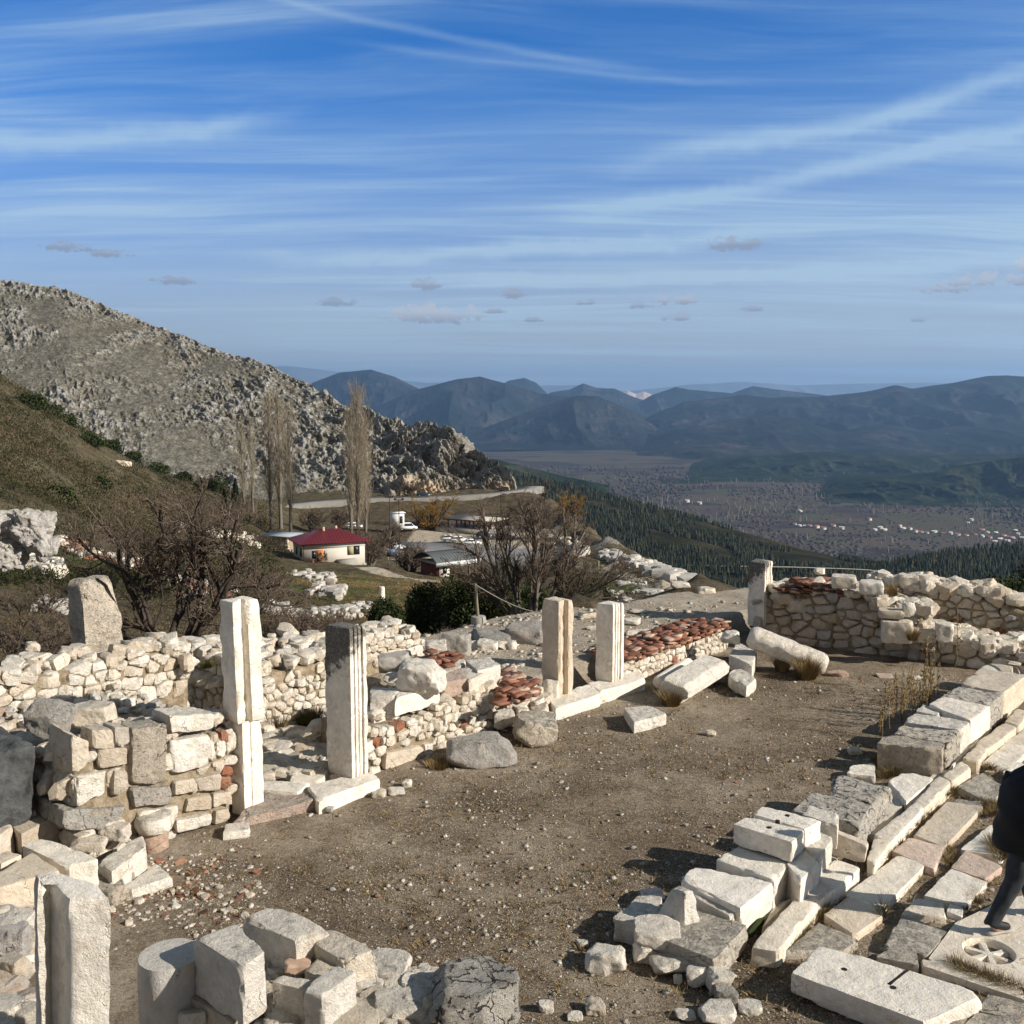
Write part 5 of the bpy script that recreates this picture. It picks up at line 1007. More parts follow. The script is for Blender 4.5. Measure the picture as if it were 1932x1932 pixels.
def holed(label, q, zt, zb, hp):
    B, T = topq(8, q, zt, zb); c = np.mean(B, 0); rt = empty('marble_block', c, label, 'block'); hexa(MB(), B, T, seg=.025, tint=stint('white'), nchip=5, amp=.006, lo=.92, hi=.99).build('block_body', M_MA, rt, sharp=32)
    for V, F in holes(None, 8, hp, zt): MB().add(V, F).build('dowel_hole', M_HOLE, rt)
holed('cleanly cut white block with one dowel hole, nearer of the holed pair', [(-70, 550), (330, 675), (412, 590), (20, 500)], .62, .40, [(175, 575)])
holed('cleanly cut white block with two dowel holes, farther of the holed pair', [(65, 480), (420, 585), (532, 520), (132, 428)], .62, .40, [(300, 492), (232, 530)])
for k, q, lb, m, tn, zt, zb in [
 (8, [(-190, 790), (205, 930), (310, 815), (-20, 700)], 'low marble block under the nearer holed block', M_MA, 'cream', .38, 0),
 (8, [(300, 820), (390, 930), (520, 800), (400, 700)], 'pale block below the farther holed block, lit by the sun', M_MA, 'white', .40, 0),
 (8, [(400, 700), (510, 790), (610, 640), (520, 600)], 'cracked block with a bright right face just past the holed pair', M_ST, 'white', .42, 0),
 (7, [(1130, 760), (1580, 975), (1840, 765), (1210, 655)], 'broad warm-toned slab with a fractured right edge in the low marble row', M_MA, 'cream', .34, 0),
 (7, [(1240, 900), (1500, 1040), (1590, 985), (1230, 880)], 'thin broken slab wedged beside the upright white fragment', M_ST, 'cream', .28, .1),
 (7, [(580, 1060), (900, 1130), (960, 890), (780, 880)], 'left half of the lowest slab under the upright white fragment', M_ST, 'cream', .22, 0),
 (7, [(880, 1180), (1370, 1380), (1630, 1110), (960, 920)], 'large low slab under the upright white fragment with a mossy notch', M_WE, 'cream', .24, 0)]:
    obj_hexa('marble_block', lb, 'block', k, q, zt, zb, m, tn, seg=.03, nchip=6, amp=.014, lo=.90, ex=1.06)
# upright triangular fragment and leaning thin slab
B, T = topq(7, [(900, 1060), (1150, 1130), (1265, 1080), (1020, 960)], .24, .22); T = [PY(7, x, y, Y) for x, y, Y in ((1035, 830, B[0][1]+.1), (1140, 850, B[1][1]+.08), (1225, 850, B[2][1]+.05), (1100, 800, B[3][1]))]
tag(hexa(MB(), [b-np.array((0, 0, .02)) for b in B], T, seg=.03, nchip=10, lo=.82, tint=stint('white')).build('marble_fragment', M_ST, sharp=32), 'upright pointed white fragment standing on the low marble slab', 'stone')
a, b = PZ(8, 600, 770, .15), PZ(8, 830, 830, .12); tt = [PY(8, 605, 600, a[1]+.02), PY(8, 850, 700, b[1]+.03)]; n = np.array((.05, .09, 0))
tag(hexa(MB(), [a, b, b+n, a+n], [tt[0], tt[1], tt[1]+n, tt[0]+n], seg=.025, nchip=6, lo=.85, tint=stint('tan'), amp=.008).build('leaning_slab', M_MA, sharp=32), 'thin pinkish slab leaning upright across the kerb beside the holed blocks', 'slab')
a, b = PZ(8, 650, 640, .2), PZ(8, 860, 720, .12); tt = [PY(8, 640, 570, a[1]+.35), PY(8, 775, 540, b[1]+.3)]; n = np.array((.04, .06, 0))
tag(hexa(MB(), [a, b, b+n, a+n], [tt[0], tt[1], tt[1]+n, tt[0]+n], seg=.025, nchip=8, lo=.8, tint=stint('tan'), amp=.008).build('leaning_slab', M_ST, sharp=32), 'yellowish broken slab tilted behind the thin pinkish one', 'slab')
# kerb: worn rounded stones stepping along the block row
K_ = 'worn kerb stones along the street'
KERB = [([(50, 1370), (250, 1400), (510, 1085), (385, 1040)], 'nearest kerb stone with a stained side, nearest the mossy gutter'), ([(335, 1015), (510, 1080), (640, 985), (440, 920)], 'short kerb stone lying in the shadow of the leaning slab'), ([(440, 920), (640, 985), (800, 850), (640, 790)], 'stepped kerb stone directly below the thin leaning slab'),
        ([(850, 790), (900, 830), (1010, 670), (900, 640)], 'narrow broken kerb stone right of the leaning slab'), ([(900, 620), (1005, 680), (1245, 430), (1180, 400)], 'long smooth kerb stone beside the fissured pair'), ([(1180, 395), (1250, 435), (1425, 260), (1340, 215)], 'bowed kerb stone passing the low flat slab'),
        ([(1370, 215), (1440, 250), (1565, 160), (1500, 115)], 'rounded kerb stone with a bright end below the front block'), ([(1510, 90), (1620, 120), (1680, 20), (1620, -10)], 'kerb stone beside the front block of the raised row'), ([(1600, -10), (1690, 30), (1880, -120), (1790, -150)], 'long pale kerb stone in the middle distance'), ([(1800, -160), (1900, -130), (1960, -230), (1880, -250)], 'farthest kerb stone before the picture edge')]
for q, lb in KERB: obj_hexa('kerb_stone', lb, 'kerb', 8, q, .17, -.05, M_MA, 'cream', K_, seg=.03, p=14, nchip=4, amp=.008, lo=.93, ex=1.07)
for q, lb in [([(130, 1260), (300, 1090), (380, 1035), (210, 1110)], 'narrow mossy gutter slab between the low blocks and the nearest kerb'), ([(300, 1000), (440, 925), (640, 790), (560, 770)], 'gutter slab in the shade below the holed blocks'), ([(870, 620), (950, 600), (1110, 400), (1040, 380)], 'gutter slab beside the fissured pair'), ([(1130, 380), (1190, 400), (1420, 190), (1330, 180)], 'gutter slab below the low flat slab'), ([(1400, 190), (1480, 110), (1620, -30), (1570, -40)], 'gutter strip beside the raised marble row')]:
    obj_hexa('gutter_slab', lb, 'slab', 8, q, .09, -.06, M_MA, 'cream', seg=.04, amp=.008, ex=1.1)
# street paving
PV = 'street paving slabs'
PAV = [([(300, 1420), (690, 1410), (780, 1350), (520, 1230)], 'rough white paving slab nearest the kerb end', 'cream', M_WE), ([(560, 1170), (760, 1310), (990, 1150), (720, 1060)], 'paving slab crossed by the walker\'s shadow beside the kerb', 'cream', M_MA), ([(710, 1030), (930, 1150), (1245, 830), (1060, 770)], 'long paving slab with a diagonal crack and rounded lit edge', 'cream', M_MA),
       ([(1030, 735), (1310, 860), (1375, 700), (1140, 645)], 'faintly pinkish paving slab with thin twig shadows on it', 'pink', M_MA), ([(1180, 620), (1385, 700), (1640, 430), (1400, 400)], 'long paving slab with flaking far end, left of the walker', 'cream', M_MA), ([(1370, 480), (1560, 490), (1650, 400), (1480, 370)], 'crumbling rough paving patch, left of the walker\'s jacket', 'gray', M_WE),
       ([(1480, 290), (1690, 400), (1820, 290), (1640, 195)], 'broken paving slab with a notch, up the street from the walker', 'cream', M_WE), ([(1790, 190), (1890, 260), (1990, 180), (1900, 120)], 'small white paving slab above the walker\'s back', 'white', M_MA), ([(1630, 140), (1850, 150), (1990, 10), (1800, 0)], 'far paving slab beside the dry grass tufts', 'cream', M_MA), ([(1800, -10), (2000, 10), (2140, -110), (1960, -120)], 'farthest visible paving slab at the right edge', 'cream', M_MA),
       ([(975, 1385), (1260, 1450), (1400, 1290), (1100, 1180)], 'square paving slab in the second row with chipped edge', 'cream', M_WE), ([(1090, 1170), (1390, 1190), (1370, 1100), (1190, 1060)], 'broken paving slab in the walker\'s shadow, second row', 'cream', M_MA), ([(1250, 1040), (1530, 1110), (1675, 950), (1430, 860)], 'smooth grey paving slab left of the walker\'s calf', 'cream', M_MA), ([(1430, 850), (1660, 925), (1775, 840), (1540, 730)], 'pink paving slab left of the walker\'s knee', 'pink', M_MA), ([(1500, 720), (1780, 770), (1860, 560), (1700, 560)], 'flat paving slab behind the walker\'s thigh', 'cream', M_MA), ([(1400, 1150), (1500, 1190), (1510, 1130), (1420, 1100)], 'little triangular paving piece at the corner of the smooth grey slab', 'white', M_MA),
       ([(900, 1460), (1200, 1520), (1190, 1440), (1010, 1400)], 'thin broken paving slab behind the long slab with a groove', 'cream', M_WE), ([(1240, 1480), (1250, 1530), (1930, 1760), (1900, 1680)], 'long narrow sunken slab edge beside the dry weeds', 'cream', M_MA)]
for q, lb, tn, m in PAV: obj_hexa('paving_slab', lb, 'slab', 8, q, .075, -.10, m, tn, PV, seg=.03, p=30, nchip=4, amp=.009 if m is M_MA else .02, lo=.92, ex=1.07)
# big slab carrying the star-shaped drain
DQ = [(1270, 1480), (1560, 1640), (2500, 1750), (2400, 1050), (2100, 1000), (1780, 1080), (1460, 1230)]
root = empty('drain_slab', PZ(8, 1690, 1430, 0), 'large flat slab pierced by a round star-shaped drain grille', 'drain'); dc = PZ(8, 1690, 1425, .07); Rd_ = .205
dp = np.array([PZ(8, x, y, .07)[:2] for x, y in DQ]); na = 96; an = np.linspace(0, 2*math.pi, na, endpoint=False); outer = []
for a in an:
    d = np.array((math.cos(a), math.sin(a))); best = 1e9
    for i in range(len(dp)):
        p, q = dp[i], dp[(i+1) % len(dp)]; M = np.array(((d[0], -(q-p)[0]), (d[1], -(q-p)[1])))
        if abs(np.linalg.det(M)) < 1e-9: continue
        t, u = np.linalg.solve(M, p-dc[:2])
        if t > 0 and -1e-6 <= u <= 1+1e-6: best = min(best, t)
    outer.append(dc[:2]+d*best)
outer = np.array(outer); mb = MB(); Vv = []; rings = [(-.06, Rd_, 0), (.045, Rd_, 0), (.07, Rd_*1.08, 0)]
for z, r, _ in rings: Vv.append(np.column_stack((dc[0]+r*np.cos(an), dc[1]+r*np.sin(an), np.full(na, z))))
for f in np.linspace(.1, 1, 14):
    i0 = Vv[2][:, :2]; Vv.append(np.column_stack((i0+(outer-i0)*f, .07+fbm(np.column_stack((i0+(outer-i0)*f, 0*an))*4, 3, 3)*.004)))
Vv.append(np.column_stack((outer, np.full(na, -.1)))); nr_ = len(Vv); i = np.arange(na); F = [np.stack((k*na+i, k*na+(i+1) % na, (k+1)*na+(i+1) % na, (k+1)*na+i), 1)[:, ::-1] for k in range(nr_-1)]
mb.add(np.concatenate(Vv), F, stint('cream')).build('slab_body', M_MA, root, sharp=40)
V, F = prism([dc[:2]+Rd_*.99*np.array((math.cos(a), math.sin(a))) for a in an[::3]], -.09, -.05, amp=0, erode=0); MB().add(V, F).build('drain_hollow', M_HOLE, root)
mb = MB()
for k in range(6):
    a = k*math.pi/3+.35; d = np.array((math.cos(a), math.sin(a), 0)); q = np.array((-d[1], d[0], 0)); c = np.array((*dc[:2], .0)); w0, w1 = .030, .048
    hexa(mb, [c-q*w0-np.array((0, 0, .04)), c+d*Rd_*.98-q*w1-np.array((0, 0, .04)), c+d*Rd_*.98+q*w1-np.array((0, 0, .04)), c+q*w0-np.array((0, 0, .04))], [c-q*w0*.5+np.array((0, 0, .045)), c+d*Rd_*.98-q*w1*.6+np.array((0, 0, .035)), c+d*Rd_*.98+q*w1*.6+np.array((0, 0, .035)), c+q*w0*.5+np.array((0, 0, .045))], seg=.02, nchip=2, amp=.003, tint=stint('white'))
mb.build('star_grille', M_MA, root, sharp=40)
# long grooved slab at the bottom and small slabs beside it
gs = empty('grooved_slab', PZ(8, 900, 1650, 0), 'long thick slab with a short carved groove and a dowel hole at the bottom of the street', 'slab')
B, T = topq(8, [(340, 1580), (1240, 1915), (1650, 1720), (530, 1370)], .24, .02); B = [b+np.array((.0, .03, 0)) for b in B]; hexa(MB(), B, T, seg=.035, nchip=9, amp=.010, lo=.88, tint=stint('cream'), cap=60, seed=5).build('slab_body', M_MA, gs, sharp=34)
g0, g1 = PZ(8, 1000, 1660, .238), PZ(8, 1130, 1560, .238); dd = (g1-g0)/np.linalg.norm(g1-g0); qq = np.array((-dd[1], dd[0], 0))*.012
hexa(MB(), [g0-qq-(0, 0, .03), g1-qq-(0, 0, .03), g1+qq-(0, 0, .03), g0+qq-(0, 0, .03)], [g0-qq+(0, 0, .005), g1-qq+(0, 0, .005), g1+qq+(0, 0, .005), g0+qq+(0, 0, .005)], amp=0, nchip=0).build('carved_groove', M_HOLE, gs)
for V, F in holes(None, 8, [(1030, 1680), (692, 1555)], .236): MB().add(V, F).build('dowel_hole', M_HOLE, gs)
for q, lb in [([(1600, 1830), (1900, 1900), (2050, 1800), (1680, 1720)], 'rough corner slab at the lower right picture edge'), ([(1380, 1900), (1500, 1960), (1590, 1830), (1470, 1820)], 'small grey slab at the end of the grooved slab'), ([(1500, 1940), (1840, 1990), (1920, 1910), (1600, 1840)], 'cracked slab at the bottom edge right of the grooved slab')]:
    obj_hexa('paving_slab', lb, 'slab', 8, q, .12, -.05, M_WE, 'cream', seg=.035, amp=.02)
place_rock('boulder', 'pitted pale stone under the front edge of the grooved slab', 8, (695, 1820, 930, 1900), 0, M_WE, 'cream', n=12)
# ================================================================ loose stones on the court, right pile
for bb, lb, zb, tn in [((385, 1285, 655, 1500), 'jagged white stone lying apart on the court left of the low slabs', 0, 'white'), ((765, 1090, 1090, 1290), 'crumpled white stone on the edge of the low slab', .14, 'white'), ((890, 1325, 1190, 1515), 'rounded oblong white stone in front of the low slabs', .0, 'white'), ((745, 1240, 910, 1420), 'shaded stone wedged under the lowest slab', 0, 'cream'),
                       ((1170, 1430, 1325, 1600), 'pointed stone at the near corner of the low slabs', 0, 'white'), ((1330, 1465, 1500, 1640), 'white and grey stone, uppermost of the two tumbling from the near corner', .02, 'white'), ((1390, 1600, 1550, 1760), 'grey white stone, lower of the two tumbling from the near corner', 0, 'gray'), ((1580, 1725, 1740, 1830), 'pitted stone in the shadow left of the grooved slab', 0, 'cream'),
                       ((1280, 1740, 1530, 1900), 'large rough white stone at the bottom edge of the picture', 0, 'white'), ((1080, 1790, 1215, 1865), 'squat stone left of the large rough one at the bottom', 0, 'cream'), ((370, 1710, 510, 1830), 'small cream stone on the open court near the bottom', 0, 'cream'), ((0, 1710, 100, 1815), 'pair-like flat stone on the court at the bottom centre', 0, 'white'), ((220, 1810, 330, 1870), 'small flat white stone near the bottom centre', 0, 'white'), ((1060, 1510, 1120, 1580), 'pebble-sized white stone before the oblong one', 0, 'white'), ((1190, 1320, 1380, 1440), 'lichen-blotched stone on the near end of the low slab', .1, 'gray'), ((300, 1235, 375, 1290), 'small white stone in the shadow of the upright fragment', 0, 'white'), ((810, 850, 970, 910), 'flat white stone behind the left half of the lowest slab', .05, 'white')]:
    place_rock('loose_stone', lb, 7, bb, zb, M_WE if tn == 'gray' else M_ST, tn, n=11, nchip=12)
for bb, lb, k, tn, zb in [((1425, 1310, 1485, 1350), 'small cream stone on the court beyond the lone square block', 3, 'cream', 0), ((585, 900, 700, 950), 'flat pinkish stone on the court below the long fallen column', 4, 'pink', 0), ((925, 930, 1020, 960), 'flat brick-like fragment on the court before the back wall', 4, 'pink', 0), ((1165, 935, 1210, 965), 'tiny white stone before the back wall', 4, 'white', 0),
                          ((720, 1430, 800, 1480), 'pale stone in the shadow beside the front block of the raised row', 4, 'cream', 0), ((1125, 1650, 1185, 1705), 'rounded small stone on the court below the second shop wall', 2, 'cream', 0), ((1030, 1715, 1130, 1760), 'flat pale flake on the court below the second shop wall', 2, 'white', 0), ((920, 1725, 1000, 1780), 'small stone nearest the pale threshold', 2, 'cream', 0), ((600, 1840, 640, 1880), 'little grey stone in front of the pink threshold', 2, 'gray', 0)]:
    place_rock('loose_stone', lb, k, bb, zb, M_ST, tn, n=8)
# ================================================================ left foreground
for k, q, lb, m, tn, zt, zb in [
 (5, [(-120, 760), (-10, 830), (480, 690), (260, 545)], 'wide weathered slab beside the nearest leaning pillar', M_MA, 'cream', .52, .2), (5, [(180, 490), (525, 650), (790, 600), (350, 430)], 'long grey-topped slab in front of the left wall corner', M_MA, 'cream', .50, .12),
 (5, [(790, 620), (900, 700), (1175, 500), (1150, 400)], 'slanting white slab at the foot of the left wall', M_ST, 'white', .34, .0), (5, [(970, 830), (1060, 840), (1385, 740), (1250, 640)], 'flat white slab lying on the court before the left wall', M_ST, 'white', .12, .0),
 (5, [(90, 325), (170, 400), (470, 240), (330, 220)], 'rounded oblong block beneath the wall corner', M_ST, 'cream', .55, .3), (5, [(0, 240), (70, 290), (295, 195), (170, 170)], 'pale block above the rounded oblong one near the left edge', M_ST, 'cream', .62, .4), (5, [(-80, 320), (-20, 420), (110, 320), (0, 290)], 'cream block cut by the left picture edge', M_ST, 'cream', .6, .3), (5, [(-60, 560), (0, 640), (180, 560), (60, 530)], 'grey slab behind the wide weathered slab at the left edge', M_MA, 'cream', .45, .2)]:
    obj_hexa('stone_slab', lb, 'slab', k, q, zt, zb, m, tn, seg=.03, nchip=8, amp=.012, lo=.88)
place_rock('boulder', 'ochre pitted boulder behind the nearest leaning pillar', 5, (700, 740, 995, 985), .0, M_WE, 'tan', n=16, nchip=8)
place_rock('loose_stone', 'small round brown stone at the end of the flat white slab', 5, (975, 680, 1080, 805), .05, M_WE, 'tan', n=10, nchip=5)
place_rock('loose_stone', 'cream boulder at the base of the left wall below the grey oval one', 5, (600, 420, 840, 545), .3, M_ST, 'cream', n=12)
place_rock('loose_stone', 'pale square stone in the lowest course left of the pink capital', 5, (845, 300, 1030, 475), .25, M_ST, 'white', n=12)
# built-in pinkish capital at the wall foot
c = PZ(5, 1250, 545, 0)[:2]+np.array((-.02, .06)); cp2 = [c+.15*np.array((math.cos(a), math.sin(a))) for a in np.linspace(0, 6.283, 16, endpoint=False)]
V, F = prism(cp2, -.02, .24, amp=.01, seed=41, erode=.01, lean=(-.1, 0)); mb = MB().add(V, F, stint('pink')); V, F = prism([c+(p-c)*1.45 for p in cp2], .24, .40, amp=.012, seed=42, erode=.03); mb.add(V, F, stint('white'))
tag(mb.build('column_capital', M_ST, sharp=40), 'pinkish half-round capital standing on end at the foot of the left wall', 'capital')
# dark sarcophagus-like boulder and block at the left edge
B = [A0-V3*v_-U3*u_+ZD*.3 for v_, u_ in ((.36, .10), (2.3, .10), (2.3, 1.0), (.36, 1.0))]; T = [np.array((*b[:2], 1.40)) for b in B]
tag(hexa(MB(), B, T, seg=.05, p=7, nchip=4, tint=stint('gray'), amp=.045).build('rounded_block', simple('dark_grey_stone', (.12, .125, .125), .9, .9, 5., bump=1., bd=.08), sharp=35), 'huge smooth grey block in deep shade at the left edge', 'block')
wb(1, -60, 905, 130, 1165, 'ashlar_block', 'upright shaded block behind the huge grey one at the left edge', 12.9, 'cream', 1.1)
place_rock('boulder', 'tilted grey white boulder balanced on the top corner of the left wall', 1, (228, 975, 480, 1190), 1.30, M_WE, 'gray', n=16, nchip=10, tilt=(.2, .15), dep=.8)
place_rock('boulder', 'broad cream boulder on the left wall crown behind the balanced grey one', 1, (500, 985, 760, 1150), 1.22, M_ST, 'cream', n=14, nchip=10)
for bb, lb in [((1120, 545, 1270, 625), 'pale rounded stone on the rear wall left of the taller one'), ((1265, 520, 1412, 605), 'rounded bulky stone near the right end of the rear wall'), ((1400, 515, 1525, 572), 'flat block behind the tallest pillar on the rear wall'), ((180, 560, 265, 635), 'knobbly stone standing on the rear wall left of the standing stone')]:
    x0, y0, x1, y1 = bb; c = PY(1, (x0+x1)/2, (y0+y1)/2, 14.9+.0016*(x0-500)); w = (x1-x0)*.27345/1932*c[1]; h = (y1-y0)*.27345/1932*c[1]
    tag(rock(MB(), c-np.array((0, 0, .02)), (w/2, w*.4, h/2), .2, (0, 0), 10, 9, 13, .05, stint('cream')).build('boulder', M_ST, sharp=20), lb, 'stone')
# ---- nearest rubble pier at the bottom
pr = empty('rubble_pier', PZ(6, 1000, 1000, 0), 'nearest rubble pier of mixed white stones cut off by the bottom edge', 'ruined wall')
pq = [PZ(6, x, y, .95) for x, y in ((230, 1230), (1700, 1300), (1660, 1050), (520, 850))]; core(MB(), pq, 0, 1.06, amp=.06).build('rubble_core', M_MO, pr, smooth=True)
mb = MB(); r_ = np.random.default_rng(91)
for i in range(260):
    u, v = r_.random(2); c = (pq[0]*(1-u)+pq[1]*u)*(1-v)+(pq[3]*(1-u)+pq[2]*u)*v; s = r_.uniform(.03, .19); rock(mb, np.array((c[0], c[1], 1.06+s*.12)), (s*.6, s*.5, s*.4), r_.uniform(0, 6), (r_.uniform(-.3, .3), r_.uniform(-.3, .3)), 5, 8, 13, .06, stint('cream', r_))
mb.build('rubble_fill', M_ST, pr, sharp=20)
for q, lb, zt, zb, tn in [([(252, 730), (490, 880), (605, 800), (445, 650)], 'big square block standing highest on the nearest pier', 1.60, 1.2, 'cream'), ([(215, 1010), (440, 1140), (470, 1030), (300, 940)], 'shaded square block under the highest one on the nearest pier', 1.2, .7, 'cream'), ([(500, 645), (750, 755), (915, 690), (640, 580)], 'broad flat block at the back of the nearest pier', 1.42, 1.12, 'white'), ([(840, 770), (985, 850), (1145, 790), (900, 690)], 'long block with a stepped lit end on the nearest pier', 1.36, 1.12, 'cream'),
                        ([(640, 950), (790, 985), (840, 935), (690, 910)], 'shaded squared block in the middle of the nearest pier', 1.34, .85, 'cream'), ([(785, 985), (890, 1010), (1045, 900), (925, 870)], 'tilted wedge block with a bright right face on the nearest pier', 1.38, 1.08, 'white'), ([(790, 890), (880, 940), (980, 870), (870, 810)], 'pitted flat block at the centre of the nearest pier', 1.30, 1.1, 'cream')]:
    obj_hexa('ashlar_block', lb, 'block', 6, q, zt, zb, M_ST, tn, seg=.025, nchip=10, amp=.014, lo=.84)
for bb, lb, tn, m in [((1425, 905, 1815, 1190), 'large cracked grey-topped boulder at the right end of the nearest pier', 'white', M_FI), ((1045, 835, 1290, 955), 'white lumpy stone at the back edge of the nearest pier', 'white', M_ST), ((1030, 935, 1165, 1035), 'smooth angular stone in the middle of the nearest pier', 'cream', M_ST), ((1150, 1010, 1370, 1150), 'large white stone left of the cracked boulder on the nearest pier', 'white', M_ST), ((1255, 910, 1332, 975), 'small grey white stone near the back edge of the nearest pier', 'cream', M_ST),
                      ((1335, 900, 1455, 985), 'pointed stone propped against the cracked boulder', 'white', M_ST), ((820, 1060, 1130, 1200), 'low shaded stone at the bottom edge of the nearest pier', 'cream', M_ST), ((1190, 950, 1290, 1025), 'triangular white stone behind the large white one', 'white', M_ST), ((1365, 1020, 1480, 1145), 'brownish stone wedged left of the cracked boulder', 'tan', M_ST), ((575, 725, 665, 800), 'little white stone in the notch behind the highest block', 'white', M_ST), ((640, 780, 785, 900), 'cream stone beside the brown fragment on the nearest pier', 'cream', M_ST), ((800, 740, 920, 820), 'narrow white stone on the long block of the nearest pier', 'white', M_ST)]:
    place_rock('loose_stone', lb, 6, bb, 1.08, m, tn, n=18 if bb[2]-bb[0] > 200 else 11, nchip=12)
place_rock('tile_fragment', 'orange brown tile fragment lying on the nearest pier', 6, (710, 840, 820, 920), 1.22, M_TILE, 'brick', n=8, cat='tile')
# rubble at the far left bottom edge
mb = MB(); r_ = np.random.default_rng(92)
for i in range(46):
    c = PZ(5, r_.uniform(-150, 230), r_.uniform(1080, 1950), .5); s = r_.uniform(.08, .26); rock(mb, c, (s*.6, s*.5, s*.4), r_.uniform(0, 6), (r_.uniform(-.3, .3), r_.uniform(-.3, .3)), 7, 9, 13, .06, stint('mixed', r_))
core(mb, [PZ(5, x, y, .5) for x, y in ((-300, 1950), (200, 1950), (200, 1150), (-200, 1100))], 0, .48, amp=.08)
tag(mb.build('rubble_heap', M_ST, sharp=20), 'heap of mixed stones at the left edge behind the nearest pillar', 'rubble', kind='stuff')
for bb, lb, tn in [((0, 1140, 215, 1400), 'grey shaded stone left of the nearest pillar', 'gray'), ((0, 1370, 200, 1560), 'ochre grey stone below the shaded one at the left edge', 'tan'), ((0, 1030, 240, 1200), 'cream flat stone behind the nearest pillar at the left edge', 'cream')]:
    place_rock('loose_stone', lb, 5, bb, .55, M_ST, tn, n=14)
# ---- stones and tile chips scattered before the left wall
mb = MB(); mt = MB(); r_ = np.random.default_rng(93)
for i in range(1300):
    x, y = r_.uniform(850, 2150), r_.uniform(560, 1350)
    if r_.random() > np.clip(1.2-abs((y-880)-(x-1500)*.12)/330, .05, 1): continue
    c = PZ(5, x, y, 0); s = r_.uniform(.009, .032)*(2.1 if r_.random() < .09 else 1); t = r_.random() < .42
    if t: rock(mt, c+np.array((0, 0, s*.2)), (s*.9, s*.7, s*.25), r_.uniform(0, 6), (r_.uniform(-.3, .3), r_.uniform(-.3, .3)), 3, 6, 16, .03, (r_.random(), 0, 0))
    else: rock(mb, c+np.array((0, 0, s*.3)), (s*.7, s*.6, s*.45), r_.uniform(0, 6), (r_.uniform(-.3, .3), r_.uniform(-.3, .3)), 3, 8, 14, .05, stint('cream', r_))
tag(mb.build('stone_chips', M_ST, sharp=20), 'white stone chips strewn before the left wall', 'stone chips', kind='stuff'); tag(mt.build('tile_chips', M_TILE, sharp=20), 'red tile chips strewn among the white stones before the left wall', 'tile chips', kind='stuff')
# ---- gravel on the whole court
G0_, F0_ = cubegrid(1, 1, 1)
def pebbles(n, region, szf, seed, tint, zf=None):
    r = np.random.default_rng(seed); P = region(r, n); n = len(P); s = szf(r, n); z = near_z(P[:, 0], P[:, 1])+fbm(np.stack((P[:, 0], P[:, 1], 0*P[:, 0]), 1)*.8, 3, 2)*.035+fbm(np.stack((P[:, 0], P[:, 1], 0*P[:, 0]), 1)*5, 4, 5)*.018
    V = G0_[None]*np.stack((s*.6, s*.5, s*.3), 1)[:, None]*r.uniform(.35, 1.2, (n, 8, 1)); a = r.uniform(0, 6.28, n); ca, sa = np.cos(a)[:, None], np.sin(a)[:, None]
    X = V[:, :, 0]*ca-V[:, :, 1]*sa; Y = V[:, :, 0]*sa+V[:, :, 1]*ca; W = np.stack((X+P[:, :1], Y+P[:, 1:2], V[:, :, 2]+(z+s*.12)[:, None]), 2)
    F = (np.arange(n)*8)[:, None, None]+F0_[None]; T = np.stack((tint(r, n), r.random(n), r.random(n)*.4), 1)
    return W.reshape(-1, 3), [F.reshape(-1, 4)], np.repeat(T, 8, 0)
def reg_court(r, n):
    px = r.uniform(350, 1900, n); py = 1932-(r.random(n)**.9)*660; P = np.array([PZ(0, a, b, 0)[:2] for a, b in zip(px, py)])
    a = (P-WA[:2])@NV[:2]; k = (a < -.12); f = fbm(np.column_stack((P, 0*px))*.9, 3, 77); k &= r.random(n) < np.clip(.62+f*1.2, .12, 1); return P[k]
W, F, T = pebbles(48000, reg_court, lambda r, n: .005+.045*r.random(n)**30+.010*r.random(n)**2, 5, lambda r, n: np.where(r.random(n) < .10, .86+.14*r.random(n), np.where(r.random(n) < .45, .42+.24*r.random(n), .02+.3*r.random(n))))
tag(MB().add(W, F, T).build('gravel', M_ST), 'pale gravel strewn over the dirt court', 'gravel', kind='stuff')
def reg_terr(r, n):
    px = r.uniform(600, 1450, n); py = r.uniform(1135, 1330, n); P = np.array([PZ(0, a, b, .33)[:2] for a, b in zip(px, py)]); a = (P-WA[:2])@NV[:2]; s = (P-WA[:2])@UD[:2]; return P[(a > .9) & (s > 5.2)]
W, F, T = pebbles(5000, reg_terr, lambda r, n: .02+.10*r.random(n)**6, 6, lambda r, n: .08+.5*r.random(n)); tag(MB().add(W, F, T).build('gravel', M_ST), 'thin pale gravel on the terrace behind the doorjambs', 'gravel', kind='stuff')
# terrace: stepped rock slabs and rock lumps
for i, (q, lb, zt) in enumerate([([(1640, 660), (1880, 690), (1870, 610), (1600, 590)], 'pitted flat bedrock slab below the rope post', .52), ([(1570, 640), (1780, 690), (1800, 640), (1620, 600)], 'overhanging bedrock ledge left of the path', .45), ([(1820, 600), (2100, 620), (2100, 540), (1860, 550)], 'broad bedrock slab behind the first doorjamb', .62)]):
    obj_hexa('bedrock_slab', lb, 'rock', 2, q, zt, .1, M_WE, 'gray', seg=.06, p=9, amp=.04)
for i, (bb, lb) in enumerate([((1585, 700, 1665, 770), 'white stone under the bedrock ledge, left of the split one'), ((1650, 690, 1770, 780), 'split white stone under the bedrock ledge'), ((1780, 690, 1900, 760), 'creamy stone at the path edge under the bedrock slab'), ((1190, 690, 1290, 740), 'pale stone behind the tile stack of the second shop')]): place_rock('loose_stone', lb, 2, bb, .3, M_ST, 'white', n=10)
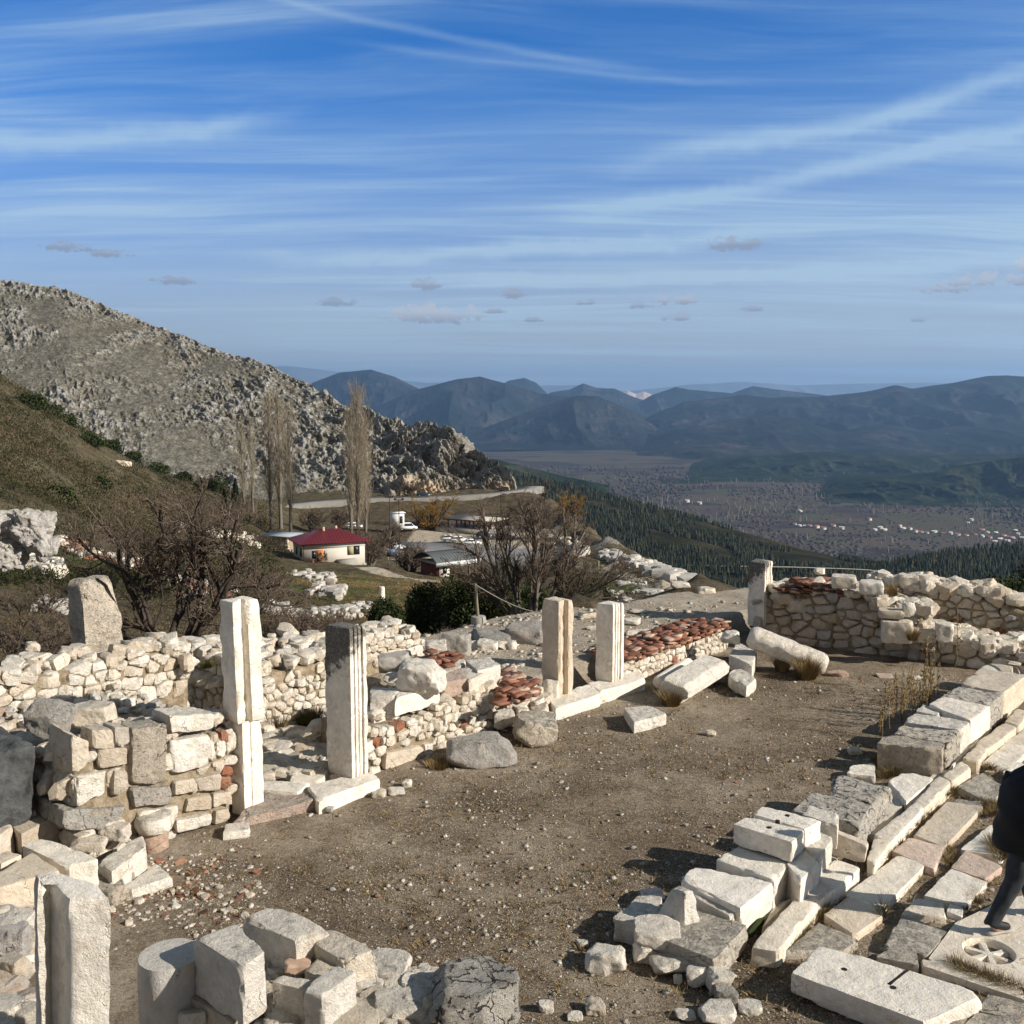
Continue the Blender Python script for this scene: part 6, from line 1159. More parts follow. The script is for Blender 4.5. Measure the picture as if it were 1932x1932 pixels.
for bb, lb in [((550, 495, 660, 545), 'flat white stone between the two doorsill jambs, far side of the path'), ((600, 590, 660, 625), 'small white stone right behind the second jamb'), ((870, 620, 930, 660), 'grey white stone on the terrace before the tile-capped wall'), ((900, 620, 1040, 655), 'flat white slab on the terrace before the tile-capped wall'), ((860, 540, 960, 585), 'dark-sided rock outcrop on the terrace'), ((900, 480, 1005, 505), 'thin flat stone on the upper terrace'), ((1050, 600, 1170, 640), 'ochre flat stone beside the tile-capped wall'), ((1370, 325, 1475, 368), 'white rock on the terrace rim near the solitary pillar'), ((1185, 285, 1300, 335), 'grey rock on the terrace rim left of the white one')]:
    place_rock('loose_stone', lb, 3, bb, .33, M_ST, 'cream', n=9, dep=.7)
# ================================================================ trees and shrubs
def grow(start, d0, L, r0, levels, seed, nch=(5, 6, 6, 5), ang=(35, 40, 45, 45), lr=(.62, .6, .55, .5), trop=.05, wig=.16, seg=(6, 5, 4, 3), c0=.25, rr=.6, taper=.55):
    """recursive bare tree; returns list of segment arrays by level"""
    r = random.Random(seed); out = [[] for _ in range(levels)]
    def br(p, d, L, rad, lv):
        n = seg[lv]; pts = [(p.copy(), d.copy(), rad)]; st = L/n
        for i in range(n):
            d = (d+Vector((r.gauss(0, wig), r.gauss(0, wig), r.gauss(0, wig)+trop))).normalized(); q = p+d*st; r1 = rad*(1-(1-taper)*(1)/n*1.0); 
            out[lv].append((*p, *q, rad, r1)); p = q; rad = r1; pts.append((p.copy(), d.copy(), rad))
        if lv+1 < levels:
            k = nch[lv]
            for j in range(k):
                f = c0+(1-c0)*(j+r.random())/k if lv else c0+(1-c0)*(j+.5*r.random())/k
                i = min(int(f*n), n-1); g = f*n-i; pp = pts[i][0].lerp(pts[i+1][0], min(g, 1)); dd = pts[i][1]
                ax = dd.cross(Vector((r.gauss(0, 1), r.gauss(0, 1), r.gauss(0, 1)))).normalized(); nd = dd.copy(); nd.rotate(Matrix.Rotation(R(ang[lv]*r.uniform(.7, 1.3)), 3, ax))
                br(pp, nd, L*lr[lv]*r.uniform(.7, 1.15)*(1-.45*f if lv == 0 and taper < .5 else 1-.25*f), pts[i][2]*rr, lv+1)
    br(Vector(start), Vector(d0).normalized(), L, r0, 0); return out
def tree_obj(name, label, c, stems, levels, seed, mb_=M_BARK, mt_=M_TWIG, tw=2, cat='tree', group=None, minr=0., tints=(.3, .5), partn=('trunk', 'crown'), **kw):
    rt = empty(name, c, label, cat, group); A = []; B = []
    for i, (d, L, r0, off) in enumerate(stems):
        o = grow(np.asarray(c)+np.asarray(off)-np.array((0, 0, .1)), d, L, r0, levels, seed*31+i, **kw)
        for lv, s in enumerate(o): (A if lv < tw else B).extend(s)
    A = np.array(A); B = np.array(B); A[:, 6:] = np.maximum(A[:, 6:], minr); B[:, 6:] = np.maximum(B[:, 6:], minr)
    V, F = tubes(A, 5); MB().add(V, F, (tints[0], 0, 0)).build(partn[0], mb_, rt, smooth=True)
    V, F = tubes(B, 3); t = np.repeat(np.clip(np.random.default_rng(seed).random(len(B)), 0, 1), 6); MB().add(V, F, np.stack((t, 0*t, 0*t), 1)).build(partn[1], mt_, rt); return rt
def fan(n, L, r0, spread, seed, off=.25, az0=0., az1=6.28):
    r = random.Random(seed); out = []
    for i in range(n):
        a = az0+(az1-az0)*(i+r.random()*.6)/n; s = r.uniform(.3, 1)*spread; out.append(((math.cos(a)*s, math.sin(a)*s*.8, 1), L*r.uniform(.75, 1.1), r0*r.uniform(.6, 1.1), (math.cos(a)*off, math.sin(a)*off, 0)))
    return out
# large bare tree at the left: several crooked stems leaning right and left (base hidden behind the rear wall)
def gp(x, y, Y): p = PY(0, x, y, Y); return p
c = gp(322, 1225, 26.); c[2] = PY(0, 322, 1235, 26.)[2]
tree_obj('bare_tree', 'wide many-stemmed bare tree with dark crooked limbs behind the standing stone', c, [((.75, .1, 1), 3.5, .12, (.1, 0, 0)), ((.15, .2, 1), 3.3, .11, (-.1, .1, 0)), ((-.5, .1, 1), 3.2, .10, (-.25, 0, 0)), ((-.85, .0, .75), 2.8, .085, (-.4, .1, 0)), ((1.15, -.1, .8), 3.4, .085, (.2, -.1, 0)), ((-.2, -.2, 1), 2.8, .07, (0, -.3, 0)), ((.45, -.1, 1.1), 3.5, .09, (.2, .2, 0))], 5, 3, nch=(6, 7, 7, 5), ang=(40, 38, 40, 40), lr=(.62, .58, .58, .6), seg=(8, 7, 5, 4, 2), minr=.0032, trop=.05, wig=.15, c0=.2, mb_=M_BARK, tints=(.1, .3))
c = gp(1000, 1180, 30.); 
tree_obj('bare_tree', 'bare tree with pale upright branches fanning out behind the rope post', c, [((-.35, .1, 1), 3.0, .085, (-.35, 0, 0)), ((.05, .1, 1), 3.1, .09, (0, 0, 0)), ((.55, .1, .9), 3.1, .085, (.3, 0, 0)), ((1.1, .0, .8), 2.6, .06, (.4, .1, 0)), ((-.7, .0, .9), 2.2, .06, (-.3, .1, 0)), ((.25, -.1, 1), 2.7, .07, (.1, -.2, 0)), ((-.15, 0, 1), 2.7, .07, (-.2, .2, 0)), ((1.3, .1, .5), 2.2, .05, (.3, -.1, 0))], 5, 8, nch=(7, 6, 7, 4), ang=(28, 30, 34, 38), lr=(.55, .58, .58, .55), seg=(7, 5, 5, 4, 2), minr=.0030, trop=.06, wig=.09, c0=.15, tints=(.75, .5))
SHR = 'bare brown thickets on the slope'
def thicket(x, y, Y, w, h, n, seed, label, m=M_TWIG, zb=None, tn=.3):
    c = PY(0, x, y, Y); c = c if zb is None else np.array((c[0], c[1], zb)); st = fan(n, h*.5, .018+h*.006, .55*w/h, seed, w*.22); tree_obj('bare_shrub', label, c, st, 4, seed, M_BARK, m, 1, 'shrub', SHR, minr=.0026+Y*.00007, nch=(8, 7, 5), ang=(34, 38, 40), lr=(.62, .55, .5), seg=(5, 4, 3, 2), trop=.05, wig=.13, c0=.1, tints=(tn, .5), partn=('stems', 'twigs'))
thicket(560, 1222, 24, 2.2, 1.5, 16, 21, 'low brown bare thicket between the two tallest pillars')
thicket(30, 1235, 20, 3.0, 1.3, 14, 22, 'olive brown low shrub at the left edge behind the rear wall')
thicket(60, 1150, 30, 2.6, 1.3, 9, 23, 'bare shrub left of the standing stone')
thicket(470, 1130, 42, 4.0, 2.2, 9, 24, 'purplish brown thicket left of the grass slope')
thicket(250, 1060, 60, 6, 3.6, 9, 25, 'tall brown thicket behind the wide bare tree')
thicket(120, 1050, 66, 6, 3.4, 9, 26, 'reddish brown thicket right of the rocky outcrop')
thicket(400, 1010, 90, 9, 5.5, 10, 27, 'dense brown thicket below the brown hill')
thicket(590, 1200, 28, 2.6, 1.2, 12, 29, 'bare twigs behind the blackened fluted pillar')
def leafbush(name, label, c, rad, n, seed, m=M_LEAF, lf=.05, cat='shrub', group=None, dark=.0, lumps=7, stem=True):
    """evergreen shrub: leaf faces clustered on lumps spread through its volume"""
    r = np.random.default_rng(seed); rad = np.array(rad); L = r.uniform(-1, 1, (lumps*3, 3)); L = L[np.linalg.norm(L, axis=1) < 1][:lumps]; L = L*rad*.62; L[:, 2] = np.abs(L[:, 2])+rad[2]*.1
    k = r.integers(0, len(L), n); d = r.normal(size=(n, 3)); d /= np.linalg.norm(d, axis=1)[:, None]; rr = (r.random(n)**.33)*r.uniform(.75, 1.12, n); lr = r.uniform(.38, .62, len(L))
    P = L[k]+d*rr[:, None]*lr[k][:, None]*rad; P[:, 2] = np.maximum(P[:, 2], .02); P = P+np.asarray(c)
    a = r.normal(size=(n, 3)); a /= np.linalg.norm(a, axis=1)[:, None]; b = np.cross(a, r.normal(size=(n, 3))); b /= np.linalg.norm(b, axis=1)[:, None]; s = lf*r.uniform(.5, 1.4, n)[:, None]
    V = np.stack((P-a*s, P-b*s*.45, P+a*s, P+b*s*.45), 1).reshape(-1, 3); F = (np.arange(n)*4)[:, None]+np.arange(4)[None]; t = np.clip(r.random(n)*.6+.4*(r.random(len(L))[k]), 0, 1)
    rt = empty(name, c, label, cat, group); MB().add(V, [F], np.repeat(np.stack((t, t, t), 1), 4, 0)).build('foliage', m, rt)
    if stem: 
        S = [(*c, *(np.asarray(c)+l*.9), .012+rad[2]*.02, .008) for l in L]; V, F = tubes(S, 4); MB().add(V, F, (.1, 0, 0)).build('stems', M_BARK, rt)
    return rt
EVG = 'dark evergreen bushes'
for i, (x, y, Y, w, h, lb) in enumerate([(740, 1190, 30, 1.3, 1.05, 'dark evergreen bush right behind the blackened fluted pillar'), (800, 1192, 31, 1.3, 1.35, 'dark evergreen bush in the middle of the hedge-like clump'), (860, 1185, 33, 1.3, 1.55, 'dark evergreen bush left of the rope post'), (930, 1178, 33, 1.5, 1.4, 'dark evergreen bush at the foot of the fanning bare tree'), (1010, 1176, 34, 1.6, 1.3, 'dark evergreen bush behind the first doorjamb'), (1080, 1165, 38, 1.7, 1.4, 'olive evergreen bush between the two doorjambs'), (1125, 1150, 44, 1.6, 1.2, 'olive green juniper right of the fanning bare tree')]):
    c = PY(0, x, y, Y); leafbush('evergreen_bush', lb, c, (w*.78, .95, h*1.12), 12000, 40+i, lf=.045, group=EVG)
for i, (x, y, Y, w, h, lb) in enumerate([(1900, 1165, 24, 1.9, 1.15, 'juniper bush on the skyline of the rear wall at the right edge'), (1860, 1158, 26, 1.4, .9, 'juniper bush left of the one at the right edge'), (1960, 1150, 25, 1.6, 1.2, 'juniper bush cut by the right picture edge')]):
    c = PY(0, x, y, Y); leafbush('juniper_bush', lb, c, (w*.62, .9, h), 9000, 60+i, lf=.04, group='junipers behind the rear wall')
# brown hill: dark shrubs and scrub
BH = 'dark shrubs on the brown hill'
for i, (x, y, rx, lb) in enumerate([(60, 770, 5, 'dark oak shrub high on the brown hill, leftmost'), (95, 785, 5, 'dark oak shrub high on the brown hill beside the leftmost'), (125, 800, 4, 'small dark oak shrub high on the brown hill'), (170, 840, 5, 'dark oak shrub lower on the brown hill edge'), (205, 835, 4, 'rounded dark shrub on the brown hill edge'), (255, 860, 3.5, 'dark shrub on the hill edge above the pale rock'), (300, 880, 4, 'olive shrub right of the pale rock on the hill'), (345, 905, 4, 'shrub near the lower end of the brown hill edge'), (400, 925, 6, 'large dark shrub beside the spruce'), (110, 940, 3, 'low green shrub in the middle of the brown hill'), (190, 920, 3, 'low olive shrub below the pale rock')]):
    c = onray(0, x, y, 30); leafbush('hill_shrub', lb, c-np.array((0, 0, .3)), (rx*.8, rx*.7, rx*.62), 2600, 80+i, lf=.28, group=BH, stem=False)
def scrub(n, reg, seed, h, label, m=M_SCRUB, name='scrub', yr=(30, 260)):
    r = np.random.default_rng(seed); X, Y = [], []
    px = r.uniform(reg[0], reg[2], n*2); Yv = np.exp(r.uniform(math.log(yr[0]), math.log(yr[1]), n*2)); x = (px-966)/1932*Yv; z = zter(x, Yv); row = 745-(z-5)/Yv*1932; f = fbm(np.stack((x*.06, Yv*.06, 0*x), 1), 3, seed); k = (row > reg[1]) & (row < reg[3]) & (r.random(n*2) < np.clip(.6+f*1.5, .1, 1)); x, Yv, z = x[k][:n], Yv[k][:n], z[k][:n]; m_ = len(x)
    q = 30; s = h*(Yv/60)**.6*r.uniform(.5, 1.3, m_); P = np.repeat(np.stack((x, Yv, z), 1), q, 0)+r.normal(size=(m_*q, 3))*np.repeat(s, q)[:, None]*np.array((.5, .5, .3))+np.array((0, 0, 1))*np.repeat(s, q)[:, None]*.3
    a = r.normal(size=(m_*q, 3)); a[:, 2] = np.abs(a[:, 2])+.5; a /= np.linalg.norm(a, axis=1)[:, None]; b = np.cross(a, r.normal(size=(m_*q, 3))); b /= np.linalg.norm(b, axis=1)[:, None]; ss = np.repeat(s, q)[:, None]*.15
    V = np.stack((P-a*ss, P-b*ss*.3, P+a*ss, P+b*ss*.3), 1).reshape(-1, 3); t = np.clip(np.repeat(np.clip(.5+f[k][:n]*.8+r.normal(size=m_)*.18, 0, 1), q)+r.normal(size=m_*q)*.1, 0, 1); F = (np.arange(m_*q)*4)[:, None]+np.arange(4)[None]
    tag(MB().add(V, [F], np.repeat(np.stack((t, t, t), 1), 4, 0)).build(name, m), label, 'scrub', kind='stuff')
scrub(7500, (-60, 690, 520, 1250), 1, .75, 'brown and olive scrub covering the near hillside at the left', yr=(58, 262))
scrub(2600, (-60, 960, 780, 1290), 5, .34, 'low brown scrub and dead leaves right behind the ruined shops', yr=(15, 60))
scrub(2200, (480, 1060, 900, 1180), 2, .28, 'short tufts on the grass slope below the red-roofed house', M_GRASS, 'grass', (34, 170))
scrub(2400, (1050, 930, 1420, 1180), 3, .5, 'dry scrub on the spur beside the dirt track', M_SCRUB, 'scrub', (34, 300))
# poplars behind the house
POP = 'tall bare poplars behind the red-roofed house'
def poplar(x, yb, yt, Y, w, label, seed, name='bare_poplar', m=M_POP, dense=1., tn=.6):
    b = onray(0, x, yb, 40) if Y is None else PY(0, x, yb, Y); H = PY(0, x, yt, b[1])[2]-b[2]; r = random.Random(seed); A = []; B = []
    n = 14; p = Vector(b); pts = []; 
    for i in range(n):
        q = p+Vector((r.gauss(0, .05), r.gauss(0, .05), H/n)); r0 = .30*(H/22)*(1-i/n)+.04; A.append((*p, *q, r0, r0-.02*H/22)); pts.append((p.copy(), q.copy())); p = q
    for j in range(int(120*dense)):
        f = .14+.84*(j+r.random())/(120*dense); i = min(int(f*n), n-1); s = pts[i][0].lerp(pts[i][1], f*n-i); a = r.uniform(0, 6.28); wf = w*(1-abs(f-.5)*.9)*r.uniform(.35, 1.1); L = (H*.14+wf*1.2)*(1-f*.55)
        d = Vector((math.cos(a)*wf, math.sin(a)*wf, L)); e1 = s+d*.5+Vector((0, 0, -L*.05)); e2 = s+Vector((d.x*1.05, d.y*1.05, L*1.12)); B.append((*s, *e1, .045, .035)); B.append((*e1, *e2, .035, .02))
        for k in range(9):
            g = r.random(); s2 = s.lerp(e2, g); a2 = r.uniform(0, 6.28); l2 = L*.42*r.uniform(.5, 1.2); e3 = s2+Vector((math.cos(a2)*l2*.28, math.sin(a2)*l2*.28, l2)); B.append((*s2, *e3, .022, .012))
    rt = empty(name, b, label, 'tree', POP if name == 'bare_poplar' else None); V, F = tubes(A, 6); MB().add(V, F, (.85, 0, 0)).build('trunk', M_BARK, rt, smooth=True)
    V, F = tubes(B, 3); t = np.repeat(np.random.default_rng(seed).random(len(B)), 6)*.6+tn-.3; MB().add(V, F, np.stack((t, t, t), 1)).build('crown', m, rt)
poplar(512, 1000, 748, 222, 2.6, 'left one of the two thick poplars just left of the house roof', 1); poplar(548, 1005, 770, 218, 3.0, 'bushiest poplar immediately left of the house roof', 2, tn=.75); poplar(530, 998, 745, 226, 2.4, 'straight poplar in the middle of the trio left of the house', 3)
poplar(676, 1040, 742, 214, 4.0, 'tallest and fullest poplar, behind the right half of the red roof', 4, dense=1.7, tn=.7); poplar(664, 1035, 775, 218, 2.2, 'thin poplar hugging the tallest one', 5, tn=.8)
poplar(461, 985, 795, 236, 1.9, 'thin pale poplar, leftmost of the group', 6, dense=.7, tn=.8); poplar(478, 985, 790, 240, 1.8, 'thin pale poplar second from the left', 7, dense=.7, tn=.8); poplar(690, 1020, 800, 224, 2.4, 'short poplar at the right side of the tallest one', 8, dense=.8)
# spruce, willow and small bare trees by the car park
def bare(x, y, top, Y, label, seed, m=M_TWIG, sp=.7, name='bare_tree', n=6, tn=.4, group='leafless trees around the car park', r0=.22):
    c = onray(0, x, y, 40) if Y is None else PY(0, x, y, Y); H = PY(0, x, top, c[1])[2]-c[2]
    tree_obj(name, label, c, fan(n, H*.60, r0*H/9, sp, seed, .2), 4, seed, M_BARK, m, 2, 'tree', group, minr=.014+c[1]*.00009, nch=(8, 7, 6), ang=(32, 36, 40), lr=(.6, .55, .5), seg=(6, 5, 4, 2), trop=.06, wig=.1, c0=.15, tints=(tn, .5))
bare(812, 1015, 912, 262, 'broad bare tree with an orange-brown crown beside the picnic pavilion', 11, M_WIL, .8, r0=.2, tn=.3)
bare(822, 1010, 975, 258, 'low golden yellow willow tangle beneath the orange-brown tree', 12, M_WIL, 1.3, n=10)
bare(775, 1085, 1002, 178, 'dark tangled bare tree left of the curved-roof kiosk', 13, sp=1.0, n=9); bare(700, 1068, 968, 190, 'grey bare tree touching the right end of the red-roofed house', 14, sp=.8, tn=.8, n=7); bare(735, 1040, 975, 215, 'grey bare tree by the lamp posts', 15, sp=.8)
bare(640, 1000, 945, 250, 'small grey bare tree behind the red roof', 16, sp=.9); bare(590, 1005, 950, 245, 'small grey bare tree behind the left end of the red roof', 17, sp=.9); bare(775, 945, 898, 305, 'tiny grey bare tree on the roadside at the mountain foot', 18, sp=.7); bare(1010, 1010, 925, 240, 'brown bare tree beyond the car park hidden behind the fanning tree', 19, sp=.9)
bare(1075, 985, 920, 250, 'reddish bare bush on the spur where the road bends', 20, M_WIL, 1.0); bare(610, 1062, 1028, 180, 'thin sapling in front of the house front door', 30, sp=.35, n=2, r0=.1, tn=.9)
def spruce(x, yb, yt, Y, label, seed):
    b = PY(0, x, yb, Y); H = PY(0, x, yt, Y)[2]-b[2]; r = np.random.default_rng(seed); n = 5200; f = r.random(n)**1.3; a = r.uniform(0, 6.28, n); lay = np.sin(f*62)*.16+.84; R_ = H*.24*(1-f)*lay*np.sqrt(r.random(n))+.1
    P = np.stack((np.cos(a)*R_, np.sin(a)*R_, f*H+.3-R_*.25), 1)+b; d = np.stack((np.cos(a), np.sin(a), -.35+0*a), 1)+r.normal(size=(n, 3))*.35; d /= np.linalg.norm(d, axis=1)[:, None]; q = np.cross(d, (0, 0, 1.)); s = H*.03*r.uniform(.6, 1.3, n)[:, None]
    V = np.stack((P-d*s, P-q*s*.35, P+d*s, P+q*s*.35), 1).reshape(-1, 3); F = (np.arange(n)*4)[:, None]+np.arange(4)[None]; t = r.random(n); rt = empty('spruce', b, label, 'tree')
    MB().add(V, [F], np.repeat(np.stack((t, t, t), 1), 4, 0)).build('crown', M_PINE, rt); V, F = tubes([(*b, *(b+np.array((0, 0, H*.97))), H*.018, .02)], 6); MB().add(V, F, (.2, 0, 0)).build('trunk', M_BARK, rt)
spruce(447, 1010, 905, 215, 'dark spruce left of the poplars', 1); spruce(425, 1000, 925, 222, 'smaller dark spruce left of the larger spruce', 2)
# dry grass tufts, weeds
def tuft(c, rad, h, n, seed, tb=(.3, 1), lean=.35, wd=.004):
    r = np.random.default_rng(seed); a = r.uniform(0, 6.28, n); rr = rad*np.sqrt(r.random(n)); P = np.stack((np.cos(a)*rr*.5, np.sin(a)*rr*.5, 0*a), 1)+c; d = np.stack((np.cos(a)*rr/rad*lean, np.sin(a)*rr/rad*lean, np.ones(n)), 1)+r.normal(size=(n, 3))*.12; L = h*r.uniform(.5, 1.15, n)[:, None]
    M1 = P+d*L*.55; M2 = P+d*L*np.array((1.35, 1.35, .95)); q = np.stack((np.sin(a+r.random(n)), np.cos(a+r.random(n)), 0*a), 1)*wd
    V = np.stack((P-q, P+q, M1+q*.8, M1-q*.8, M2+q*.2, M2-q*.2), 1).reshape(-1, 3); b = (np.arange(n)*6)[:, None]; F = np.concatenate((b+np.array([[0, 1, 2, 3]]), b+np.array([[3, 2, 4, 5]]))); t = r.uniform(*tb, n); return V, [F], np.repeat(np.stack((t, t, t), 1), 6, 0)
def tuft_obj(label, k, x, y, z, rad, h, n, seed, **kw):
    V, F, T = tuft(PZ(k, x, y, z), rad, h, n, seed, **kw); tag(MB().add(V, F, T).build('grass_tuft', M_GRASS), label, 'grass tuft', 'dry grass tufts')
tuft_obj('bushy orange-brown grass tuft under the long fallen column', 4, 430, 960, 0, .30, .36, 1500, 1, tb=(.45, .8)); tuft_obj('smaller straw grass tuft left of the bushy one by the fallen column', 4, 260, 900, 0, .22, .27, 800, 2, tb=(.5, .95))
tuft_obj('straw-brown grass tuft at the broken end of the large moulded fragment', 3, 1180, 1140, 0, .26, .26, 1100, 3, tb=(.4, .85)); tuft_obj('reddish grass growing in the gap by the tallest pillar', 2, 230, 1330, .1, .3, .28, 800, 4, tb=(.2, .7)); tuft_obj('green and brown grass in the gap left of the fluted pillar', 2, 480, 1290, .1, .3, .28, 800, 5, tb=(.0, .4))
tuft_obj('thin dry grass below the grey angular boulder', 2, 1370, 1570, 0, .3, .13, 400, 6, tb=(.4, .9)); tuft_obj('moss-green tuft on the fill near the tallest pillar', 1, 1430, 740, 1.05, .2, .1, 400, 7, tb=(.0, .25)); tuft_obj('moss-green tuft below the rear wall', 1, 1060, 800, 1.05, .22, .1, 400, 8, tb=(0, .25)); tuft_obj('dry grass on the low footing beside the tall corner stone', 4, 1160, 690, .5, .16, .22, 400, 9); tuft_obj('dry grass on the crown of the back wall by the gap', 4, 1010, 380, 1.15, .25, .2, 500, 10)
mb = MB(); r_ = np.random.default_rng(55)       # weeds growing in the joints of the street and along the block row
W_ = []
for pts, n, h, rad in [([(480, 1240), (520, 1180), (560, 1130)], 8, .12, .08), ([(300, 1430), (420, 1360), (480, 1250)], 10, .1, .09), ([(850, 860), (950, 760), (1050, 700), (1150, 560), (1250, 480), (1400, 340), (1440, 280)], 34, .15, .09), ([(1420, 130), (1500, 60), (1580, 110), (1640, 170), (1760, 190)], 22, .14, .1), ([(1640, 420), (1740, 430), (1700, 500)], 16, .13, .11), ([(1700, 700), (1780, 740), (1760, 800), (1720, 660)], 18, .2, .12), ([(1420, 1530), (1560, 1600), (1700, 1650), (1800, 1690), (1930, 1740)], 34, .15, .11), ([(1400, 720), (1440, 760), (1390, 880)], 8, .1, .08), ([(1450, 1180), (1560, 1120), (1640, 1000), (1680, 960)], 12, .09, .08), ([(900, 130), (930, 200), (1000, 220), (1060, 200)], 16, .2, .12), ([(960, 1130), (985, 1250)], 3, .2, .04)]:
    for i in range(n):
        u = r_.random()*(len(pts)-1); j = int(u); f = u-j; x = pts[j][0]*(1-f)+pts[j+1][0]*f+r_.normal()*12; y = pts[j][1]*(1-f)+pts[j+1][1]*f+r_.normal()*10
        V, F, T = tuft(PZ(8, x, y, .03), rad, h*.62, 60, int(r_.integers(1e6)), tb=(.1, .85), lean=.9, wd=.0022); mb.add(V, F, T)
tag(mb.build('weeds', M_GRASS), 'dry brown weeds growing in the joints between kerb and paving', 'weeds', kind='stuff')
mb = MB()
for i in range(60):                             # tall dead stalks beside the raised row
    x = r_.uniform(930, 1340); y = 1330-(x-930)*.55+r_.normal()*35; c = PZ(4, x, y, 0)
    h = r_.uniform(.3, .75); p = c; S = []
    for k in range(6): q = p+np.array((r_.normal()*.012, r_.normal()*.012, h/6)); S.append((*p, *q, .005, .004)); p = q
    for k in range(10): f = r_.uniform(.4, 1); s = c+(p-c)*f; S.append((*s, *(s+np.array((r_.normal()*.02, r_.normal()*.02, .03))), .004, .009))
    V, F = tubes(S, 3); mb.add(V, F, (r_.uniform(.3, .9), 0, 0))
for x, y in ((1250, 1100), (1222, 1130), (1280, 1060), (1545, 640), (1470, 820), (1450, 900)):
    c = PZ(4, x, y, 0); S = []; p = c; 
    for k in range(8): q = p+np.array((r_.normal()*.015, r_.normal()*.015, .13)); S.append((*p, *q, .006, .005)); p = q
    for k in range(26): f = r_.uniform(.3, 1); s = c+(p-c)*f; S.append((*s, *(s+np.array((r_.normal()*.03, r_.normal()*.03, .03))), .005, .011))
    V, F = tubes(S, 3); mb.add(V, F, (.5, 0, 0))
tag(mb.build('dead_stalks', M_GRASS), 'tall dead mullein-like stalks along the court side of the raised marble row', 'weeds', kind='stuff')
mb = MB(); P = reg_court(np.random.default_rng(77), 3800)
for p in P: 
    V, F, T = tuft(np.array((*p, near_z(p[:1], p[1:2])[0]+.01)), .07, .045, 9, int(r_.integers(1e6)), tb=(.2, .95), lean=1.2, wd=.0035); mb.add(V, F, T)
tag(mb.build('dry_grass_cover', M_GRASS), 'short flattened dry grass over the dirt court', 'grass', kind='stuff')
M_MOSS = simple('gutter_moss', (.035, .055, .010), 1, .5, 40., bump=1., bd=.02)
obj_hexa('moss_patch', 'bright green moss strip in the gutter beside the low blocks', 'moss', 8, [(20, 1300), (60, 1290), (140, 1190), (105, 1200)], .10, .03, M_MOSS, 'cream', seg=.03, amp=.01)

# ================================================================ buildings and things of the middle distance
def bx(mb, c0, e, f, x0, x1, y0, y1, z0, z1, mi=0, tint=(.3, .5, 0)):
    """box in the frame c0 + e*x + f*y"""
    P = [c0+e*x+f*y+ZD*z for z in (z0, z1) for x, y in ((x0, y0), (x1, y0), (x1, y1), (x0, y1))]
    F = np.array([(3, 2, 1, 0), (4, 5, 6, 7), (0, 1, 5, 4), (1, 2, 6, 5), (2, 3, 7, 6), (3, 0, 4, 7)]); 
    if np.dot(np.cross(e, f), ZD) < 0: F = F[:, ::-1]
    mb.add(np.array(P), [F], tint, mi); return mb
M_WALL = simple('cream_house_plaster', (.62, .58, .50), .9, .18, .8); M_BAND = simple('white_house_band', (.70, .68, .62), .9, .1, .8); M_RROOF = simple('dark_red_metal_roof', (.15, .018, .02), .45, .2, .6, .5); M_ORANGE = simple('orange_wood_door', (.50, .17, .03), .6, .2, 3.); M_GLASS = simple('dark_window_glass', (.03, .035, .035), .12, .1, 1., .6); M_CURT = simple('yellowish_curtain', (.40, .36, .20), .9); M_DKW = simple('dark_wood_trim', (.05, .03, .02), .7); M_PINK = simple('pinkish_chimney', (.55, .36, .28), .9); M_CONC = simple('concrete', (.36, .34, .30), .9, .3, 2.)
M_WHITEP = simple('white_painted_metal', (.75, .75, .73), .5, .08, 2.); M_GREYR = simple('grey_roof_felt', (.12, .13, .13), .7, .2, .8); M_BROWN = simple('brown_timber', (.16, .085, .05), .8, .3, 2.)
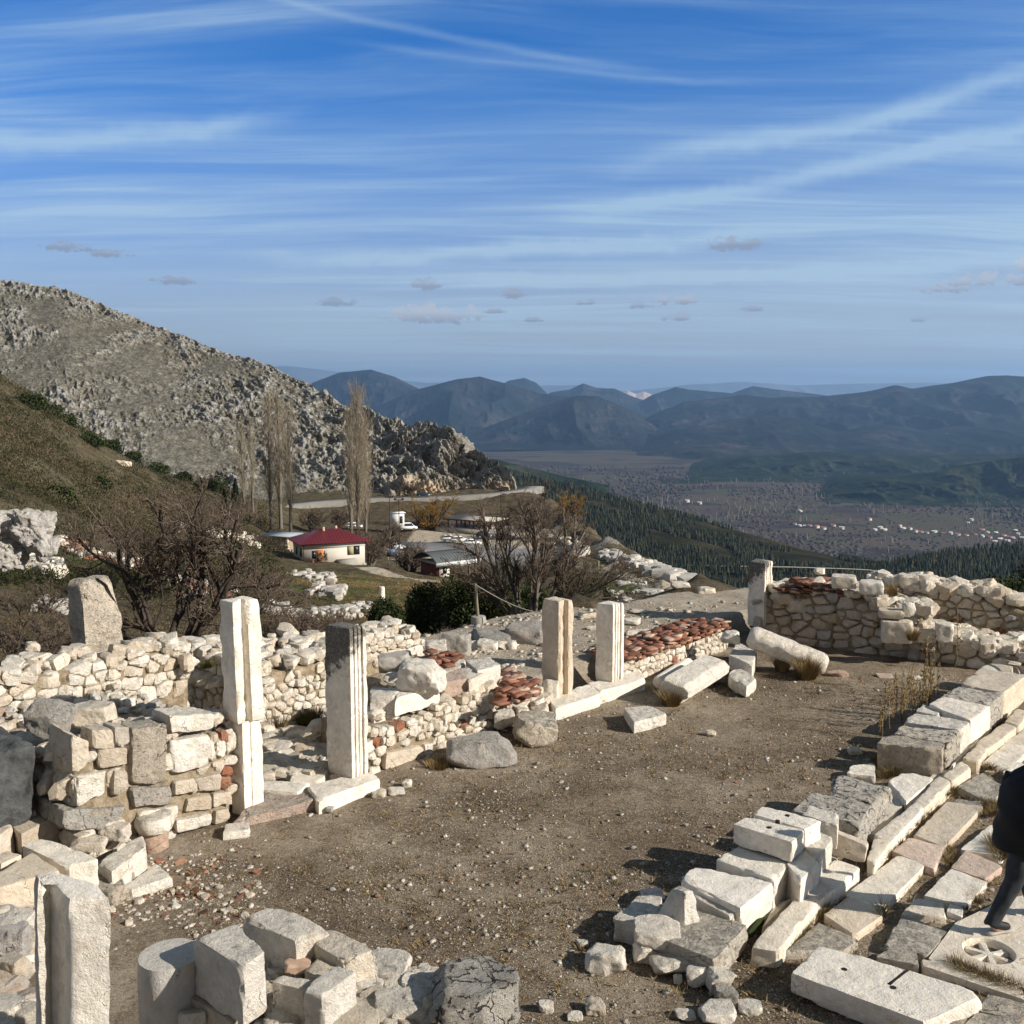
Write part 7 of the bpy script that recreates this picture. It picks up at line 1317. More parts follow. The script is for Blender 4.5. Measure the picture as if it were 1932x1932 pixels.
def house():
    c0 = onray(9, 768, 1105, 60); c0 = PY(9, 768, 1105, 180.); a = R(26); e = np.array((math.cos(a), math.sin(a), 0)); f = np.array((-math.sin(a), math.cos(a), 0)); W, D = 11.6, 7.2
    H = PY(9, 768, 868, 180.)[2]-c0[2]; rt = empty('red_roofed_house', c0+e*W/2+f*D/2, 'small cream house with a dark red hipped metal roof and an orange door', 'house')
    bx(MB(), c0, e, f, 0, W, 0, D, -1.5, H).build('wall', M_WALL, rt); bx(MB(), c0, e, f, -.05, W+.05, -.05, D+.05, H*.70, H+.02).build('upper_band', M_BAND, rt)
    ov = .75; zr = H+1.95; mb = MB(); P = np.array([c0+e*x+f*y+ZD*z for x, y, z in ((-ov, -ov, H-.05), (W+ov, -ov, H-.05), (W+ov, D+ov, H-.05), (-ov, D+ov, H-.05), (3.9, D/2, zr), (W-3.9, D/2, zr))]); Q = P.copy(); Q[:4, 2] -= .16; Q[4:, 2] -= .16
    Fr = [np.array([(0, 1, 5, 4), (2, 3, 4, 5)]), np.array([(1, 2, 5), (3, 0, 4)])]; mb.add(P, Fr); mb.add(np.concatenate((P[:4], Q[:4])), [np.array([(4, 5, 1, 0), (5, 6, 2, 1), (6, 7, 3, 2), (7, 4, 0, 3), (7, 6, 5, 4)])])
    for s in np.arange(-.4, W+.5, .62):           # standing seams of the front and back slopes
        for sg in (0, 1):
            fr = 1. if 3.9 < s < W-3.9 else max(0, (s+ov)/(3.9+ov)) if s <= 3.9 else max(0, (W+ov-s)/(3.9+ov)); y0, y1 = (-ov, -ov+(D/2+ov)*fr) if sg == 0 else (D+ov, D+ov-(D/2+ov)*fr); A = c0+e*s+f*y0+ZD*(H-.03); B = c0+e*s+f*y1+ZD*(H-.03+(zr-H+.05)*fr)
            V, F = tubes([(*A, *B, .035, .035)], 4); mb.add(V, F)
    mb.build('roof', M_RROOF, rt)
    for x, y, h in ((W*.38, D*.42, 1.0), (W*.64, D*.75, .8)): bx(MB(), c0, e, f, x, x+.4, y, y+.4, zr-1.4, zr+h-.55).build('chimney', M_PINK, rt)
    u = W/(1430-768)
    def win(x0, x1, y0, y1, face='f', sash=None):
        z1 = H-(y0-868)*H/(1108-868); z0 = H-(y1-868)*H/(1108-868); mb = MB(); w_ = None
        if face == 'f': A, B = (x0-768)*u, (x1-768)*u; fr = bx(MB(), c0, e, f, A-.08, B+.08, -.07, .05, z0-.08, z1+.08).build('window', M_DKW, rt); bx(MB(), c0, e, f, A, (A+B)/2-.03 if sash else B, -.09, -.071, z0, z1).build('pane', sash or M_GLASS, fr); (bx(MB(), c0, e, f, (A+B)/2+.03, B, -.09, -.071, z0, z1).build('pane', M_GLASS, fr) if sash else None)
        else: A, B = x0, x1; fr = bx(MB(), c0, e, f, -.07, .05, A-.06, B+.06, z0-.06, z1+.06).build('window', M_DKW, rt); bx(MB(), c0, e, f, -.09, -.071, A, B, z0, z1).build('pane', M_GLASS, fr)
    win(1235, 1355, 935, 1035, sash=M_CURT); win(862, 900, 965, 1050); win(1.2, 2.2, 940, 1035, 's'); win(4.2, 5.2, 940, 1035, 's')
    A, B = (905-768)*u, (975-768)*u; dr = bx(MB(), c0, e, f, A, B, -.08, .05, H-(1090-868)*H/240, H-(955-868)*H/240).build('door', M_ORANGE, rt); bx(MB(), c0, e, f, A+.15, A+.22, -.12, -.081, H*.4, H*.5).build('handle', M_DKW, dr)
    bx(MB(), c0, e, f, (1110-768)*u, (1300-768)*u, -2.2, -.01, -1.2, .32).build('porch_step', M_CONC, rt)
    for x in (.02, W-.02): V, F = tubes([(*(c0+e*x-f*.12+ZD*(H-.1)), *(c0+e*x-f*.12-ZD*.6), .07, .07)], 6); MB().add(V, F).build('downpipe', M_DKW, rt)
    # orange bin by the door
    c = c0+e*((850-768)*u)-f*1.0; V, F = prism([c[:2]+.22*np.array((math.cos(t), math.sin(t))) for t in np.linspace(0, 6.28, 10, endpoint=False)], c0[2]-.6, c0[2]+.55, amp=.03, erode=.03, ds=.1, dz=.1); tag(MB().add(V, F).build('barrel', simple('orange_red_plastic', (.5, .08, .02), .6)), 'orange red barrel standing left of the orange house door', 'barrel')
house()
def stone_shed():
    c0 = PY(9, 190, 915, 192.); c1 = PY(9, 580, 945, 190.); e = c1-c0; e[2] = 0; W = np.linalg.norm(e); e /= W; f = np.array((-e[1], e[0], 0)); H = PY(9, 190, 765, 192.)[2]-c0[2]
    rt = empty('stone_shed', c0+e*W/2, 'low rubble-stone shed with a thin grey flat roof left of the red-roofed house', 'shed'); core(MB(), [c0, c0+e*W, c0+e*W+f*4, c0+f*4], c0[2]-2, c0[2]+H).build('wall_core', M_MO, rt); voro(MB(), c0-ZD*.6, e, ZD, -f, W, H+.6, (.55, .38), .02, .3, (.0, .08), None, 'cream', None, 3, 7).build('stone_face', M_ST, rt, sharp=20)
    bx(MB(), c0, e, f, 1.2, W+.8, -.7, 4.6, H, H+.22).build('roof', simple('grey_blue_roof_sheet', (.32, .35, .38), .5, .1), rt)
stone_shed()
def kiosk():
    Y = 168.; L0, L1 = PY(12, 470, 1290, Y), PY(12, 720, 1300, Y-4); rt = empty('kiosk', L1, 'ticket kiosk with a curved grey roof and a white fascia at the car park edge', 'kiosk')
    # building body
    c0 = PY(12, 725, 1300, Y); e = np.array((.80, .60, 0)); f = np.array((-.60, .80, 0)); H = PY(12, 725, 1110, Y)[2]-c0[2]
    bx(MB(), c0, e, f, 0, 1.9, 0, 6.0, -1, H).build('side_wall', simple('pale_kiosk_plaster', (.62, .60, .5), .9, .2), rt); bx(MB(), c0, e, f, -.12, -.01, .2, 5.8, -1, H-.3).build('timber_wall', simple('dark_red_boards', (.16, .04, .035), .8, .3, 3.), rt); w = bx(MB(), c0, e, f, .6, 1.3, -.1, .05, H*.35, H*.75).build('window', M_DKW, rt); bx(MB(), c0, e, f, .7, 1.2, -.13, -.101, H*.4, H*.7).build('pane', M_GLASS, w)
    n = 14; mb = MB(); V = []
    for i in range(n+1):
        t = i/n; x = -.7+9.6*0; 
    # barrel roof: arch spans f, extrudes along e
    Lx = 7.6; ys = np.linspace(-.8, 6.6, 18); zs = H+.15+1.35*np.sin((ys+.8)/7.4*math.pi)**.8
    for th_ in (0, .14):
        for x in (-1.2, Lx): V.append(np.array([c0+e*x+f*y+ZD*(z+th_) for y, z in zip(ys, zs)]))
    V = np.concatenate(V); k = len(ys); i = np.arange(k-1); F = [np.stack((2*k+i, 3*k+i, 3*k+i+1, 2*k+i+1), 1), np.stack((i, i+1, k+i+1, k+i), 1)]; mb.add(V, F)
    for x in np.arange(-1., Lx, .6): S = [(*(c0+e*x+f*ys[j]+ZD*(zs[j]+.16)), *(c0+e*x+f*ys[j+1]+ZD*(zs[j+1]+.16)), .04, .04) for j in range(k-1)]; Vt, Ft = tubes(S, 3); mb.add(Vt, Ft)
    mb.build('roof', M_GREYR, rt); bx(MB(), c0, e, f, -1.3, Lx+.1, -.98, -.80, H-.35, H+.32).build('fascia', M_WHITEP, rt)
    for x, y in ((6.9, -.3), (6.6, 5.8), (5.6, -.3)): bx(MB(), c0, e, f, x, x+.3, y, y+.3, -1, H+.1).build('post', M_BROWN, rt)
kiosk()
def pavilion():
    Y = 256.; a = PY(12, 815, 660, Y); b = PY(12, 1330, 720, Y-6); e = b-a; e[2] = 0; W = np.linalg.norm(e); e /= W; f = np.array((-e[1], e[0], 0)); H = PY(12, 815, 565, Y)[2]-a[2]; rt = empty('picnic_pavilion', a+e*W/2, 'open picnic pavilion with a pale flat roof on dark posts behind the parked cars', 'pavilion')
    mb = MB(); bx(mb, a, e, f, -.8, W+1, -.8, 7.5, H, H+.18); mb.build('roof', simple('pale_pavilion_roof', (.55, .50, .42), .8, .2), rt); bx(MB(), a, e, f, -.9, W+1.1, -.95, -.8, H-.15, H+.2).build('beam', M_BROWN, rt)
    for x in np.linspace(0, W, 6):
        for y in (0, 6.2): bx(MB(), a, e, f, x, x+.3, y, y+.3, -.5, H).build('post', M_BROWN, rt)
    bx(MB(), a, e, f, -2, W+2, -2.5, 8, -1.6, .05).build('floor', M_CONC, rt)
    for x in (3, 6.5, 10, 13): 
        o = bx(bx(bx(MB(), a, e, f, x, x+1.8, 1.5, 2.3, .75, .83), a, e, f, x, x+1.8, .9, 1.2, .42, .48), a, e, f, x+.8, x+1., 1.7, 2.1, .05, .75); tag(o.build('picnic_table', simple('reddish_timber', (.30, .11, .06), .7) if x == 3 else bpy.data.materials['reddish_timber']), 'reddish wooden picnic table under the pale pavilion roof', 'table', 'picnic tables under the pavilion')
pavilion()
c = PY(12, 150, 620, 250.); e = np.array((.94, .34, 0)); f = np.array((-.34, .94, 0)); rt = empty('white_hut', c, 'tiny white hut with a dark doorway beyond the lamp posts', 'hut'); H = PY(12, 150, 500, 250.)[2]-c[2]; u = 250*.15626/1932
bx(MB(), c, e, f, 0, 3.0, 0, 2.6, -1, H).build('wall', M_WHITEP, rt); bx(MB(), c, e, f, -.2, 3.3, -.25, 2.8, H, H+.12).build('roof', M_WHITEP, rt); bx(MB(), c, e, f, 1.9, 2.6, -.05, .01, -.1, H*.7).build('doorway', M_GLASS, rt)
# cars
M_CARW = simple('white_car_paint', (.78, .78, .77), .25, .04, 1., .6); M_CARD = simple('dark_blue_car_paint', (.03, .04, .06), .25, .04, 1., .6); M_TYRE = simple('black_tyre', (.015, .015, .015), .9); M_RIM = simple('alloy_rim', (.45, .45, .46), .4, .05, 1., .5, .6); M_LAMP = simple('red_tail_lamp', (.35, .02, .02), .4); M_HEAD = simple('clear_headlamp', (.7, .7, .7), .2)
def car(label, p, heading, paint, kind='hatch', L=4.3, Wd=1.75, Hc=1.48):
    a = heading; e = np.array((math.cos(a), math.sin(a), 0)); f = np.array((-math.sin(a), math.cos(a), 0)); p = np.asarray(p); rt = empty('parked_car', p, label, 'car', 'cars in the car park')
    lo = [(-.5, .32), (-.5, .62), (-.46, .86), (-.30, .92), (.16, .92), (.40, .80), (.49, .68), (.5, .45), (.49, .30)]
    if kind == 'van': lo = [(-.5, .32), (-.5, .95), (-.47, 1.0), (.2, 1.0), (.40, .92), (.49, .75), (.5, .3)]
    cab = [(-.44, .90), (-.36, 1.38), (-.28, 1.47), (.02, 1.47), (.10, 1.40), (.27, .91)] if kind != 'van' else [(-.49, .95), (-.485, 1.75), (-.45, 1.84), (.12, 1.84), (.20, 1.75), (.34, .98)]
    if kind == 'sedan': cab = [(-.38, .90), (-.26, 1.34), (-.18, 1.43), (.03, 1.43), (.10, 1.36), (.28, .90)]
    def ext(prof, ws, zsc=1.):
        P = []; n = len(prof)
        for sgn, wi in ((-1, ws), (1, ws)):
            for x, z in prof:
                wz = wi(z); P.append(p+e*x*L+f*sgn*Wd/2*wz+ZD*z*zsc)
        i = np.arange(n); F = [np.stack((i, (i+1) % n, n+(i+1) % n, n+i), 1)]; c1 = len(P); P.append(np.mean(P[:n], 0)); P.append(np.mean(P[n:2*n], 0)); T = [np.stack((i, np.full(n, c1), (i+1) % n), 1), np.stack((n+i, n+(i+1) % n, np.full(n, c1+1)), 1)]; return np.array(P), F+T
    V, F = ext(lo, lambda z: 1-.06*max(0, z-.7)); MB().add(V, F).build('body', paint, rt)
    zt_ = cab[2][1]; zb_ = cab[0][1]; V, F = ext(cab, lambda z: 1-.20*(z-zb_)/(zt_-zb_)-.02); MB().add(V, F).build('cabin', paint, rt)
    sh = lambda x, z, k: (x*(1-k)+k*sum(q[0] for q in cab)/len(cab), z*(1-k*.6)+k*.6*(zb_+zt_)/2)
    gl = [(cab[0][0]+.05, zb_+.05), (cab[1][0]+.035, zt_-.14), (cab[4][0]-.0, zt_-.14), (cab[5][0]-.045, zb_+.05)]
    for sgn in (-1, 1):
        P = [p+e*x*L+f*sgn*(Wd/2*(1-.20*(z-zb_)/(zt_-zb_)-.02)+.012)+ZD*z for x, z in gl]; MB().add(np.array(P), [np.array([(0, 1, 2, 3)])]).build('side_window', M_GLASS, rt)
    for (x0, z0), (x1, z1), nm in ((cab[4], cab[5], 'windscreen'), (cab[1], cab[0], 'rear_window')):
        P = []; d = .02 if nm == 'windscreen' else -.02
        for x, z, k in ((x0, z0-.03, .78), (x0, z0-.03, -.78), (x1+(x0-x1)*.15, z1+(z0-z1)*.15, -.86), (x1+(x0-x1)*.15, z1+(z0-z1)*.15, .86)): P.append(p+e*(x*L+d)+f*k*Wd/2+ZD*(z+.012))
        MB().add(np.array(P), [np.array([(0, 1, 2, 3)])]).build(nm, M_GLASS, rt)
    for x in (-.31, .31):
        for sgn in (-1, 1):
            c = p+e*x*L+f*sgn*(Wd/2-.08)+ZD*.32; an_ = np.linspace(0, 6.283, 16, endpoint=False); ring = lambda r, o: np.array([c+e*r*math.cos(t)+ZD*r*math.sin(t)+f*sgn*o for t in an_]); V = np.concatenate((ring(.32, -.1), ring(.32, .1), ring(.2, .1))); i = np.arange(16); j = (i+1) % 16
            w = MB().add(V, [np.stack((i, j, 16+j, 16+i), 1), np.stack((16+i, 16+j, 32+j, 32+i), 1)]).build('wheel', M_TYRE, rt); V = np.concatenate((ring(.2, .095), [c+f*sgn*.11])); MB().add(V, [np.stack((i, j, np.full(16, 16)), 1)]).build('rim', M_RIM, w)
    for sgn in (-1, 1): bx(MB(), p+f*sgn*Wd*.36, e, f, L*.485, L*.503, -.16, .16, .58, .70).build('headlight', M_HEAD, rt); bx(MB(), p+f*sgn*Wd*.38, e, f, -L*.503, -L*.49, -.1, .1, .66, .84).build('tail_light', M_LAMP, rt)
def carp(x, y, Y): q = PY(0, x, y, Y); q[2] = zter(q[0:1], q[1:2])[0]+.5; return q
def carz(x, y):
    q = onray(0, x, y, 60); q[2] += .42; return q
car('white saloon car nearest the kiosk roof, first of the parked row', carz(890, 1032), R(12), M_CARW, 'sedan'); car('white hatchback in the middle of the parked row', carz(867, 1027), R(14), M_CARW); car('white estate car with a boxy back, last of the parked row', carz(849, 1024), R(15), M_CARW, Hc=1.6)
car('white van parked near the tiny white hut', carz(768, 1004), R(22), M_CARW, 'van', 5., 1.9); car('white car half hidden behind the bare tree right of the house', carz(745, 1040), R(-18), M_CARW); car('white car parked above the red roof ridge', carz(668, 1000), R(8), M_CARW); car('dark car on the road by the mountain foot', [*rd[3][:2], rd[3][2]+.95], R(5), M_CARD); car('dark blue car behind the parked white cars', carz(915, 1018), R(10), M_CARD)
# lamp posts
def lamp(x, yb, yt, Y, label):
    b = PY(0, x, yb, Y); H = PY(0, x, yt, Y)[2]-b[2]; rt = empty('street_lamp', b, label, 'street lamp', 'lamp posts around the car park'); V, F = tubes([(*b, *(b+ZD*H), .11, .07)], 6); MB().add(V, F).build('pole', M_DKW, rt)
    bx(MB(), b+ZD*H, np.array((1., 0, 0)), np.array((0, 1., 0)), -.75, .75, -.1, .1, -.1, .05).build('cross_arm', M_DKW, rt)
    for s in (-.85, .55): bx(MB(), b+ZD*H, np.array((1., 0, 0)), np.array((0, 1., 0)), s, s+.35, -.35, .2, -.05, .3).build('lamp_head', M_DKW, rt)
lamp(754, 1065, 943, 186, 'tall black lamp post with twin heads nearest the house'); lamp(736, 1045, 938, 205, 'lamp post with twin heads left of the nearest one'); lamp(697, 990, 917, 262, 'lamp post standing before the mountain road'); lamp(1027, 990, 916, 275, 'lamp post beyond the fanning bare tree'); lamp(945, 985, 925, 280, 'lamp post on the road side above the pavilion')
c = PY(12, 150, 1060, 178.); rt = empty('information_board', c, 'blue and white notice board on posts near the lamp posts', 'sign'); e = np.array((.9, .43, 0)); f = np.array((-.43, .9, 0))
bx(MB(), c, e, f, -.9, .9, 0, .08, .6, 1.9).build('panel', simple('blue_grey_board', (.10, .16, .28), .5), rt)
for x in (-.8, .7): bx(MB(), c, e, f, x, x+.1, .1, .2, -1.2, 2.).build('post', M_WHITEP, rt)
# rope post on the terrace and rope, white column stub, pipe gate
b = PZ(2, 1645, 575, .35); rt = empty('rope_post', b, 'slim weathered post in a round concrete foot holding a slack rope', 'post'); tp = PY(2, 1622, 300, b[1]); V, F = tubes([(*b, *tp, .035, .028)], 8); MB().add(V, F).build('pole', simple('weathered_post', (.22, .19, .14), .9), rt, smooth=True)
V, F = prism([b[:2]+.16*np.array((math.cos(t), math.sin(t))) for t in np.linspace(0, 6.28, 16, endpoint=False)], b[2]-.12, b[2]+.15, amp=.004, erode=.015, ds=.05); MB().add(V, F).build('concrete_foot', M_CONC, rt, sharp=40)
E = PZ(3, 420, 480, 0); E = PY(3, 640, 490, b[1]-1.0); S = []; n = 24
for i in range(n):
    t0, t1 = i/n, (i+1)/n; q = lambda t: (tp+(E-tp)*t-ZD*.55*math.sin(math.pi*min(t*1.0, 1))*.5-(0, 0, .02)); S.append((*q(t0), *q(t1), .011, .011))
V, F = tubes(S, 5); tag(MB().add(V, F).build('rope', simple('pale_rope', (.45, .42, .34), .9)), 'slack pale rope running from the terrace post behind the doorjambs', 'rope')
b = PY(0, 722, 1141, 58.); H = PY(0, 722, 1107, 58.)[2]-b[2]; V, F = prism([b[:2]+.17*np.array((math.cos(t), math.sin(t))) for t in np.linspace(0, 6.28, 14, endpoint=False)], b[2]-.4, b[2]+H, amp=.01, ds=.06, dz=.1, lean=(-.03, 0)); tag(MB().add(V, F, stint('white')).build('marble_column', M_MA, sharp=40), 'small white column standing alone on the slope beyond the bushes', 'column')
q = [onray(3, x, y, 60) for x, y in ((500, 150), (680, 195))]; t = [p+ZD*1.1 for p in q]; S = [(*q[0], *t[0], .06, .06), (*q[1], *t[1], .08, .08), (*t[0], *t[1], .06, .06)]; V, F = tubes(S, 6); tag(MB().add(V, F).build('barrier', simple('yellowish_pipe', (.55, .48, .28), .6)), 'thin pale pipe barrier at the top of the dirt track', 'barrier')
# ruins and rocks scattered on the slope
def ruinheap(pts, n, sz, seed, label, tn='gray', name='ruin_rubble', zj=.5, brick=0.):
    r = np.random.default_rng(seed); mb = MB()
    for i in range(n):
        u = r.random()*(len(pts)-1); j = int(u); f = u-j; x = pts[j][0]*(1-f)+pts[j+1][0]*f+r.normal()*8; y = pts[j][1]*(1-f)+pts[j+1][1]*f+r.normal()*4; c = onray(0, x, y, 38); s = r.uniform(*sz); rock(mb, c+ZD*(s*.25+r.random()*zj*.6), (s*.6, s*.5, s*.42), r.uniform(0, 6), (0, 0), 3, 7, 14, .05, stint('brick' if r.random() < brick else tn, r))
    tag(mb.build(name, M_ST, sharp=20), label, 'rubble', kind='stuff')
ruinheap([(500, 1150), (560, 1168), (640, 1165), (690, 1150)], 200, (.12, .38), 1, 'line of pale ruined walling below the grass slope'); ruinheap([(560, 1090), (600, 1092), (620, 1098)], 60, (.3, .8), 2, 'patch of white stones in the grass below the house'); ruinheap([(600, 1120), (640, 1125)], 30, (.3, .7), 3, 'few white stones low on the grass slope')
ruinheap([(1190, 1068), (1230, 1072), (1250, 1078)], 110, (.4, 1.0), 4, 'white boulders beside the upper end of the dirt track'); ruinheap([(1170, 1105), (1200, 1112), (1240, 1135), (1300, 1140)], 130, (.2, .6), 5, 'white boulders and stumps below the dirt track'); ruinheap([(1120, 1110), (1150, 1120), (1190, 1150)], 60, (.15, .4), 6, 'pale stones on the slope behind the second doorjamb')
ruinheap([(1140, 1050), (1200, 1070), (1260, 1090), (1310, 1110)], 160, (.4, 1.5), 7, 'grey rocks along the rim of the spur', 'gray'); ruinheap([(0, 1065), (60, 1070), (110, 1085)], 120, (.4, 1.1), 8, 'cream ruined masonry below the rocky outcrop at the left edge', 'cream', brick=.15); ruinheap([(110, 1030), (170, 1050), (260, 1075), (340, 1110), (420, 1130)], 240, (.3, .9), 9, 'reddish and cream rubble behind the wide bare tree', 'mixed', brick=.45); ruinheap([(330, 1000), (400, 1010), (460, 1020), (500, 1030)], 200, (.4, 1.0), 10, 'white rubble field left of the stone shed', 'cream')
ruinheap([(80, 1150), (130, 1160), (180, 1150)], 60, (.15, .5), 11, 'white stones in the scrub left of the standing stone'); ruinheap([(1050, 1020), (1100, 1040), (1080, 1050)], 90, (.5, 1.3), 12, 'pale rubble and blocks right of the car park', 'old')
ROC = 'big grey outcrop boulders at the left edge'
for x, y, w, h, lb in [(63, 1000, 2.1, 2.4, 'highest dark-holed boulder of the outcrop at the left edge'), (15, 990, 2.0, 1.5, 'boulder on the picture edge left of the highest outcrop boulder'), (20, 1040, 2.2, 1.7, 'ochre ruined lump under the outcrop boulders'), (85, 1035, 1.2, 1.5, 'narrow boulder right below the highest outcrop boulder')]:
    c = PY(0, x, y, 56.); tag(rock(MB(), c-ZD*h*.02, (w*.40, w*.38, h*.40), .2, (.1, .1), 34, 20, 12, .17, (.66, .5, .6), freq=1.5).build('outcrop_boulder', M_GR, sharp=20), lb, 'boulder', ROC)
rr_ = onray(0, 232, 878, 80); tag(rock(MB(), rr_+ZD*.4, (1.3, .9, .5), .1, (0, .15), 16, 14, 13, .12, stint('tan')).build('pale_rock', M_ST, sharp=20), 'single pale rock in the dark shrubs of the brown hill', 'rock')

# ================================================================ walker at the right edge
def skin_mesh(name, verts, edges, radii, mt, parent=None, sub=2, root=0):
    me = bpy.data.meshes.new(name); me.from_pydata([tuple(v) for v in verts], edges, []); ob = bpy.data.objects.new(name, me); scene.collection.objects.link(ob)
    sk = ob.modifiers.new('skin', 'SKIN'); sk.use_smooth_shade = True
    for i, r in enumerate(radii): me.skin_vertices[0].data[i].radius = (r, r) if not hasattr(r, '__len__') else r
    me.skin_vertices[0].data[root].use_root = True; ss = ob.modifiers.new('sub', 'SUBSURF'); ss.levels = ss.render_levels = sub
    dg = bpy.context.evaluated_depsgraph_get(); m2 = bpy.data.meshes.new_from_object(ob.evaluated_get(dg)); m2.name = name; bpy.data.objects.remove(ob); o = bpy.data.objects.new(name, m2); scene.collection.objects.link(o)
    m2.materials.clear(); m2.materials.append(mt); m2.polygons.foreach_set('use_smooth', np.ones(len(m2.polygons), bool))
    if parent: o.parent = parent
    return o
def person():
    foot = PZ(0, 1868, 1752, .075); sc = 1.0; f = np.array((.95, .31, 0)); f /= np.linalg.norm(f); l = np.array((-f[1], f[0], 0))      # walks to the right and away
    px = lambda row, Y=None: PY(0, 966, row, foot[1])[2]
    rt = empty('person', foot, 'walker in a black jacket and dark jeans striding out of the right picture edge', 'person')
    loc = np.array(foot)
    def W(fw, up, side=0.): return tuple(f*fw+l*side+ZD*up)           # local to the empty
    M_JK = simple('black_jacket_cloth', (.010, .010, .012), .8, .3, 30.); M_JN = simple('dark_worn_jeans', (.038, .044, .052), .9, .6, 12.); M_SH = simple('black_shoe', (.015, .015, .015), .6); M_SO = simple('pale_shoe_sole', (.45, .43, .38), .8); M_SK = simple('skin', (.45, .27, .19), .6); M_HR = simple('dark_hair', (.02, .013, .01), .7)
    # the whole body is one continuous surface; clothing goes over it
    A = [W(.25, .88), W(.28, 1.08), W(.31, 1.26), W(.35, 1.40), W(.41, 1.49), W(.45, 1.57),
         W(.25, .85, -.09), W(.17, .50, -.09), W(-.05, .13, -.08), W(-.03, .05, -.08), W(.10, .02, -.08),
         W(.25, .85, .09), W(.48, .46, .09), W(.58, .10, .09), W(.64, .035, .09), W(.76, .03, .09),
         W(.33, 1.36, -.19), W(.17, 1.12, -.26), W(.33, .98, -.24), W(.33, 1.36, .19), W(.42, 1.12, .26), W(.60, 1.04, .2)]
    E_ = [(0, 1), (1, 2), (2, 3), (3, 4), (4, 5), (0, 6), (6, 7), (7, 8), (8, 9), (9, 10), (0, 11), (11, 12), (12, 13), (13, 14), (14, 15), (3, 16), (16, 17), (17, 18), (3, 19), (19, 20), (20, 21)]
    Rr_ = [.12, .11, .12, .10, .05, .055, .085, .055, .035, .04, .03, .085, .055, .035, .04, .03, .05, .036, .025, .05, .036, .025]
    skin_mesh('body', A, E_, Rr_, M_SK, rt)
    def loft(rings, n=28, amp=.008, seed=0):
        """rings: (fw, up, side, half depth, half width) stacked into one closed draped shape"""
        rg = np.array(rings, float); t = np.linspace(0, len(rg)-1, 26); rg = np.stack([np.interp(t, np.arange(len(rg)), rg[:, i]) for i in range(5)], 1)
        for _ in range(2): rg[1:-1] = (rg[:-2]+2*rg[1:-1]+rg[2:])/4
        a = np.linspace(0, 2*math.pi, n, endpoint=False); V = []
        for q in rg:
            w = 1+.05*np.sin(a*3+q[1]*22)+.03*np.sin(a*5-q[1]*37); V.append(loc+np.array([f*(q[0]+math.cos(b)*q[3]*k)+l*(q[2]+math.sin(b)*q[4]*k)+ZD*(q[1]+.01*math.sin(b*4)) for b, k in zip(a, w)]))
        m = len(rg); V = np.concatenate(V); i = np.arange(n); F = [np.stack((k*n+i, k*n+(i+1) % n, (k+1)*n+(i+1) % n, (k+1)*n+i), 1) for k in range(m-1)]
        F.append(np.stack((np.full(n, m*n), (i+1) % n, i), 1)); F.append(np.stack((np.full(n, m*n+1), (m-1)*n+i, (m-1)*n+(i+1) % n), 1)); V = np.concatenate((V, [V[:n].mean(0)], [V[(m-1)*n:m*n].mean(0)])); return V, F
    jk = MB()
    for rs in ([(.26, .76, 0, .20, .24), (.26, .90, 0, .185, .225), (.28, 1.05, 0, .175, .215), (.30, 1.20, 0, .185, .225), (.33, 1.34, 0, .165, .225), (.36, 1.42, 0, .12, .17), (.40, 1.50, 0, .07, .08)],
               [(.33, 1.40, -.15, .08, .08), (.29, 1.32, -.22, .085, .075), (.20, 1.18, -.27, .075, .065), (.155, 1.10, -.275, .075, .062), (.21, 1.04, -.27, .062, .058), (.31, .99, -.25, .05, .05)],
               [(.33, 1.40, .15, .08, .08), (.36, 1.32, .22, .085, .075), (.40, 1.18, .27, .075, .065), (.43, 1.10, .27, .07, .06), (.50, 1.07, .25, .06, .055), (.57, 1.05, .22, .05, .05)]): V, F = loft(rs); jk.add(V, F)
    jk.build('jacket', M_JK, rt, smooth=True)
    jn = MB()
    for rs in ([(.25, .93, 0, .15, .18), (.25, .84, -.03, .15, .15), (.235, .74, -.08, .12, .105), (.20, .62, -.09, .105, .095), (.16, .48, -.09, .088, .082), (.06, .30, -.085, .082, .072), (-.03, .17, -.08, .070, .064), (-.055, .10, -.08, .074, .066)],
               [(.25, .93, 0, .15, .18), (.26, .84, .03, .15, .15), (.31, .74, .08, .12, .105), (.39, .62, .09, .105, .095), (.48, .46, .09, .088, .082), (.53, .28, .09, .080, .072), (.57, .15, .09, .070, .064), (.58, .09, .09, .074, .066)]): V, F = loft(rs[::-1]); jn.add(V, F)
    jn.build('jeans', M_JN, rt, smooth=True)
    for (x, z, s) in ((-.05, .06, -.08), (.58, .05, .09)):
        S = [W(x-.02, z+.03, s), W(x+.05, z+.02, s), W(x+.14, z-.012, s), W(x+.20, z-.018, s)]; sh = skin_mesh('shoe', S, [(0, 1), (1, 2), (2, 3)], [.046, .05, .042, .032], M_SH, rt, 2)
        V, F = prism([(loc+f*(x+a)+l*(s+b))[:2] for a, b in ((-.065, -.022), (-.03, -.036), (.08, -.034), (.16, -.042), (.22, -.034), (.245, 0), (.22, .034), (.16, .042), (.08, .034), (-.03, .036), (-.065, .022))], loc[2]+z-.062, loc[2]+z-.036, ds=.03, dz=.02, amp=0, erode=.002)
        so = MB().add(V, F).build('sole', M_SO); so.parent = sh; so.location = Vector(so.location)-Vector(loc)
    # head: skull with nose, ears, hair
    hc = loc+np.array(W(.50, 1.66)); G, F = cubegrid(14, 14, 14); D = G/np.linalg.norm(G, axis=1)[:, None]; r = np.array((.098, .077, .118)); P = D*r
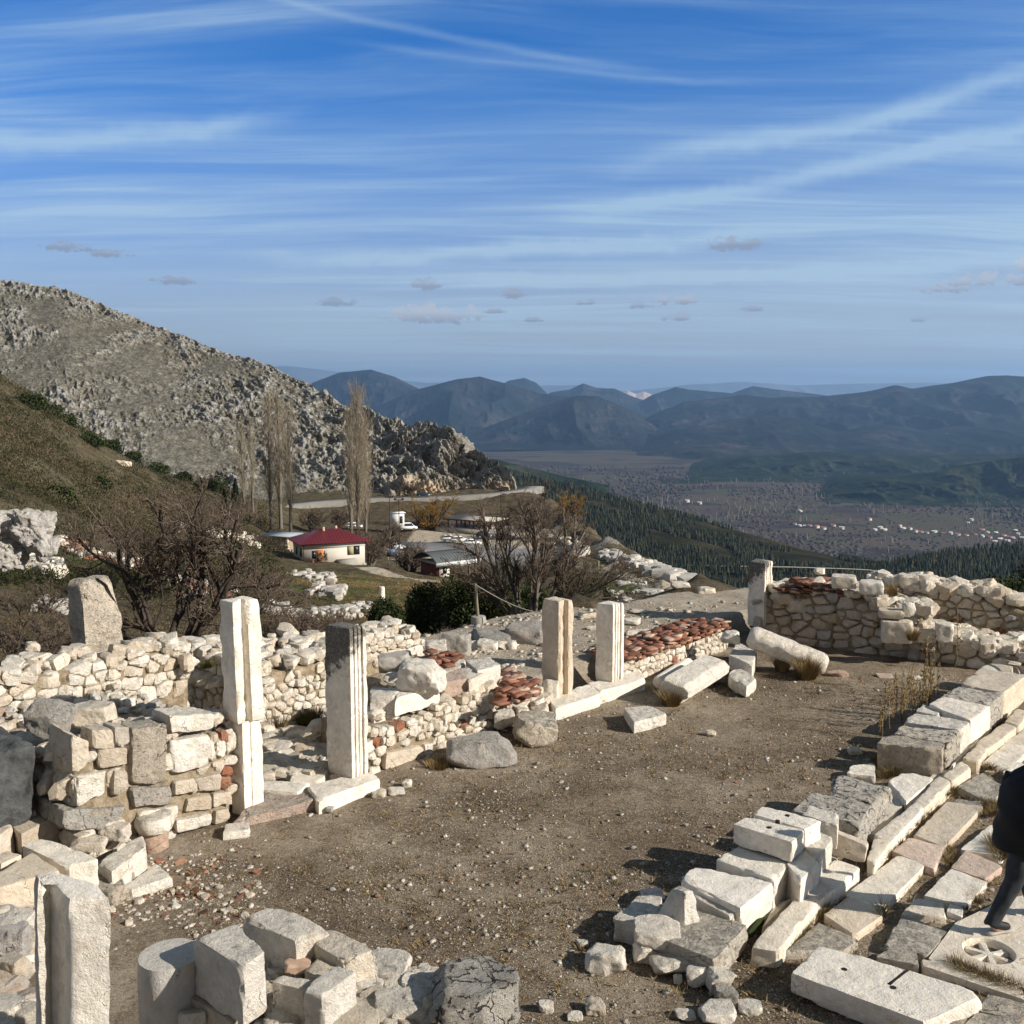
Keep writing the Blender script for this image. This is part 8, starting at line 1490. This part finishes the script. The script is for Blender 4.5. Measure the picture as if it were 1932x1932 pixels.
    P[:, 0] += .012*np.exp(-((D[:, 1]/.25)**2+((D[:, 2]+.1)/.3)**2))*(D[:, 0] > 0)*2; P[:, 0] -= .008*np.exp(-(((np.abs(D[:, 1])-.38)/.16)**2+((D[:, 2]-.05)/.14)**2))*(D[:, 0] > 0); P[:, 1] *= 1-.18*np.clip(-D[:, 2], 0, 1); P[:, 0] += .012*np.clip(-D[:, 2], 0, 1)
    B = np.stack((f, l, ZD), 1); hd = MB().add(P@B.T+hc, [F]); 
    for s in (-1, 1): Q = D*np.array((.02, .008, .032)); hd.add((Q+np.array((0, s*.078, 0)))@B.T+hc, [F])
    ho = hd.build('head', M_SK, rt, smooth=True, origin=hc)
    for s in (-1, 1): e_ = MB().add((D*.011+np.array((.088, s*.03, .008)))@B.T+hc, [F]).build('eye', M_HOLE, None, smooth=True); e_.parent = ho; e_.location = Vector(e_.location)-Vector(hc)
    K = D[:, 0] < .45; hp = P*np.array((1.09, 1.12, 1.1)); hp[:, 2] += .006; keep = (D[:, 0]*.8-D[:, 2] < .15); hp = np.where(keep[:, None], hp, P*.9); h2 = MB().add(hp@B.T+hc, [F]).build('hair', M_HR, None, smooth=True); h2.parent = ho; h2.location = Vector(h2.location)-Vector(hc)
    # hands: palm, four fingers and a thumb each
    for (hx, hz, hs, ob_) in ((.34, .965, -.245, -1), (.60, 1.035, .2, 1)):
        w0 = np.array(W(hx, hz, hs)); d = (f*.5-ZD*.86); d /= np.linalg.norm(d); sdv = f*.86+ZD*.5; V_ = [w0, w0+d*.05, w0+d*.09]; Ee = [(0, 1), (1, 2)]; Rh = [.026, .034, .030]
        for j in range(4):
            o_ = sdv*(j-1.5)*.02; Lf = (.062, .075, .070, .055)[j]; b0 = len(V_); V_ += [w0+d*.09+o_, w0+d*(.09+Lf*.5)+o_+l*ob_*-.008, w0+d*(.09+Lf*.85)+o_+l*ob_*-.03]; Ee += [(2, b0), (b0, b0+1), (b0+1, b0+2)]; Rh += [.0095, .009, .007]
        b0 = len(V_); V_ += [w0+d*.04+sdv*.035, w0+d*.075+sdv*.05]; Ee += [(1, b0), (b0, b0+1)]; Rh += [.011, .009]
        skin_mesh('hand', V_, Ee, Rh, M_SK, rt, 1)
person()

# ================================================================ air
def haze():
    m = bpy.data.materials.new('valley_haze'); m.use_nodes = True; t = NT(m.node_tree); v = t.n('ShaderNodeVolumePrincipled', {'Color': (.36, .61, .98, 1), 'Density': 4.0e-5, 'Anisotropy': .25}); t.n('ShaderNodeOutputMaterial', {1: v.outputs[0]})
    mb = MB(); bx(mb, np.array((0., 0, 0)), np.array((1., 0, 0)), np.array((0, 1., 0)), -45000, 45000, -4000, 43000, -1400, 1050); o = mb.build('haze', m); tag(o, 'pale blue air over the valley', 'haze', kind='stuff')
haze()
